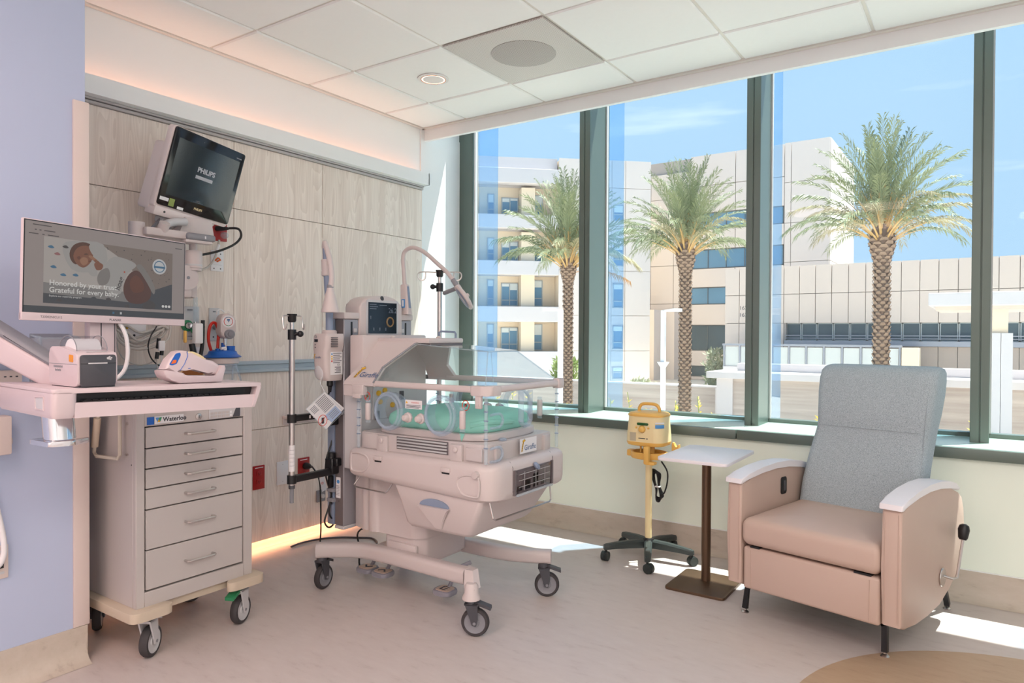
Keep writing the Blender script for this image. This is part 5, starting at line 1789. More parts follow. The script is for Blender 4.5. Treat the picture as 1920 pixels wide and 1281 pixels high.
# --- cords
t = thing('power_cable', 'black power cord hanging in loops from the phototherapy box', 'cord', (-2.5, 2.2, 0.27))
part('cord', MB().tube([(-2.458, 2.155, 0.91), (-2.485, 2.170, 0.86), (-2.50, 2.225, 0.811), (-2.50, 2.23, 0.758), (-2.50, 2.205, 0.664), (-2.50, 2.176, 0.595), (-2.50, 2.172, 0.522), (-2.50, 2.192, 0.456), (-2.50, 2.219, 0.389), (-2.50, 2.230, 0.325), (-2.50, 2.216, 0.282), (-2.50, 2.187, 0.276), (-2.50, 2.166, 0.308), (-2.50, 2.183, 0.353), (-2.50, 2.205, 0.40), (-2.50, 2.205, 0.45)], 0.0042, 8, smooth=5)
     .tube([(-2.496, 2.203, 0.44), (-2.496, 2.208, 0.38), (-2.496, 2.224, 0.335), (-2.496, 2.206, 0.314), (-2.496, 2.189, 0.345), (-2.496, 2.197, 0.40), (-2.496, 2.20, 0.44)], 0.0042, 8, smooth=5), M['black'], t)
for z in (0.448, 0.402):
    part('cord_strap', MB().box(-2.515, -2.470, 2.188, 2.228, z - 0.009, z + 0.009, 0.005, 2), M['grey'], t)
part('cord_plug', MB().box(-2.505, -2.485, 2.185, 2.212, 0.458, 0.515, 0.006, 2), M['black'], t)
t = thing('power_cable', 'black power cord from the red outlet down to the floor behind the incubator', 'cord', (-3.0, 2.6, 0.0))
part('cord', MB().tube([(-3.16, 2.64, 0.412), (-3.08, 2.58, 0.43), (-3.0, 2.545, 0.405), (-2.955, 2.527, 0.36), (-2.95, 2.528, 0.25), (-2.95, 2.53, 0.12), (-2.955, 2.53, 0.05), (-2.97, 2.55, 0.012), (-2.90, 2.50, 0.008), (-2.78, 2.42, 0.008)], 0.0042, 8, smooth=5), M['black'], t)
part('plug', MB().lathe([(0.020, 0.0), (0.020, 0.02), (0.016, 0.035), (0.008, 0.05), (0.006, 0.066)], (-3.219, 2.648, 0.410), (1, -0.12, 0.04), 14), M['black'], t)
k = part('cord_tag', MB().box(-0.0015, 0.0015, -0.016, 0.016, -0.055, 0.02, mtx=Matrix.Translation((-2.946, 2.537, 0.375)) @ Matrix.Rotation(0.25, 4, 'X')), M['label'], t)
part('red_mark', MB().tube([(-2.9425, 2.534 + 0.006 * math.cos(RAD(a)), 0.365 + 0.006 * math.sin(RAD(a))) for a in range(0, 360, 40)], 0.001, 4, closed=True), M['inkred'], k)
t = thing('floor_cable', 'brown-black cable lying on the floor under the wood panels', 'cable', (-3.0, 2.7, 0.0))
part('cable', MB().tube([(-3.12, 2.47, 0.006), (-3.13, 2.55, 0.006), (-3.105, 2.657, 0.006), (-3.031, 2.748, 0.006), (-2.95, 2.80, 0.006), (-2.88, 2.835, 0.006), (-2.80, 2.80, 0.006), (-2.74, 2.72, 0.006)], 0.0055, 8, smooth=5), M['dgrey'], t)
t = thing('pedal_cable', 'short black cord from the incubator column to the foot pedals', 'cord', (-2.58, 2.45, 0.0))
part('cord', MB().tube([(-2.39, 2.50, 0.30), (-2.48, 2.47, 0.24), (-2.58, 2.45, 0.18), (-2.57, 2.45, 0.10), (-2.56, 2.44, 0.02), (-2.50, 2.42, 0.008), (-2.42, 2.37, 0.05)], 0.0045, 8, smooth=5), M['black'], t)


# ================================================================== THE SUPPLY CART
t = thing('supply_cart', 'warm grey steel medical cart with six drawers on four casters', 'medical cart', (-2.70, 1.527, 0))
C1 = M['cart']
X0, X1, Y0, Y1, Z0, Z1 = -2.93, -2.470, 1.290, 1.762, 0.188, 0.90
b = MB()
b.box(X0, X1 - 0.02, Y0, Y1, Z0, Z1, 0.004, 1)
b.box(X1 - 0.021, X1, Y0, 1.322, Z0, Z1, 0.003, 1).box(X1 - 0.021, X1, 1.722, Y1, Z0, Z1, 0.003, 1)
b.box(X1 - 0.021, X1 - 0.0005, 1.321, 1.723, Z0, 0.2415, 0.002, 1).box(X1 - 0.021, X1 - 0.0005, 1.321, 1.723, 0.835, Z1, 0.002, 1)
body = part('body', b, C1, t)
part('top', MB().box(X0 - 0.01, X1 + 0.006, Y0 - 0.01, Y1 + 0.01, Z1, Z1 + 0.02, 0.006, 2), C1, t)
part('drawer_gap', MB().box(X1 - 0.0198, X1 - 0.019, 1.322, 1.722, 0.242, 0.834), M['black'], t)
zs = [0.8325, 0.7555, 0.682, 0.609, 0.5355, 0.390, 0.2455]
for i in range(6):
    zt, zb = zs[i] - 0.0022, zs[i + 1] + 0.0022
    d = part('drawer', MB().box(X1 - 0.018, X1 - 0.0015, 1.3265, 1.7185, zb, zt, 0.002, 1), C1, t)
    zc = zt - min(0.037, (zt - zb) / 2) if i < 4 else zt - 0.070
    part('handle', MB().tube([(X1 - 0.003, 1.474, zc), (X1 + 0.020, 1.474, zc), (X1 + 0.026, 1.480, zc), (X1 + 0.026, 1.578, zc), (X1 + 0.020, 1.584, zc), (X1 - 0.003, 1.584, zc)], 0.0048, 8), M['steel'], d)
lb = part('name_plate', MB().box(X1, X1 + 0.0015, 1.356, 1.466, 0.8415, 0.868), M['label'], t, smooth=0)
part('blue_square', MB().box(X1, X1 + 0.0016, 1.329, 1.3545, 0.8400, 0.8675), M['blue'], t, smooth=0)
text('lettering', 'Waterloo', 0.0225, M['ink'], lb, (X1 + 0.0019, 1.387, 0.8475), '+x', bold=0.0006)
part('logo_shape', MB().sheet([(X1 + 0.0018, 1.359, 0.864), (X1 + 0.0018, 1.367, 0.846), (X1 + 0.0018, 1.373, 0.856), (X1 + 0.0018, 1.371, 0.864)], (1, 0, 0), 0.0003), M['labelblue'], lb, smooth=0)
part('logo_shape', MB().sheet([(X1 + 0.0018, 1.383, 0.864), (X1 + 0.0018, 1.376, 0.846), (X1 + 0.0018, 1.370, 0.856), (X1 + 0.0018, 1.374, 0.864)], (1, 0, 0), 0.0003), M['green'], lb, smooth=0)
part('logo_shape', MB().sheet([(X1 + 0.0021, 1.366, 0.848), (X1 + 0.0021, 1.377, 0.848), (X1 + 0.0021, 1.3715, 0.858)], (1, 0, 0), 0.0003), M['inkyellow'], lb, smooth=0)
k = part('key_lock', MB().lathe([(0.012, 0), (0.012, 0.004), (0.009, 0.006), (0, 0.006)], (X1, 1.526, 0.853), (1, 0, 0), 20), M['steel'], t)
part('keyhole', MB().box(X1 + 0.006, X1 + 0.0065, 1.525, 1.527, 0.847, 0.858), M['black'], k)
kp = part('keypad', MB().box(X1, X1 + 0.003, 1.568, 1.706, 0.838, 0.875, 0.001, 1), M['greywhite'], t)
for i in range(5):
    for j in range(2):
        part('key', MB().box(X1 + 0.003, X1 + 0.004, 1.574 + 0.0165 * i, 1.587 + 0.0165 * i, 0.842 + 0.0125 * j, 0.851 + 0.0125 * j), M['cart'], kp)
for j in range(2):
    part('key', MB().box(X1 + 0.003, X1 + 0.004, 1.658, 1.666, 0.842 + 0.0125 * j, 0.851 + 0.0125 * j), M['label'], kp)
part('dark_panel', MB().prism(rpoly([(1.669, 0.838), (1.703, 0.838), (1.703, 0.875), (1.685, 0.875)], 0.004), 'x', X1 + 0.003, X1 + 0.0037), M['dgrey'], kp)
b = MB()
pl = rpoly([(X0 - 0.02, 1.255), (-2.44, 1.255), (-2.425, 1.272), (-2.425, 1.392), (-2.445, 1.412), (-2.475, 1.395), (-2.49, 1.36), (-2.49, 1.69), (-2.475, 1.655), (-2.445, 1.628), (-2.425, 1.648), (-2.425, 1.778), (-2.44, 1.795), (X0 - 0.02, 1.795)], [0.02, 0.02, 0.015, 0.02, 0.02, 0.02, 0.02, 0.02, 0.02, 0.02, 0.02, 0.015, 0.02, 0.02], 3)
b.prism(pl, 'z', 0.156, 0.190, 0.005, 2)
part('bumper_base', b, M['tanplastic'], t)
caster(t, -2.478, 1.335, 0.157, 0.056, 2.15, fork='greywhite', tyre='rubber', disc='greywhite', width=0.030, brake='greywhite', off=0.020, brake_len=0.05)
caster(t, -2.478, 1.712, 0.157, 0.056, -1.15, fork='greywhite', tyre='rubber', disc='greywhite', width=0.030, brake='green', off=-0.002, brake_len=0.06)
caster(t, -2.865, 1.345, 0.157, 0.056, 2.6, fork='dgrey', tyre='rubber', disc='greywhite', width=0.030, off=0.02)
caster(t, -2.865, 1.715, 0.157, 0.056, 0.8, fork='dgrey', tyre='rubber', disc='greywhite', width=0.030, off=0.01)
# push handle on the near side
hy = 1.252
h = part('push_handle', MB().tube([(-2.545, 1.29, 0.900), (-2.545, hy + 0.02, 0.88), (-2.535, hy + 0.015, 0.86), (-2.535, hy + 0.015, 0.735), (-2.545, hy + 0.012, 0.722), (-2.66, hy - 0.005, 0.722), (-2.675, hy - 0.006, 0.735), (-2.652, hy - 0.004, 0.86), (-2.645, hy, 0.905), (-2.645, 1.29, 0.91)], 0.0065, 8), M['beigewire'], t)
part('grip_sleeve', MB().tube([(-2.672 + 0.022 * k / 10, hy - 0.006, 0.755 + 0.105 * k / 10) for k in range(11)], 0.013, 10), M['tanplastic'], h)
b = MB()
for z in (0.735, 0.845):
    b.cyl((-2.525, 1.2905, z), (-2.525, 1.284, z), 0.005, n=8)
part('screw', b, M['steel'], h)
part('side_hole', MB().cyl((-2.50, 1.2895, 0.70), (-2.50, 1.2905, 0.70), 0.003, n=8), M['black'], t)

# ================================================================== THE WALL-ARM WORKSTATION
PK = mat('pinkish_white_plastic', (214, 197, 200), 0.38, var=0.015)
ux = Vector((0.043, 0.601, -0.012)).normalized()
ub = Vector((-0.601, 0.043, 0.0)).normalized()
uu = ux.cross(ub)
TM = Matrix(((ux.x, ub.x, uu.x, -2.0), (ux.y, ub.y, uu.y, 0.829), (ux.z, ub.z, uu.z, 1.021), (0, 0, 0, 1)))
t = thing('workstation', 'white wall-arm computer workstation with a slim keyboard tray', 'workstation', (-2.0, 0.829, 1.021), rot=TM.to_3x3())
ORIG[t.name] = TM
t.matrix_world = TM
T_ = lambda v: TM @ Vector(v)
b = MB()
b.prism(rpoly([(0.0, 0.0), (0.603, 0.0), (0.603, 0.225), (0.0, 0.43)], [0.012, 0.004, 0.03, 0.02]), 'z', -0.012, 0.0, 0.003)
part('tray_top', b, PK, t, world=False)
b = MB().loft([rring(0.0, 0.062, 0.0, 0.43, 0.016, -0.010), rring(0.0, 0.062, 0.0, 0.43, 0.016, -0.066), rring(0.006, 0.056, 0.006, 0.42, 0.012, -0.078)])
ec = part('left_end', b, PK, t, world=False)
g = MB()
g.prism(rpoly([(0.115, -0.028), (0.058, -0.025), (0.058, -0.055), (0.108, -0.056)], 0.006), 'x', -0.0012, 0.004)
part('grip_recess', g, M['greywhite'], ec, world=False)
part('grip_rim', MB().tube([(-0.001, 0.117, -0.026), (-0.001, 0.056, -0.023), (-0.001, 0.055, -0.057), (-0.001, 0.110, -0.058)], 0.002, 6, closed=True), PK, ec, world=False)
b = MB().loft([[(0.588, 0.0, -0.012), (0.603, 0.0, -0.012), (0.603, 0.22, -0.012), (0.588, 0.22, -0.012)], [(0.572, 0.0, -0.074), (0.582, 0.0, -0.074), (0.582, 0.21, -0.074), (0.572, 0.21, -0.074)]])
part('right_end', b, PK, t, world=False)
part('front_lip', MB().prism([(-0.036, 0.004), (-0.078, 0.002), (-0.078, 0.014), (-0.036, 0.016)] if False else [(0.004, -0.0375), (0.002, -0.078), (0.014, -0.078), (0.016, -0.0375)], 'x', 0.055, 0.582), PK, t, world=False)
part('tray_floor', MB().box(0.05, 0.585, 0.01, 0.22, -0.078, -0.070), PK, t, world=False)
part('tray_back', MB().box(0.05, 0.585, 0.215, 0.225, -0.078, -0.012), PK, t, world=False)
part('slot_lining', MB().box(0.062, 0.586, 0.03, 0.036, -0.068, -0.0125), M['black'], t, world=False)
kb = part('keyboard', MB().box(0.075, 0.52, 0.008, 0.032, -0.062, -0.034, 0.002, 1), M['black'], t, world=False)
kk = finish('key', MB().box(-0.0075, 0.0075, -0.004, 0.004, 0, 0.004, 0.001, 1), M['black'], 0)
for i in range(23):
    piece('key', kk, kb, (0.090 + 0.0185 * i, 0.014 + 0.001 * (i % 2), -0.0345))
# monitor column and wall arm (both world coordinates)
b = MB().box(-2.375, -2.335, 1.075, 1.16, 0.955, 1.32, 0.008, 2)
mcol = part('monitor_column', b, PK, t)
part('column_groove', MB().box(-2.3355, -2.334, 1.108, 1.111, 1.00, 1.26), M['dgrey'], mcol)
part('column_groove', MB().box(-2.3355, -2.334, 1.150, 1.153, 1.00, 1.26), M['dgrey'], mcol)
part('column_foot', MB().box(-2.40, -2.24, 1.05, 1.19, 0.945, 0.962, 0.004, 1), PK, t)
part('cable_sleeve', MB().tube([(-2.33, 1.165, 1.20), (-2.325, 1.182, 1.16), (-2.325, 1.188, 1.10), (-2.325, 1.178, 1.05), (-2.32, 1.15, 1.022), (-2.30, 1.12, 1.018)], 0.0065, 8, smooth=4), M['label'], t)
a0, a1 = Vector((-2.62, 0.79, 1.30)), Vector((-2.20, 0.992, 1.045))
dv = (a1 - a0)
hx = Vector((-dv.y, dv.x, 0)).normalized()


def armsec(p, w2, up_, dn):
    pr = rrect(-w2, w2, dn, up_, 0.012, 3)
    return [p + hx * q[0] + Vector((0, 0, q[1])) for q in pr]


part('swing_arm', MB().loft([armsec(a0, 0.03, -0.028, -0.125), armsec(a0 + dv * 0.5, 0.03, -0.024, -0.105), armsec(a1, 0.028, -0.018, -0.085)]), PK, t)
part('arm_cover', MB().loft([armsec(a0, 0.031, 0.0, -0.030), armsec(a0 + dv * 0.5, 0.031, 0.0, -0.026), armsec(a1, 0.029, 0.0, -0.020)]), M['grey'], t)
part('arm_end_cap', MB().cyl(a1 + Vector((-0.01, -0.004, -0.012)), a1 + Vector((0.012, 0.006, -0.026)), 0.022, n=16), M['dgrey'], t)
part('wall_mount', MB().box(-2.65, -2.585, 0.70, 0.86, 0.95, 1.45, 0.006, 2), PK, t)
# --- monitor, hung on the column
mx_ = Vector((-0.061, 0.532, -0.011)).normalized()
mz_ = Vector((0, 0, 1)).cross(mx_).normalized() * -1
my_ = mz_.cross(mx_).normalized()
if my_.z < 0:
    my_ = -my_
mz_ = mx_.cross(my_)
if mz_.x < 0:
    mx_, mz_ = mx_, -mz_
mc = Vector((-2.3155, 1.134, 1.347))
MM = Matrix(((mx_.x, my_.x, mz_.x, mc.x), (mx_.y, my_.y, mz_.y, mc.y), (mx_.z, my_.z, mz_.z, mc.z), (0, 0, 0, 1)))
mon = thing('computer_monitor', 'white-framed desktop monitor showing a hospital web page with a sleeping newborn', 'monitor', mc, rot=MM.to_3x3())
ORIG[mon.name] = MM
mon.matrix_world = MM
HW, HH = 0.2665, 0.1475
part('frame', MB().box(-HW, HW, -HH, HH, -0.012, 0.0, 0.003, 2).box(-HW, HW, -HH, -HH + 0.0225, -0.012, 0.0028, 0.0015, 1), PK, mon, world=False)
part('back_cover', MB().box(-HW + 0.03, HW - 0.03, -HH + 0.03, HH - 0.03, -0.036, -0.010, 0.01, 2), PK, mon, world=False)
SX0, SX1, SY0, SY1 = -HW + 0.006, HW - 0.006, -HH + 0.0235, HH - 0.006


def scr(name, c, k=0.42, rough=0.35):
    return mat(name, tuple(v * 0.35 for v in c), rough, var=0, emit=c, estr=k, spec=0.3)


S = {k: scr('screen_' + k, c) for k, c in dict(black=(40, 42, 48), page=(176, 164, 160), bar=(92, 94, 98), photo=(150, 146, 144), sheet=(196, 188, 182), skin=(150, 106, 88), skin2=(126, 88, 76), cloth=(184, 180, 176), blanket=(150, 136, 128), dark=(98, 92, 92), belly=(112, 84, 78), text=(252, 250, 246), blue=(92, 130, 160), rose=(170, 120, 120), badge=(220, 220, 220), low=(96, 96, 100)).items()}


def layer(name, pts, m, par, z):
    return part(name, MB().sheet([(p[0], p[1], z) for p in pts], (0, 0, 1), 0.00015), m, par, world=False, smooth=0)


def rect(x0, x1, y0, y1):
    return [(x0, y0), (x1, y0), (x1, y1), (x0, y1)]


def blob(pts, n=3):
    P = [Vector((p[0], p[1], 0)) for p in pts]
    m = len(P)
    out = []
    for i in range(m):
        a, b_, c, d = P[i - 1], P[i], P[(i + 1) % m], P[(i + 2) % m]
        for k in range(n):
            q = k / n
            r_ = 0.5 * ((2 * b_) + (c - a) * q + (2 * a - 5 * b_ + 4 * c - d) * q * q + (3 * b_ - a - 3 * c + d) * q ** 3)
            out.append((r_.x, r_.y))
    return out


scn = layer('screen', rect(SX0 - 0.003, SX1 + 0.003, SY0, SY1 + 0.003), S['black'], mon, 0.0004)
SW, SH = SX1 - SX0, SY1 - SY0
fx = lambda u: SX0 + SW * u
fyv = lambda v: SY1 - SH * v
ln = lambda pts: [(fx(p[0]), fyv(p[1])) for p in pts]
layer('web_page', rect(fx(0), fx(1), fyv(0.925), fyv(0)), S['page'], scn, 0.0007)
layer('task_bar', rect(fx(0), fx(1), fyv(1), fyv(0.925)), S['bar'], scn, 0.0007)
for i, c in enumerate(('blue', 'low', 'badge', 'dark')):
    layer('task_icon', rect(fx(0.505 + 0.024 * i), fx(0.517 + 0.024 * i), fyv(0.975), fyv(0.948)), S[c], scn, 0.0010)
for (u, v, w2) in ((0.04, 0.030, 0.10), (0.05, 0.085, 0.01), (0.075, 0.085, 0.01), (0.10, 0.085, 0.06), (0.02, 0.13, 0.05), (0.09, 0.13, 0.012), (0.12, 0.13, 0.06), (0.93, 0.07, 0.05)):
    layer('browser_line', rect(fx(u), fx(u + w2), fyv(v + 0.010), fyv(v)), S['dark'], scn, 0.0010)
# the picture on the page
layer('page_photo', rect(fx(0.100), fx(0.910), fyv(0.890), fyv(0.150)), S['sheet'], scn, 0.0010)
layer('photo_shade', ln([(0.100, 0.890), (0.910, 0.890), (0.910, 0.60), (0.55, 0.70), (0.100, 0.66)]), S['photo'], scn, 0.0012)
layer('photo_shade', ln([(0.100, 0.890), (0.910, 0.890), (0.910, 0.76), (0.60, 0.82), (0.100, 0.78)]), S['low'], scn, 0.0013)
layer('photo_blanket', ln([(0.42, 0.150), (0.910, 0.150), (0.910, 0.80), (0.78, 0.84), (0.70, 0.60), (0.60, 0.36), (0.52, 0.26)]), S['blanket'], scn, 0.0014)
layer('photo_blanket_low', ln([(0.910, 0.55), (0.910, 0.890), (0.72, 0.890), (0.76, 0.66)]), S['low'], scn, 0.0015)
random.seed(12)
bd = MB()
for k in range(90):
    u, v = random.uniform(0.46, 0.905), random.uniform(0.16, 0.84)
    if v > 0.2 + (u - 0.46) * 1.9 and u < 0.75:
        continue
    s = random.uniform(0.0012, 0.0026)
    bd.sheet([(fx(u) + s, fyv(v), 0.0017), (fx(u), fyv(v) + s, 0.0017), (fx(u) - s, fyv(v), 0.0017), (fx(u), fyv(v) - s, 0.0017)], (0, 0, 1), 0.0001)
part('blanket_print', bd, S['dark'], scn, world=False, smooth=0, kind='stuff')
S['hair'] = scr('screen_hair', (112, 84, 74))
S['skin3'] = scr('screen_skin_light', (176, 132, 108))
S['fold'] = scr('screen_fold', (150, 144, 140))
layer('photo_pillow', blob(ln([(0.20, 0.22), (0.30, 0.152), (0.44, 0.155), (0.46, 0.40), (0.36, 0.50), (0.25, 0.48)])), S['cloth'], scn, 0.0015)
layer('photo_hair', blob(ln([(0.240, 0.31), (0.262, 0.21), (0.315, 0.160), (0.365, 0.185), (0.34, 0.30), (0.29, 0.42), (0.255, 0.40)])), S['hair'], scn, 0.0016)
layer('photo_face', blob(ln([(0.262, 0.33), (0.285, 0.235), (0.335, 0.195), (0.372, 0.235), (0.376, 0.33), (0.352, 0.415), (0.318, 0.455), (0.280, 0.415)])), S['skin'], scn, 0.0017)
layer('photo_cheek', blob(ln([(0.300, 0.38), (0.318, 0.335), (0.345, 0.345), (0.345, 0.40), (0.320, 0.43)])), S['skin3'], scn, 0.0018)
layer('photo_eye', blob(ln([(0.322, 0.300), (0.334, 0.286), (0.350, 0.292), (0.336, 0.303)])), S['hair'], scn, 0.0019)
layer('photo_mouth', blob(ln([(0.350, 0.372), (0.362, 0.362), (0.368, 0.372), (0.358, 0.382)])), S['skin2'], scn, 0.0019)
layer('photo_ear', blob(ln([(0.283, 0.345), (0.296, 0.325), (0.304, 0.345), (0.294, 0.370)])), S['skin2'], scn, 0.0019)
layer('photo_cap', blob(ln([(0.352, 0.20), (0.375, 0.160), (0.42, 0.165), (0.452, 0.23), (0.445, 0.31), (0.405, 0.325), (0.372, 0.285)])), S['cloth'], scn, 0.0020)
layer('photo_shirt', blob(ln([(0.455, 0.40), (0.505, 0.285), (0.60, 0.30), (0.655, 0.36), (0.60, 0.46), (0.565, 0.60), (0.555, 0.72), (0.49, 0.74), (0.452, 0.60)])), S['cloth'], scn, 0.0018)
layer('photo_sleeve', blob(ln([(0.405, 0.56), (0.425, 0.47), (0.47, 0.43), (0.485, 0.52), (0.465, 0.62), (0.42, 0.64)])), S['fold'], scn, 0.0019)
layer('photo_cuff', blob(ln([(0.352, 0.50), (0.372, 0.455), (0.40, 0.47), (0.405, 0.53), (0.375, 0.545)])), S['cloth'], scn, 0.0020)
for (u, v) in ((0.362, 0.318), (0.378, 0.338), (0.394, 0.362), (0.405, 0.392)):
    layer('photo_finger', blob(ln([(u - 0.012, v - 0.004), (u + 0.004, v - 0.014), (u + 0.026, v + 0.012), (u + 0.022, v + 0.034), (u, v + 0.020)])), S['skin3' if v < 0.35 else 'skin'], scn, 0.0021)
layer('photo_palm', blob(ln([(0.385, 0.395), (0.415, 0.375), (0.440, 0.40), (0.430, 0.455), (0.400, 0.465)])), S['skin'], scn, 0.0020)
layer('photo_belly', blob(ln([(0.575, 0.60), (0.61, 0.47), (0.66, 0.42), (0.71, 0.50), (0.755, 0.64), (0.75, 0.76), (0.69, 0.83), (0.61, 0.82), (0.575, 0.72)])), S['belly'], scn, 0.0020)
layer('photo_belly_light', blob(ln([(0.615, 0.55), (0.655, 0.48), (0.70, 0.56), (0.705, 0.66), (0.655, 0.70), (0.62, 0.66)])), S['skin2'], scn, 0.0021)
layer('blanket_edge', blob(ln([(0.655, 0.37), (0.685, 0.34), (0.74, 0.46), (0.785, 0.62), (0.775, 0.70), (0.735, 0.58), (0.69, 0.46)])), S['fold'], scn, 0.0021)
layer('photo_foot', blob(ln([(0.70, 0.86), (0.74, 0.78), (0.79, 0.82), (0.78, 0.885), (0.71, 0.888)])), S['dark'], scn, 0.0019)
for (u, v, c) in ((0.12, 0.26, 'blue'), (0.155, 0.33, 'rose'), (0.135, 0.48, 'blue'), (0.19, 0.56, 'blue'), (0.26, 0.55, 'blue'), (0.20, 0.24, 'dark'), (0.37, 0.80, 'low'), (0.46, 0.80, 'dark'), (0.17, 0.85, 'dark'), (0.58, 0.87, 'dark')):
    layer('sheet_print', blob(ln([(u, v), (u + 0.02, v - 0.018), (u + 0.035, v + 0.008), (u + 0.015, v + 0.016)])), S[c], scn, 0.0016)


def stext(s, size, u, v, c='text', roll=0.0, bold=0.0):
    return text('screen_text', s, size, S[c], scn, (fx(u), fyv(v), 0.0024), world=True, mtx=Matrix.Identity(3), roll=roll, bold=bold) if False else _stext(s, size, u, v, c, roll, bold)


def _stext(s, size, u, v, c, roll, bold):
    o = text('screen_text', s, size, S[c], scn, (0, 0, 0), world=True, bold=bold)
    o.matrix_basis = Matrix.Translation((fx(u), fyv(v), 0.0024)) @ Matrix.Rotation(roll, 4, 'Z')
    return o


stext('Honored by your trust.', 0.0222, 0.130, 0.685, bold=0.0002)
stext('Grateful for every baby.', 0.0222, 0.130, 0.765, bold=0.0002)
stext('Explore our maternity program', 0.0075, 0.130, 0.815)
stext('hoag', 0.0235, 0.545, 0.69, 'dark', roll=RAD(72), bold=0.0005)
layer('screen_dot', [(fx(0.576) + 0.003 * math.cos(RAD(a)), fyv(0.455) + 0.003 * math.sin(RAD(a))) for a in range(0, 360, 45)], scr('screen_coral', (200, 90, 70)), scn, 0.0023)
layer('badge_disc', [(fx(0.815) + 0.026 * math.cos(RAD(a)), fyv(0.34) + 0.026 * math.sin(RAD(a))) for a in range(0, 360, 15)], S['badge'], scn, 0.0018)
bg_ = layer('badge_ring', [(fx(0.815) + 0.020 * math.cos(RAD(a)), fyv(0.34) + 0.020 * math.sin(RAD(a))) for a in range(0, 360, 15)], S['blue'], scn, 0.0020)
layer('badge_centre', [(fx(0.815) + 0.017 * math.cos(RAD(a)), fyv(0.34) + 0.017 * math.sin(RAD(a))) for a in range(0, 360, 15)], S['badge'], scn, 0.0022)
layer('badge_ribbon', rect(fx(0.775), fx(0.855), fyv(0.360), fyv(0.335)), S['blue'], scn, 0.0024)
for i in range(3):
    layer('page_button', [(fx(0.845 + 0.0225 * i) + 0.0046 * math.cos(RAD(a)), fyv(0.845) + 0.0046 * math.sin(RAD(a))) for a in range(0, 360, 24)], S['text'], scn, 0.0022)
o = text('maker_name', 'PLANAR', 0.0105, M['ink'], mon, (0, 0, 0), bold=0.0001)
o.matrix_basis = Matrix.Translation((-0.008, -HH + 0.0075, 0.0031))
o = text('asset_number', 'T23002NICU12', 0.0095, M['ink'], mon, (0, 0, 0))
o.matrix_basis = Matrix.Translation((-0.216, -HH + 0.0085, 0.0031))
part('column_bracket', MB().box(-0.045, 0.045, -0.05, 0.05, -0.052, -0.034, 0.004, 1), M['dgrey'], mon, world=False)

# --- label printer on the tray
t = thing('label_printer', 'small white and black label printer with a clear domed lid, on the workstation tray', 'printer', (-2.09, 0.95, 1.02))
PZ = 1.0185
b = MB().prism(rpoly([(-2.186, PZ + 0.004), (-2.032, PZ + 0.004), (-2.022, PZ + 0.012), (-2.022, PZ + 0.088), (-2.034, PZ + 0.096), (-2.12, PZ + 0.112), (-2.178, PZ + 0.112), (-2.190, PZ + 0.098), (-2.190, PZ + 0.012)], 0.008, 3), 'y', 0.900, 1.004, 0.004, 2)
bd_ = part('printer_body', b, PK, t)
part('foot_strip', MB().box(-2.185, -2.026, 0.905, 1.0, PZ, PZ + 0.006), M['dgrey'], t)
fp = part('front_panel', MB().prism(rpoly([(0.906, PZ + 0.004), (0.998, PZ + 0.004), (0.999, PZ + 0.090), (0.905, PZ + 0.090)], 0.008), 'x', -2.023, -2.0175, 0.002), M['dgrey'], t)
part('panel_seam', MB().box(-2.0178, -2.0170, 0.906, 0.998, PZ + 0.0655, PZ + 0.0668), M['black'], fp)
part('label_slot', MB().box(-2.0178, -2.0166, 0.925, 0.975, PZ + 0.0655, PZ + 0.0685), M['greywhite'], fp)
b = MB()
for (y, z, a) in ((0.977, 0.080, 0.004), (0.982, 0.078, 0.003), (0.981, 0.0835, 0.003), (0.986, 0.081, 0.0025), (0.984, 0.0765, 0.002)):
    b.sheet([(-2.0172, p[0], p[1]) for p in circ(y, PZ + z, a, 5)], (1, 0, 0), 0.0003)
part('logo_shape', b, M['greywhite'], fp, smooth=0)
part('orange_tab', MB().prism(rpoly([(-2.068, PZ + 0.072), (-2.046, PZ + 0.070), (-2.046, PZ + 0.089), (-2.068, PZ + 0.091)], 0.002), 'y', 0.8985, 0.902), M['yellow'] if False else mat('orange_tab_plastic', (226, 146, 40), 0.5, var=0.02), t)
part('body_seam', MB().box(-2.188, -2.024, 0.8993, 0.9005, PZ + 0.064, PZ + 0.0652), M['grey'], t)
b = MB()
for (x0, x1, z) in ((-2.160, -2.102, 0.054), (-2.152, -2.116, 0.044)):
    for i in range(int((x1 - x0) / 0.006)):
        b.box(x0 + 0.006 * i, x0 + 0.006 * i + 0.004, 0.8994, 0.8998, PZ + z, PZ + z + 0.006 - 0.001 * (i % 2))
part('faint_print', b, M['grey'], t, smooth=0, kind='stuff')
arc = [(-2.105 + 0.052 * math.cos(RAD(a)), PZ + 0.100 + 0.042 * math.sin(RAD(a))) for a in range(0, 181, 12)]
lid = MB().loft([[(x, 0.912, z) for x, z in arc], [(x, 0.992, z) for x, z in arc]], caps=False, closed=False)
ld = part('clear_lid', lid, M['smoke'] if False else clear('clear_grey_lid', (0.80, 0.80, 0.82), 0.8, 0.05), t, label='clear domed lid')
part('lid_edge', MB().tube([(x, 0.912, z) for x, z in arc], 0.0013, 5).tube([(x, 0.992, z) for x, z in arc], 0.0013, 5), M['grey'], ld)
part('label_roll', MB().lathe([(0.012, 0), (0.034, 0), (0.034, 0.066), (0.012, 0.066)], (-2.105, 0.919, PZ + 0.100), (0, 1, 0), 24), M['label'], t)
part('top_label', MB().box(-2.05, -2.038, 0.93, 0.985, PZ + 0.0975, PZ + 0.0985), M['greywhite'], t)

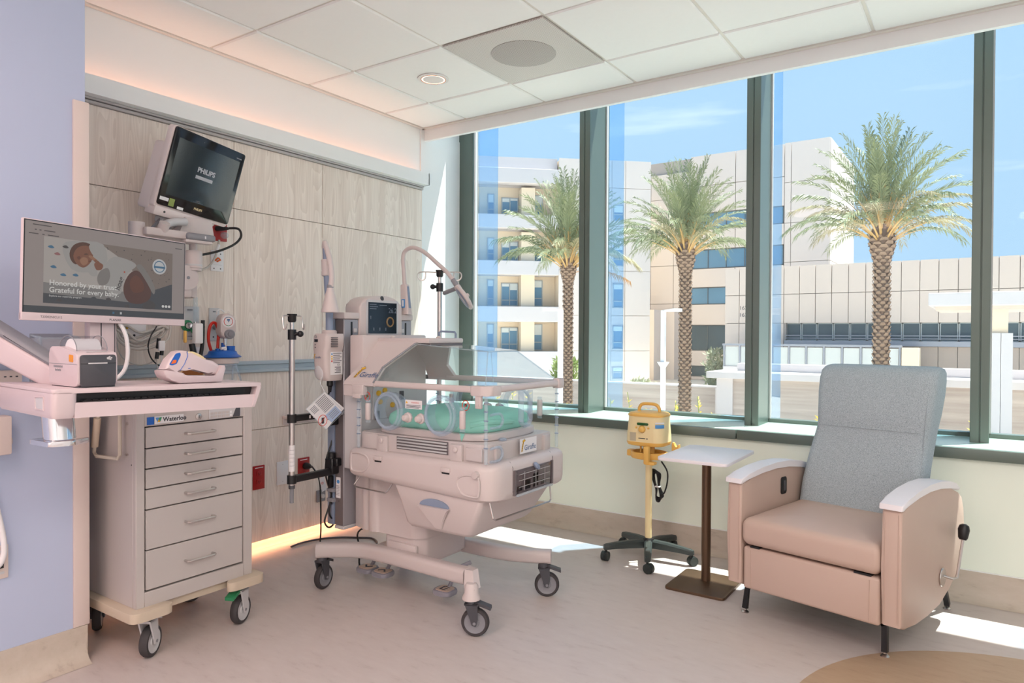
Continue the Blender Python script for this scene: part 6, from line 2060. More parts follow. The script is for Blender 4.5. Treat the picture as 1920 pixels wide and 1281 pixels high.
# --- barcode scanner in its cradle, and the cream holder behind it
t = thing('barcode_scanner', 'white and blue handheld barcode scanner lying in its charging cradle on the tray', 'scanner', (-2.06, 1.24, 1.01))
dz = -0.002
cr_ = [(1.145, 1.048), (1.144, 1.056), (1.153, 1.058), (1.178, 1.053), (1.207, 1.047), (1.215, 1.035), (1.314, 1.030), (1.333, 1.066), (1.347, 1.066), (1.35, 1.055), (1.337, 1.0135), (1.194, 1.0155), (1.167, 1.027), (1.152, 1.035)]
part('cradle', MB().prism(cr_, 'x', -2.088, -2.030, 0.004, 2), PK, t)
gun = [(1.151, 1.060), (1.167, 1.09), (1.191, 1.113), (1.207, 1.116), (1.221, 1.114), (1.229, 1.102), (1.268, 1.091), (1.311, 1.081), (1.330, 1.068), (1.334, 1.059), (1.322, 1.038), (1.302, 1.037), (1.296, 1.050), (1.24, 1.057), (1.215, 1.062), (1.196, 1.048), (1.186, 1.050)]
gb = part('scanner_body', MB().prism(gun, 'x', -2.082, -2.036, 0.008, 3), PK, t)
part('blue_pad', MB().prism(rpoly([(1.163, 1.074), (1.184, 1.107), (1.198, 1.110), (1.200, 1.102), (1.186, 1.075), (1.172, 1.071)], 0.004), 'x', -2.0365, -2.0352), M['blue'], gb)
part('red_trigger', MB().prism(rpoly([(1.168, 1.076), (1.176, 1.088), (1.186, 1.088), (1.184, 1.078)], 0.003), 'x', -2.0354, -2.0345), M['orange'], gb)
part('blue_line', MB().tube([(-2.0362, 1.221, 1.113), (-2.0358, 1.222, 1.098), (-2.0358, 1.212, 1.075), (-2.0360, 1.198, 1.055)], 0.0012, 5), M['blue'], gb)
part('blue_button', MB().ball((-2.045, 1.228, 1.060), 0.010, 10, (1, 1.2, 0.5)), M['blue'], gb)
part('cradle_contact', MB().box(-2.075, -2.04, 1.312, 1.322, 1.060, 1.069), M['blue'], t)
t = thing('holder', 'cream rounded plastic holder with a brown lining, behind the barcode scanner', 'holder', (-2.14, 1.32, 1.0))
hp_ = rpoly([(1.250, 1.0115), (1.252, 1.050), (1.271, 1.108), (1.290, 1.111), (1.317, 1.101), (1.340, 1.084), (1.358, 1.060), (1.394, 1.030), (1.396, 1.0085)], 0.012, 3)
part('shell', MB().prism(hp_, 'x', -2.155, -2.125, 0.006, 2), M['cream'], t)
part('brown_lining', MB().prism(blob([(1.256, 1.045), (1.276, 1.052), (1.305, 1.049), (1.332, 1.042), (1.326, 1.033), (1.290, 1.032), (1.265, 1.036)]), 'x', -2.126, -2.1235), mat('cork_brown', (170, 112, 66), 0.9, var=0.25, scale=300), t)

# --- chrome holder under the tray
t = thing('cup_holder', 'chrome curved holder hanging under the left end of the keyboard tray', 'holder', (-2.17, 0.93, 0.86))
arcp = [(-2.20 + 0.040 * math.cos(RAD(a)), 0.925 + 0.040 * math.sin(RAD(a))) for a in range(-150, 61, 15)]
b = MB().loft([[(p[0] + 0.004 * k, p[1] + 0.0, 0.955 - 0.022 * k) for p in arcp] for k in range(5)], caps=False, closed=False)
part('curved_plate', b, M['chrome'], t)
part('lip', MB().prism(rpoly([(-2.245, 0.870), (-2.13, 0.872), (-2.115, 0.93), (-2.14, 0.985), (-2.155, 0.985), (-2.15, 0.94), (-2.245, 0.92)], 0.010), 'z', 0.852, 0.866, 0.003), M['chrome'], t)
part('mount_plate', MB().box(-2.25, -2.17, 0.875, 0.97, 0.948, 0.954), M['chrome'], t)


# ================================================================== ON THE HEADWALL
XP = -3.234      # face of the wood panels
# --- patient monitor
px_, py_ = Vector((-0.1812, 0.9796, -0.0873)).normalized(), Vector((0.2318, 0.1288, 0.9642)).normalized()
pz_ = px_.cross(py_).normalized()
py_ = pz_.cross(px_)
pc = Vector((-2.9826, 1.8696, 1.8828))
PM = Matrix(((px_.x, py_.x, pz_.x, pc.x), (px_.y, py_.y, pz_.y, pc.y), (px_.z, py_.z, pz_.z, pc.z), (0, 0, 0, 1)))
t = thing('patient_monitor', 'tilted patient monitor with a dark screen, mounted high on the headwall', 'monitor', pc, rot=PM.to_3x3())
ORIG[t.name] = PM
t.matrix_world = PM
part('front_glass', MB().prism(rrect(-0.2, 0.2, -0.175, 0.175, 0.012, 4), 'z', -0.010, 0.0, 0.003), mat('black_glass', (34, 29, 28), 0.10, var=0.02), t, world=False)
part('screen', MB().box(-0.172, 0.175, -0.122, 0.132, 0.0, 0.0004), M['screen_dark'], t, world=False, smooth=0)
part('white_shell', MB().prism(rrect(-0.207, 0.203, -0.190, 0.178, 0.014, 4), 'z', -0.045, -0.010, 0.005), M['shell'], t, world=False)
part('rear_housing', MB().prism(rpoly([(-0.205, -0.205), (0.16, -0.205), (0.16, 0.10), (-0.195, 0.10)], 0.012), 'z', -0.115, -0.043, 0.006), M['shell'], t, world=False)
bb2 = part('bottom_bar', MB().box(-0.20, 0.118, -0.222, -0.180, -0.07, -0.006, 0.005, 2), M['shell'], t, world=False)
part('port_hole', MB().cyl((-0.15, -0.200, -0.006), (-0.15, -0.200, -0.0045), 0.005, n=12), M['black'], bb2, world=False)


def ptext(s, size, x, y, m, bold=0.0):
    o = text('lettering', s, size, m, t, (0, 0, 0), bold=bold)
    o.matrix_basis = Matrix.Translation((x, y, 0.0008))
    return o


M['scr_grey'] = mat('screen_wordmark_grey', (140, 140, 144), 0.5, var=0, emit=(150, 150, 156), estr=0.35)
ptext('PHILIPS', 0.031, -0.044, 0.018, M['scr_grey'], 0.0012)
ptext('PHILIPS', 0.0145, -0.012, -0.152, mat('pale_gold_print', (226, 206, 160), 0.5, var=0), 0.0005)
part('faint_print', MB().box(0.150, 0.180, 0.143, 0.147, 0.0, 0.0005), M['grey'], t, world=False, smooth=0)
for (x0, x1, y0, y1, m) in ((-0.046, 0.050, -0.013, 0.002, 'scr_grey'), (-0.195, -0.150, -0.152, -0.137, 'label'), (-0.099, -0.066, -0.172, -0.160, 'label'), (-0.146, -0.118, -0.168, -0.134, 'leafgreen'), (-0.01, 0.012, -0.113, -0.109, 'dgrey'), (-0.025, 0.03, -0.119, -0.117, 'dgrey')):
    part('screen_bar' if m == 'scr_grey' else 'sticker' if m != 'dgrey' else 'screen_line', MB().box(x0, x1, y0, y1, 0.0004, 0.0009), M[m], t, world=False, smooth=0)
part('camera_dot', MB().cyl((-0.045, 0.152, 0), (-0.045, 0.152, 0.0006), 0.003, n=10), M['dgrey'], t, world=False)
mnt = part('tilt_bracket', MB().box(-0.13, 0.07, -0.250, -0.222, -0.085, -0.03, 0.004, 1).cyl((-0.06, -0.248, -0.06), (0.03, -0.248, -0.06), 0.020, n=16), M['greywhite'], t, world=False)
part('pivot_bolt', MB().cyl((-0.02, -0.248, -0.041), (-0.02, -0.248, -0.034), 0.008, n=10), M['grey'], mnt, world=False)
part('grey_lever', MB().tube([(-0.125, -0.235, -0.05), (-0.145, -0.28, -0.06), (-0.15, -0.30, -0.07)], 0.007, 8), M['grey'], mnt, world=False)

# --- its articulated arm
t = thing('monitor_arm', 'white articulated wall arm with a grey handle under the patient monitor', 'monitor arm', (-3.23, 1.835, 1.28))
part('wall_channel', MB().box(XP, XP + 0.018, 1.78, 1.905, 1.28, 1.72, 0.004, 1), W, t)
part('wall_bracket', MB().prism(rpoly([(1.865, 1.330), (1.865, 1.452), (1.79, 1.452), (1.76, 1.40), (1.775, 1.352)], 0.008), 'x', XP + 0.016, -3.03, 0.005), W, t)
el = part('elbow_disc', MB().cyl((-3.04, 1.79, 1.42), (-2.985, 1.79, 1.42), 0.056, n=28).box(-3.03, -2.99, 1.765, 1.815, 1.33, 1.43, 0.006, 2), W, t)
part('pivot_screw', MB().cyl((-2.985, 1.795, 1.420), (-2.982, 1.795, 1.420), 0.007, n=12), M['grey'], el)
cy = part('swivel_cylinder', MB().lathe([(0.036, 1.455), (0.036, 1.465), (0.0395, 1.468), (0.0395, 1.535), (0.034, 1.546), (0, 1.548)], (-3.01, 1.833, 0), n=28), W, t)
part('swivel_ring', MB().lathe([(0.040, 1.476), (0.0405, 1.478), (0.0405, 1.482), (0.040, 1.484)], (-3.01, 1.833, 0), n=28, cap=False), M['greywhite'], cy)
part('forearm', MB().tube([(-3.01, 1.833, 1.54), (-3.01, 1.833, 1.585)], 0.018, 14).box(-3.03, -2.99, 1.55, 1.84, 1.575, 1.605, 0.008, 2), W, t)
part('rear_knuckle', MB().cyl((-2.99, 1.565, 1.572), (-2.99, 1.565, 1.640), 0.032, n=24), W, t)
part('upper_arm', MB().box(-2.97, -2.93, 1.575, 1.772, 1.585, 1.620, 0.008, 2).cyl((-2.95, 1.655, 1.61), (-2.93, 1.655, 1.645), 0.022, n=18), W, t)
part('grey_handle', MB().box(-2.965, -2.915, 1.750, 1.890, 1.584, 1.616, 0.012, 3), M['grey'], t)
part('under_handle', MB().box(-2.962, -2.92, 1.745, 1.875, 1.572, 1.586, 0.005, 2), W, t)
part('handle_mark', MB().box(-2.9152, -2.9145, 1.832, 1.838, 1.594, 1.606), M['label'], t)
part('module_box', MB().prism(rpoly([(1.775, 1.625), (1.945, 1.625), (1.93, 1.70), (1.80, 1.70)], 0.006), 'x', -3.12, -3.02, 0.004), W, t)
part('neck_tube', MB().tube([(-2.97, 1.66, 1.63), (-2.99, 1.72, 1.66), (-3.0, 1.79, 1.672)], 0.018, 12, smooth=4), M['greywhite'], t)
# --- red outlet behind it, plates, flow meter, suction
def plate(name, lab, cat, y0, y1, z0, z1, m, x=XP, group=None):
    q = thing(name, lab, cat, (x, (y0 + y1) / 2, z0), group=group)
    part('cover_plate', MB().box(x - 0.001, x + 0.006, y0, y1, z0, z1, 0.0025, 2), M[m], q)
    return q


def receptacle(q, yc, zc, m='red', sc=1.0):
    b = part('receptacle', MB().prism([(p[0], p[1]) for p in rrect(yc - 0.017 * sc, yc + 0.017 * sc, zc - 0.014 * sc, zc + 0.014 * sc, 0.008 * sc)], 'x', XP + 0.005, XP + 0.0085, 0.001), M[m], q)
    s = MB()
    for dy in (-0.006, 0.006):
        s.box(XP + 0.0085, XP + 0.009, yc + dy * sc - 0.001, yc + dy * sc + 0.001, zc - 0.003 * sc, zc + 0.006 * sc)
    s.cyl((XP + 0.0085, yc, zc - 0.008 * sc), (XP + 0.009, yc, zc - 0.008 * sc), 0.002, n=8)
    part('slots', s, M['black'], b, smooth=0, kind='stuff')


q = plate('power_outlet', 'red power outlet high on the headwall behind the patient monitor', 'outlet', 2.066, 2.152, 1.638, 1.728, 'red')
part('clear_nightlight', MB().ball((XP + 0.02, 2.128, 1.668), 0.022, 16, (0.8, 1, 0.8)), M['acryedge'], q)
part('black_plug', MB().lathe([(0.013, 0), (0.013, 0.03), (0.009, 0.05), (0.005, 0.065)], (XP + 0.006, 2.09, 1.700), (0.8, 0.6, 0), 12), M['black'], q)
part('cord', MB().tube([(-3.18, 2.13, 1.702), (-3.15, 2.165, 1.70), (-3.13, 2.165, 1.66), (-3.12, 2.12, 1.615), (-3.12, 2.04, 1.575), (-3.12, 1.96, 1.55), (-3.11, 1.90, 1.535)], 0.006, 8, smooth=5), M['black'], q)
q = plate('power_outlet', 'red power outlet low on the wood panels nearest the supply cart', 'outlet', 2.308, 2.381, 0.329, 0.457, 'red')
receptacle(q, 2.344, 0.415)
receptacle(q, 2.344, 0.370)
part('print_line', MB().box(XP + 0.006, XP + 0.0066, 2.320, 2.370, 0.4435, 0.4475), M['label'], q, smooth=0)
q = plate('power_outlet', 'red power outlet with a black plug in it, behind the drip stand', 'outlet', 2.605, 2.685, 0.335, 0.457, 'red')
receptacle(q, 2.645, 0.370)
part('print_line', MB().box(XP + 0.006, XP + 0.0066, 2.618, 2.668, 0.4435, 0.4475), M['label'], q, smooth=0)
q = plate('blank_plate', 'blank white wall plate between the two low red outlets', 'wall plate', 2.460, 2.536, 0.328, 0.457, 'label')
part('screw', MB().cyl((XP + 0.006, 2.498, 0.44), (XP + 0.0068, 2.498, 0.44), 0.003, n=8), M['greywhite'], q)
part('screw', MB().cyl((XP + 0.006, 2.498, 0.345), (XP + 0.0068, 2.498, 0.345), 0.003, n=8), M['greywhite'], q)
q = plate('call_plate', 'white nurse call plate with an orange tag, right of the monitor arm', 'wall plate', 2.062, 2.133, 1.484, 1.588, 'label')
part('orange_tag', MB().tube([(XP + 0.012, 2.08, 1.535), (XP + 0.02, 2.092, 1.55), (XP + 0.02, 2.100, 1.54), (XP + 0.014, 2.09, 1.532), (XP + 0.018, 2.108, 1.542)], 0.004, 6, smooth=3), M['orange'], q)
part('grey_cable', MB().tube([(XP + 0.02, 2.098, 1.64), (XP + 0.03, 2.086, 1.61), (XP + 0.04, 2.06, 1.545), (XP + 0.05, 2.015, 1.495), (XP + 0.06, 1.94, 1.465)], 0.0055, 8, smooth=4), M['cable'], q)
part('cable_boot', MB().cyl((XP + 0.028, 2.09, 1.615), (XP + 0.034, 2.076, 1.585), 0.008, n=10), M['label'], q)
for (y, z) in ((2.115, 1.572), (2.115, 1.497), (2.078, 1.497)):
    part('plate_mark', MB().box(XP + 0.006, XP + 0.0066, y - 0.003, y + 0.003, z - 0.003, z + 0.003), M['ink'], q)
part('plate_line', MB().box(XP + 0.006, XP + 0.0064, 2.072, 2.122, 1.515, 1.5165).box(XP + 0.006, XP + 0.0064, 2.072, 2.122, 1.537, 1.5385), M['greywhite'], q, smooth=0)

q = plate('oxygen_flowmeter', 'green oxygen outlet and flow meter on a grey plate, right of the computer monitor', 'flow meter', 1.912, 2.000, 1.137, 1.300, 'greywhite')
part('green_ring', MB().lathe([(0.028, 0), (0.028, 0.012), (0.018, 0.016), (0.018, 0.0)], (XP + 0.005, 1.932, 1.205), (1, 0, 0), 20), M['green'], q)
part('valve_body', MB().lathe([(0.016, 0), (0.016, 0.03), (0.010, 0.04), (0, 0.04)], (XP + 0.005, 1.932, 1.205), (1, 0, 0), 16).cyl((-3.19, 1.932, 1.205), (-3.19, 1.972, 1.200), 0.009, n=12).cyl((-3.19, 1.955, 1.225), (-3.19, 1.955, 1.175), 0.008, n=12), M['chrome'], q)
part('green_knob', MB().lathe([(0.013, 0), (0.016, 0.006), (0.016, 0.024), (0.012, 0.030), (0, 0.030)], (-3.19, 1.968, 1.201), (0, 1, -0.04), 12), M['green'], q)
part('green_nozzle', MB().lathe([(0.018, 0.0), (0.016, -0.018), (0.009, -0.022), (0.005, -0.060), (0.0035, -0.066)], (-3.19, 1.950, 1.190), (0, 0, 1), 14), M['green'], q)
part('flow_tube', MB().lathe([(0.009, 0), (0.010, 0.02), (0.010, 0.115), (0.006, 0.125), (0, 0.125)], (-3.19, 1.955, 1.225), (0, 0, 1), 14), M['acryedge'], q)
part('print_line', MB().box(XP + 0.006, XP + 0.0066, 1.935, 1.965, 1.280, 1.287), M['grey'], q, smooth=0)
part('print_line', MB().box(XP + 0.006, XP + 0.0066, 1.938, 1.985, 1.150, 1.156), M['grey'], q, smooth=0)
part('print_dot', MB().cyl((XP + 0.006, 1.930, 1.153), (XP + 0.0068, 1.930, 1.153), 0.004, n=12), M['ink'], q)

q = plate('suction_regulator', 'white wall suction regulator with a round gauge above the blue-lidded canister', 'regulator', 2.052, 2.110, 1.130, 1.296, 'greywhite')
part('print_line', MB().box(XP + 0.006, XP + 0.0066, 2.072, 2.088, 1.275, 1.282), M['grey'], q, smooth=0)
part('print_dot', MB().cyl((XP + 0.006, 2.075, 1.150), (XP + 0.0068, 2.075, 1.150), 0.004, n=12), M['ink'], q)
part('vacuum_inlet', MB().cyl((XP + 0.005, 2.085, 1.20), (-3.15, 2.06, 1.205), 0.014, n=14), M['grey'], q)
rb = Matrix.Translation((-3.10, 2.062, 1.205)) @ Matrix.Rotation(RAD(-14), 4, 'Z')
b = MB().prism(rrect(-0.036, 0.036, -0.062, 0.062, 0.034, 6), 'x', -0.045, 0.028, 0.008, 3)
b.xf(rb)
bdy = part('regulator_body', b, W, q)


def rbp(b):
    b.xf(rb)
    return b


gf = part('gauge_face', rbp(MB().cyl((0.027, 0, 0.022), (0.0295, 0, 0.022), 0.030, n=32)), M['label'], bdy)
for (a0_, a1_, m) in ((-60, 60, 'inkred'), (60, 130, 'inkblue'), (130, 240, 'inkred'), (240, 300, 'green')):
    part('gauge_band', rbp(MB().tube([(0.0298, 0.021 * math.cos(RAD(a)), 0.022 + 0.021 * math.sin(RAD(a))) for a in range(a0_, a1_ + 1, 10)], 0.0014, 5)), M[m], gf)
part('gauge_needle', rbp(MB().sheet([(0.0300, -0.002, 0.020), (0.0300, 0.002, 0.018), (0.0300, 0.010, 0.038)], (1, 0, 0), 0.0004).box(0.0296, 0.0300, -0.006, 0.006, 0.026, 0.034)), M['inkblue'], gf)
b = MB()
for a in range(0, 360, 20):
    b.cyl((0.0296, 0.027 * math.cos(RAD(a)), 0.022 + 0.027 * math.sin(RAD(a))), (0.0300, 0.027 * math.cos(RAD(a)), 0.022 + 0.027 * math.sin(RAD(a))), 0.0009, n=5)
part('gauge_tick', b, M['ink'], gf, smooth=0, kind='stuff')
part('regulator_knob', rbp(MB().lathe([(0.024, 0), (0.024, 0.014), (0.020, 0.018), (0.012, 0.018), (0.012, 0.024), (0, 0.025)], (0.028, 0.004, -0.040), (1, 0, 0), 20)), M['grey'], bdy)
part('hook_loop', MB().tube([(-3.13, 2.03, 1.262), (-3.12, 2.028, 1.280), (-3.12, 2.045, 1.286), (-3.12, 2.065, 1.274)], 0.003, 6, smooth=3), M['label'], bdy)
part('outlet_nipple', MB().cyl((-3.11, 2.062, 1.145), (-3.11, 2.062, 1.112), 0.008, n=12), M['chrome'], q)
part('red_hose', MB().tube([(-3.14, 2.006, 1.085), (-3.14, 1.993, 1.13), (-3.14, 1.994, 1.175), (-3.14, 2.003, 1.208), (-3.14, 2.021, 1.221), (-3.14, 2.038, 1.206), (-3.14, 2.046, 1.165), (-3.138, 2.042, 1.120), (-3.135, 2.038, 1.095)], 0.0075, 10, smooth=5), M['redhose'], q)

t = thing('suction_canister', 'clear suction canister with a bright blue lid on the headwall', 'canister', (-3.12, 2.056, 0.85))
part('canister_body', MB().lathe([(0.058, 0.85), (0.062, 0.86), (0.070, 1.03), (0.073, 1.048)], (-3.12, 2.056, 0), n=32, cap=False), M['acrybox'], t, label='clear canister')
part('white_collar', MB().lathe([(0.0735, 1.020), (0.0765, 1.022), (0.0765, 1.046), (0.0735, 1.048)], (-3.12, 2.056, 0), n=32, cap=False), W, t)
ld = part('blue_lid', MB().lathe([(0.086, 1.050), (0.088, 1.054), (0.080, 1.060), (0.070, 1.066), (0.064, 1.080), (0.050, 1.086), (0, 1.087)], (-3.12, 2.056, 0), n=36), M['blue'], t)
part('lid_port', MB().cyl((-3.10, 2.088, 1.082), (-3.10, 2.088, 1.106), 0.020, n=18), M['blue'], ld)
part('lid_port', MB().cyl((-3.12, 2.058, 1.082), (-3.12, 2.058, 1.122), 0.009, n=14), M['blue'], ld)
part('lid_port', MB().cyl((-3.10, 2.018, 1.080), (-3.10, 2.018, 1.094), 0.013, n=14), M['blue'], ld)
part('white_connector', MB().cyl((-3.08, 2.02, 1.094), (-3.08, 2.045, 1.097), 0.007, n=10).cyl((-3.08, 2.042, 1.097), (-3.08, 2.042, 1.075), 0.009, n=10), M['label'], ld)
part('drain_tube', MB().tube([(-3.05, 2.075, 1.02), (-3.045, 2.09, 0.98), (-3.045, 2.105, 0.94), (-3.045, 2.11, 0.88)], 0.005, 8, smooth=4).tube([(-3.05, 2.07, 1.02), (-3.045, 2.06, 0.96), (-3.045, 2.055, 0.88)], 0.004, 8, smooth=4), M['tube'], t)
part('wall_holder', MB().box(XP, XP + 0.012, 2.0, 2.11, 0.88, 1.06, 0.003, 1).box(XP, -3.19, 2.035, 2.077, 1.00, 1.03), W, t)
part('holder_tab', MB().box(XP, XP + 0.010, 1.955, 2.02, 1.055, 1.10, 0.003, 1), M['label'], t)

# --- monitoring cables coiled on a hook below the arm
t = thing('cable_bundle', 'coiled pale grey monitoring cables and black leads hanging below the monitor arm', 'cables', (-3.06, 1.65, 1.0))
random.seed(31)
part('hanger', MB().box(XP, -3.03, 1.56, 1.60, 1.245, 1.27, 0.003, 1).box(XP, -3.03, 1.70, 1.74, 1.245, 1.27, 0.003, 1), W, t)
for i in range(7):
    w0 = 1.498 + 0.012 * (i % 4)
    w1 = 1.745 - 0.011 * (i % 5)
    lo = 1.098 + 0.012 * i
    xx = -3.045 - 0.014 * (i % 3)
    part('cable', MB().tube([(xx, w0 + 0.02, 1.25), (xx, w0, 1.20), (xx + 0.008, w0 + 0.025, lo + 0.03), (xx + 0.012, (w0 + w1) / 2 - 0.02, lo), (xx + 0.008, w1 - 0.03, lo + 0.03 + 0.01 * (i % 2)), (xx, w1, 1.19), (xx - 0.006, w1 - 0.012, 1.25)], 0.0058 - 0.0004 * (i % 3), 8, smooth=5), M['cable'], t)
part('thin_cable', MB().tube([(-3.05, 1.50, 1.22), (-3.05, 1.525, 1.08), (-3.05, 1.60, 1.03), (-3.05, 1.68, 1.05), (-3.05, 1.72, 1.12)], 0.0028, 6, smooth=5), M['cable'], t)
b = MB()
P = [Vector(p) for p in ((-3.03, 1.675, 1.20), (-3.03, 1.645, 1.15), (-3.03, 1.636, 1.10), (-3.03, 1.655, 1.05), (-3.03, 1.70, 1.015), (-3.03, 1.75, 0.995))]
part('banded_lead', b.tube(P, 0.003, 6, smooth=5), M['black'], t)
for (y, z0, z1, m) in ((1.674, 1.145, 1.100, 'black'), (1.668, 1.085, 1.055, 'black'), (1.690, 1.110, 1.070, 'black')):
    part('lead_connector', MB().cyl((-3.02, y + 0.004, z0), (-3.02, y, z1), 0.0085, n=10), M[m], t)
part('lead_wire', MB().tube([(-3.02, 1.668, 1.055), (-3.02, 1.672, 1.00), (-3.02, 1.672, 0.93)], 0.002, 6), M['cable'], t)
part('lead_wire', MB().tube([(-3.02, 1.690, 1.070), (-3.02, 1.697, 1.00), (-3.02, 1.690, 0.93)], 0.002, 6), M['label'], t)
part('clear_connector', MB().box(-3.02, -3.005, 1.672, 1.700, 1.090, 1.135, 0.004, 2), M['label'], t)
part('white_block', MB().box(-3.04, -3.01, 1.845, 1.885, 1.12, 1.215, 0.006, 2), M['label'], t)
part('black_sleeve', MB().tube([(-3.04, 1.845, 1.12), (-3.035, 1.855, 1.06), (-3.03, 1.865, 1.0), (-3.03, 1.868, 0.95)], 0.014, 10, smooth=3), M['black'], t)
part('black_sleeve', MB().tube([(-3.04, 1.90, 1.23), (-3.04, 1.898, 1.12), (-3.04, 1.885, 1.04), (-3.04, 1.88, 0.96)], 0.009, 10, smooth=3), M['black'], t)
part('orange_clip', MB().box(-3.03, -3.015, 1.796, 1.808, 1.125, 1.18, 0.003, 1), M['yellow'], t)
part('connector_block', MB().box(-3.09, -3.05, 1.535, 1.64, 1.15, 1.26, 0.005, 2), M['label'], t)
for (y, z, m) in ((1.555, 1.19, 'inkyellow'), (1.555, 1.172, 'red'), (1.555, 1.156, 'green'), (1.585, 1.158, 'black')):
    part('socket', MB().cyl((-3.051, y, z), (-3.047, y, z), 0.005, n=10), M[m], t)

# --- small shelf bracket behind the drip stand
t = thing('wall_bracket', 'small white wall shelf bracket behind the drip stand', 'bracket', (-3.2, 2.60, 0.69))
part('ledge', MB().box(XP, XP + 0.05, 2.495, 2.74, 0.695, 0.712, 0.004, 2), W, t)
part('wall_flange', MB().box(XP - 0.001, XP + 0.006, 2.50, 2.735, 0.66, 0.70, 0.002, 1), W, t)
t = thing('floor_bracket', 'small grey bracket low on the wood panels behind the hanging cord', 'bracket', (-3.23, 2.80, 0.2))
part('plate', MB().box(XP, XP + 0.012, 2.735, 2.80, 0.18, 0.25, 0.003, 1), M['grey'], t)
part('stub', MB().cyl((XP + 0.01, 2.768, 0.215), (XP + 0.03, 2.768, 0.215), 0.012, n=12), M['greywhite'], t)

# --- on the pale blue wall
XB = -2.65
t = thing('acrylic_dispenser', 'clear acrylic dispenser box on the pale blue wall behind the printer', 'dispenser', (-2.62, 1.095, 0.98))
b = MB()
b.box(XB, XB + 0.004, 1.030, 1.155, 0.98, 1.165).box(XB, -2.57, 1.030, 1.034, 0.98, 1.150).box(XB, -2.57, 1.151, 1.155, 0.98, 1.150).box(-2.574, -2.57, 1.034, 1.151, 0.98, 1.150)
part('clear_box', b, M['acrybox'], t, smooth=0)
part('rim', MB().tube([(XB + 0.004, 1.032, 1.160), (-2.572, 1.032, 1.150), (-2.572, 1.153, 1.150), (XB + 0.004, 1.153, 1.160)], 0.004, 6), M['acryedge'], t)
part('rim', MB().tube([(-2.572, 1.032, 0.985), (-2.572, 1.032, 1.150)], 0.004, 6), M['acryedge'], t)
part('corner_tab', MB().box(-2.60, -2.57, 1.024, 1.036, 1.135, 1.158, 0.003, 1), M['acryedge'], t)
t = thing('wall_outlet_strip', 'white outlet strip plate on the pale blue wall under the workstation arm', 'wall plate', (XB, 0.93, 0.97))
part('cover_plate', MB().box(XB, XB + 0.012, 0.86, 1.005, 0.955, 1.045, 0.004, 2), M['guard'], t)
b = MB()
for y in (0.952, 0.968, 0.985):
    b.box(XB + 0.012, XB + 0.0126, y, y + 0.007, 1.022, 1.026)
part('print_lines', b, M['ink'], t, smooth=0, kind='stuff')
part('outlet_slot', MB().box(XB + 0.012, XB + 0.0128, 0.965, 0.978, 0.985, 0.993), M['black'], t)
t = thing('wall_box', 'white plastic box on the pale blue wall at the left picture edge', 'box', (XB, 0.89, 0.775))
part('box_body', MB().box(XB, XB + 0.055, 0.82, 0.960, 0.775, 0.900, 0.006, 2), M['guard'], t)
part('side_knob', MB().cyl((XB + 0.02, 0.958, 0.815), (XB + 0.02, 0.968, 0.815), 0.014, n=16), M['guard'], t)
t = thing('wall_outlet', 'cream outlet plate with a thick white cord plugged in, low on the pale blue wall', 'outlet', (XB, 0.93, 0.365))
part('cover_plate', MB().box(XB, XB + 0.007, 0.84, 0.966, 0.365, 0.475, 0.003, 2), M['guard'], t)
part('outlet_hole', MB().box(XB + 0.007, XB + 0.0078, 0.925, 0.952, 0.400, 0.424), M['black'], t)
for z in (0.455, 0.385):
    part('slot', MB().prism(rrect(0.938, 0.954, z - 0.004, z + 0.004, 0.0039), 'x', XB + 0.0068, XB + 0.0082), M['greywhite'], t)
part('white_cord', MB().tube([(XB + 0.03, 0.90, 0.74), (XB + 0.03, 0.925, 0.60), (XB + 0.03, 0.94, 0.52), (XB + 0.03, 0.945, 0.46), (XB + 0.025, 0.935, 0.42), (XB + 0.012, 0.92, 0.41)], 0.009, 10, smooth=4), M['label'], t)


# ================================================================== RECLINER
rc_rot = Matrix(((0.974, 0.228, 0), (-0.228, 0.974, 0), (0, 0, 1)))
t = thing('recliner', 'cream vinyl recliner with a tall grey tweed back and white arm caps', 'recliner', (-0.559, 2.929, 0.0), rot=rc_rot)
V_ = M['vinyl']


def P_(name, mb, m, par=None, **k):
    return part(name, mb, m, par or t, world=False, **k)


# arms: side profile (depth, height) extruded across the width; bowed underside and arched top
side = [(-0.100, 0.155), (-0.06, 0.140), (0.05, 0.132), (0.18, 0.128), (0.32, 0.135), (0.44, 0.160), (0.54, 0.205), (0.605, 0.255), (0.635, 0.31), (0.640, 0.38), (0.625, 0.46), (0.595, 0.512), (0.54, 0.535), (0.44, 0.566), (0.33, 0.583), (0.22, 0.590), (0.10, 0.588), (0.0, 0.580), (-0.092, 0.568), (-0.102, 0.555), (-0.104, 0.36)]
for (x0, x1, nm) in ((-0.302, -0.240, 'left'), (0.296, 0.362, 'right')):
    a = P_('arm', MB().prism(side, 'x', x0, x1, 0.010, 3), V_)
    cap_s = [(-0.115, 0.566), (-0.112, 0.585), (-0.05, 0.598), (0.06, 0.612), (0.18, 0.618), (0.30, 0.614), (0.42, 0.598), (0.50, 0.578), (0.545, 0.558), (0.55, 0.548), (0.53, 0.546), (0.42, 0.570), (0.30, 0.586), (0.18, 0.592), (0.06, 0.588), (-0.05, 0.577), (-0.10, 0.563)]
    P_('arm_cap', MB().prism(cap_s, 'x', x0 - 0.006, x1 + 0.006, 0.006, 3), M['armcap'], a)
    b = MB()
    for xx in (x0 + 0.010, x1 - 0.010):
        b.tube([(xx, -0.1045, 0.17), (xx, -0.1055, 0.36), (xx, -0.1035, 0.55)], 0.0012, 5)
    P_('seam', b, V_, a)
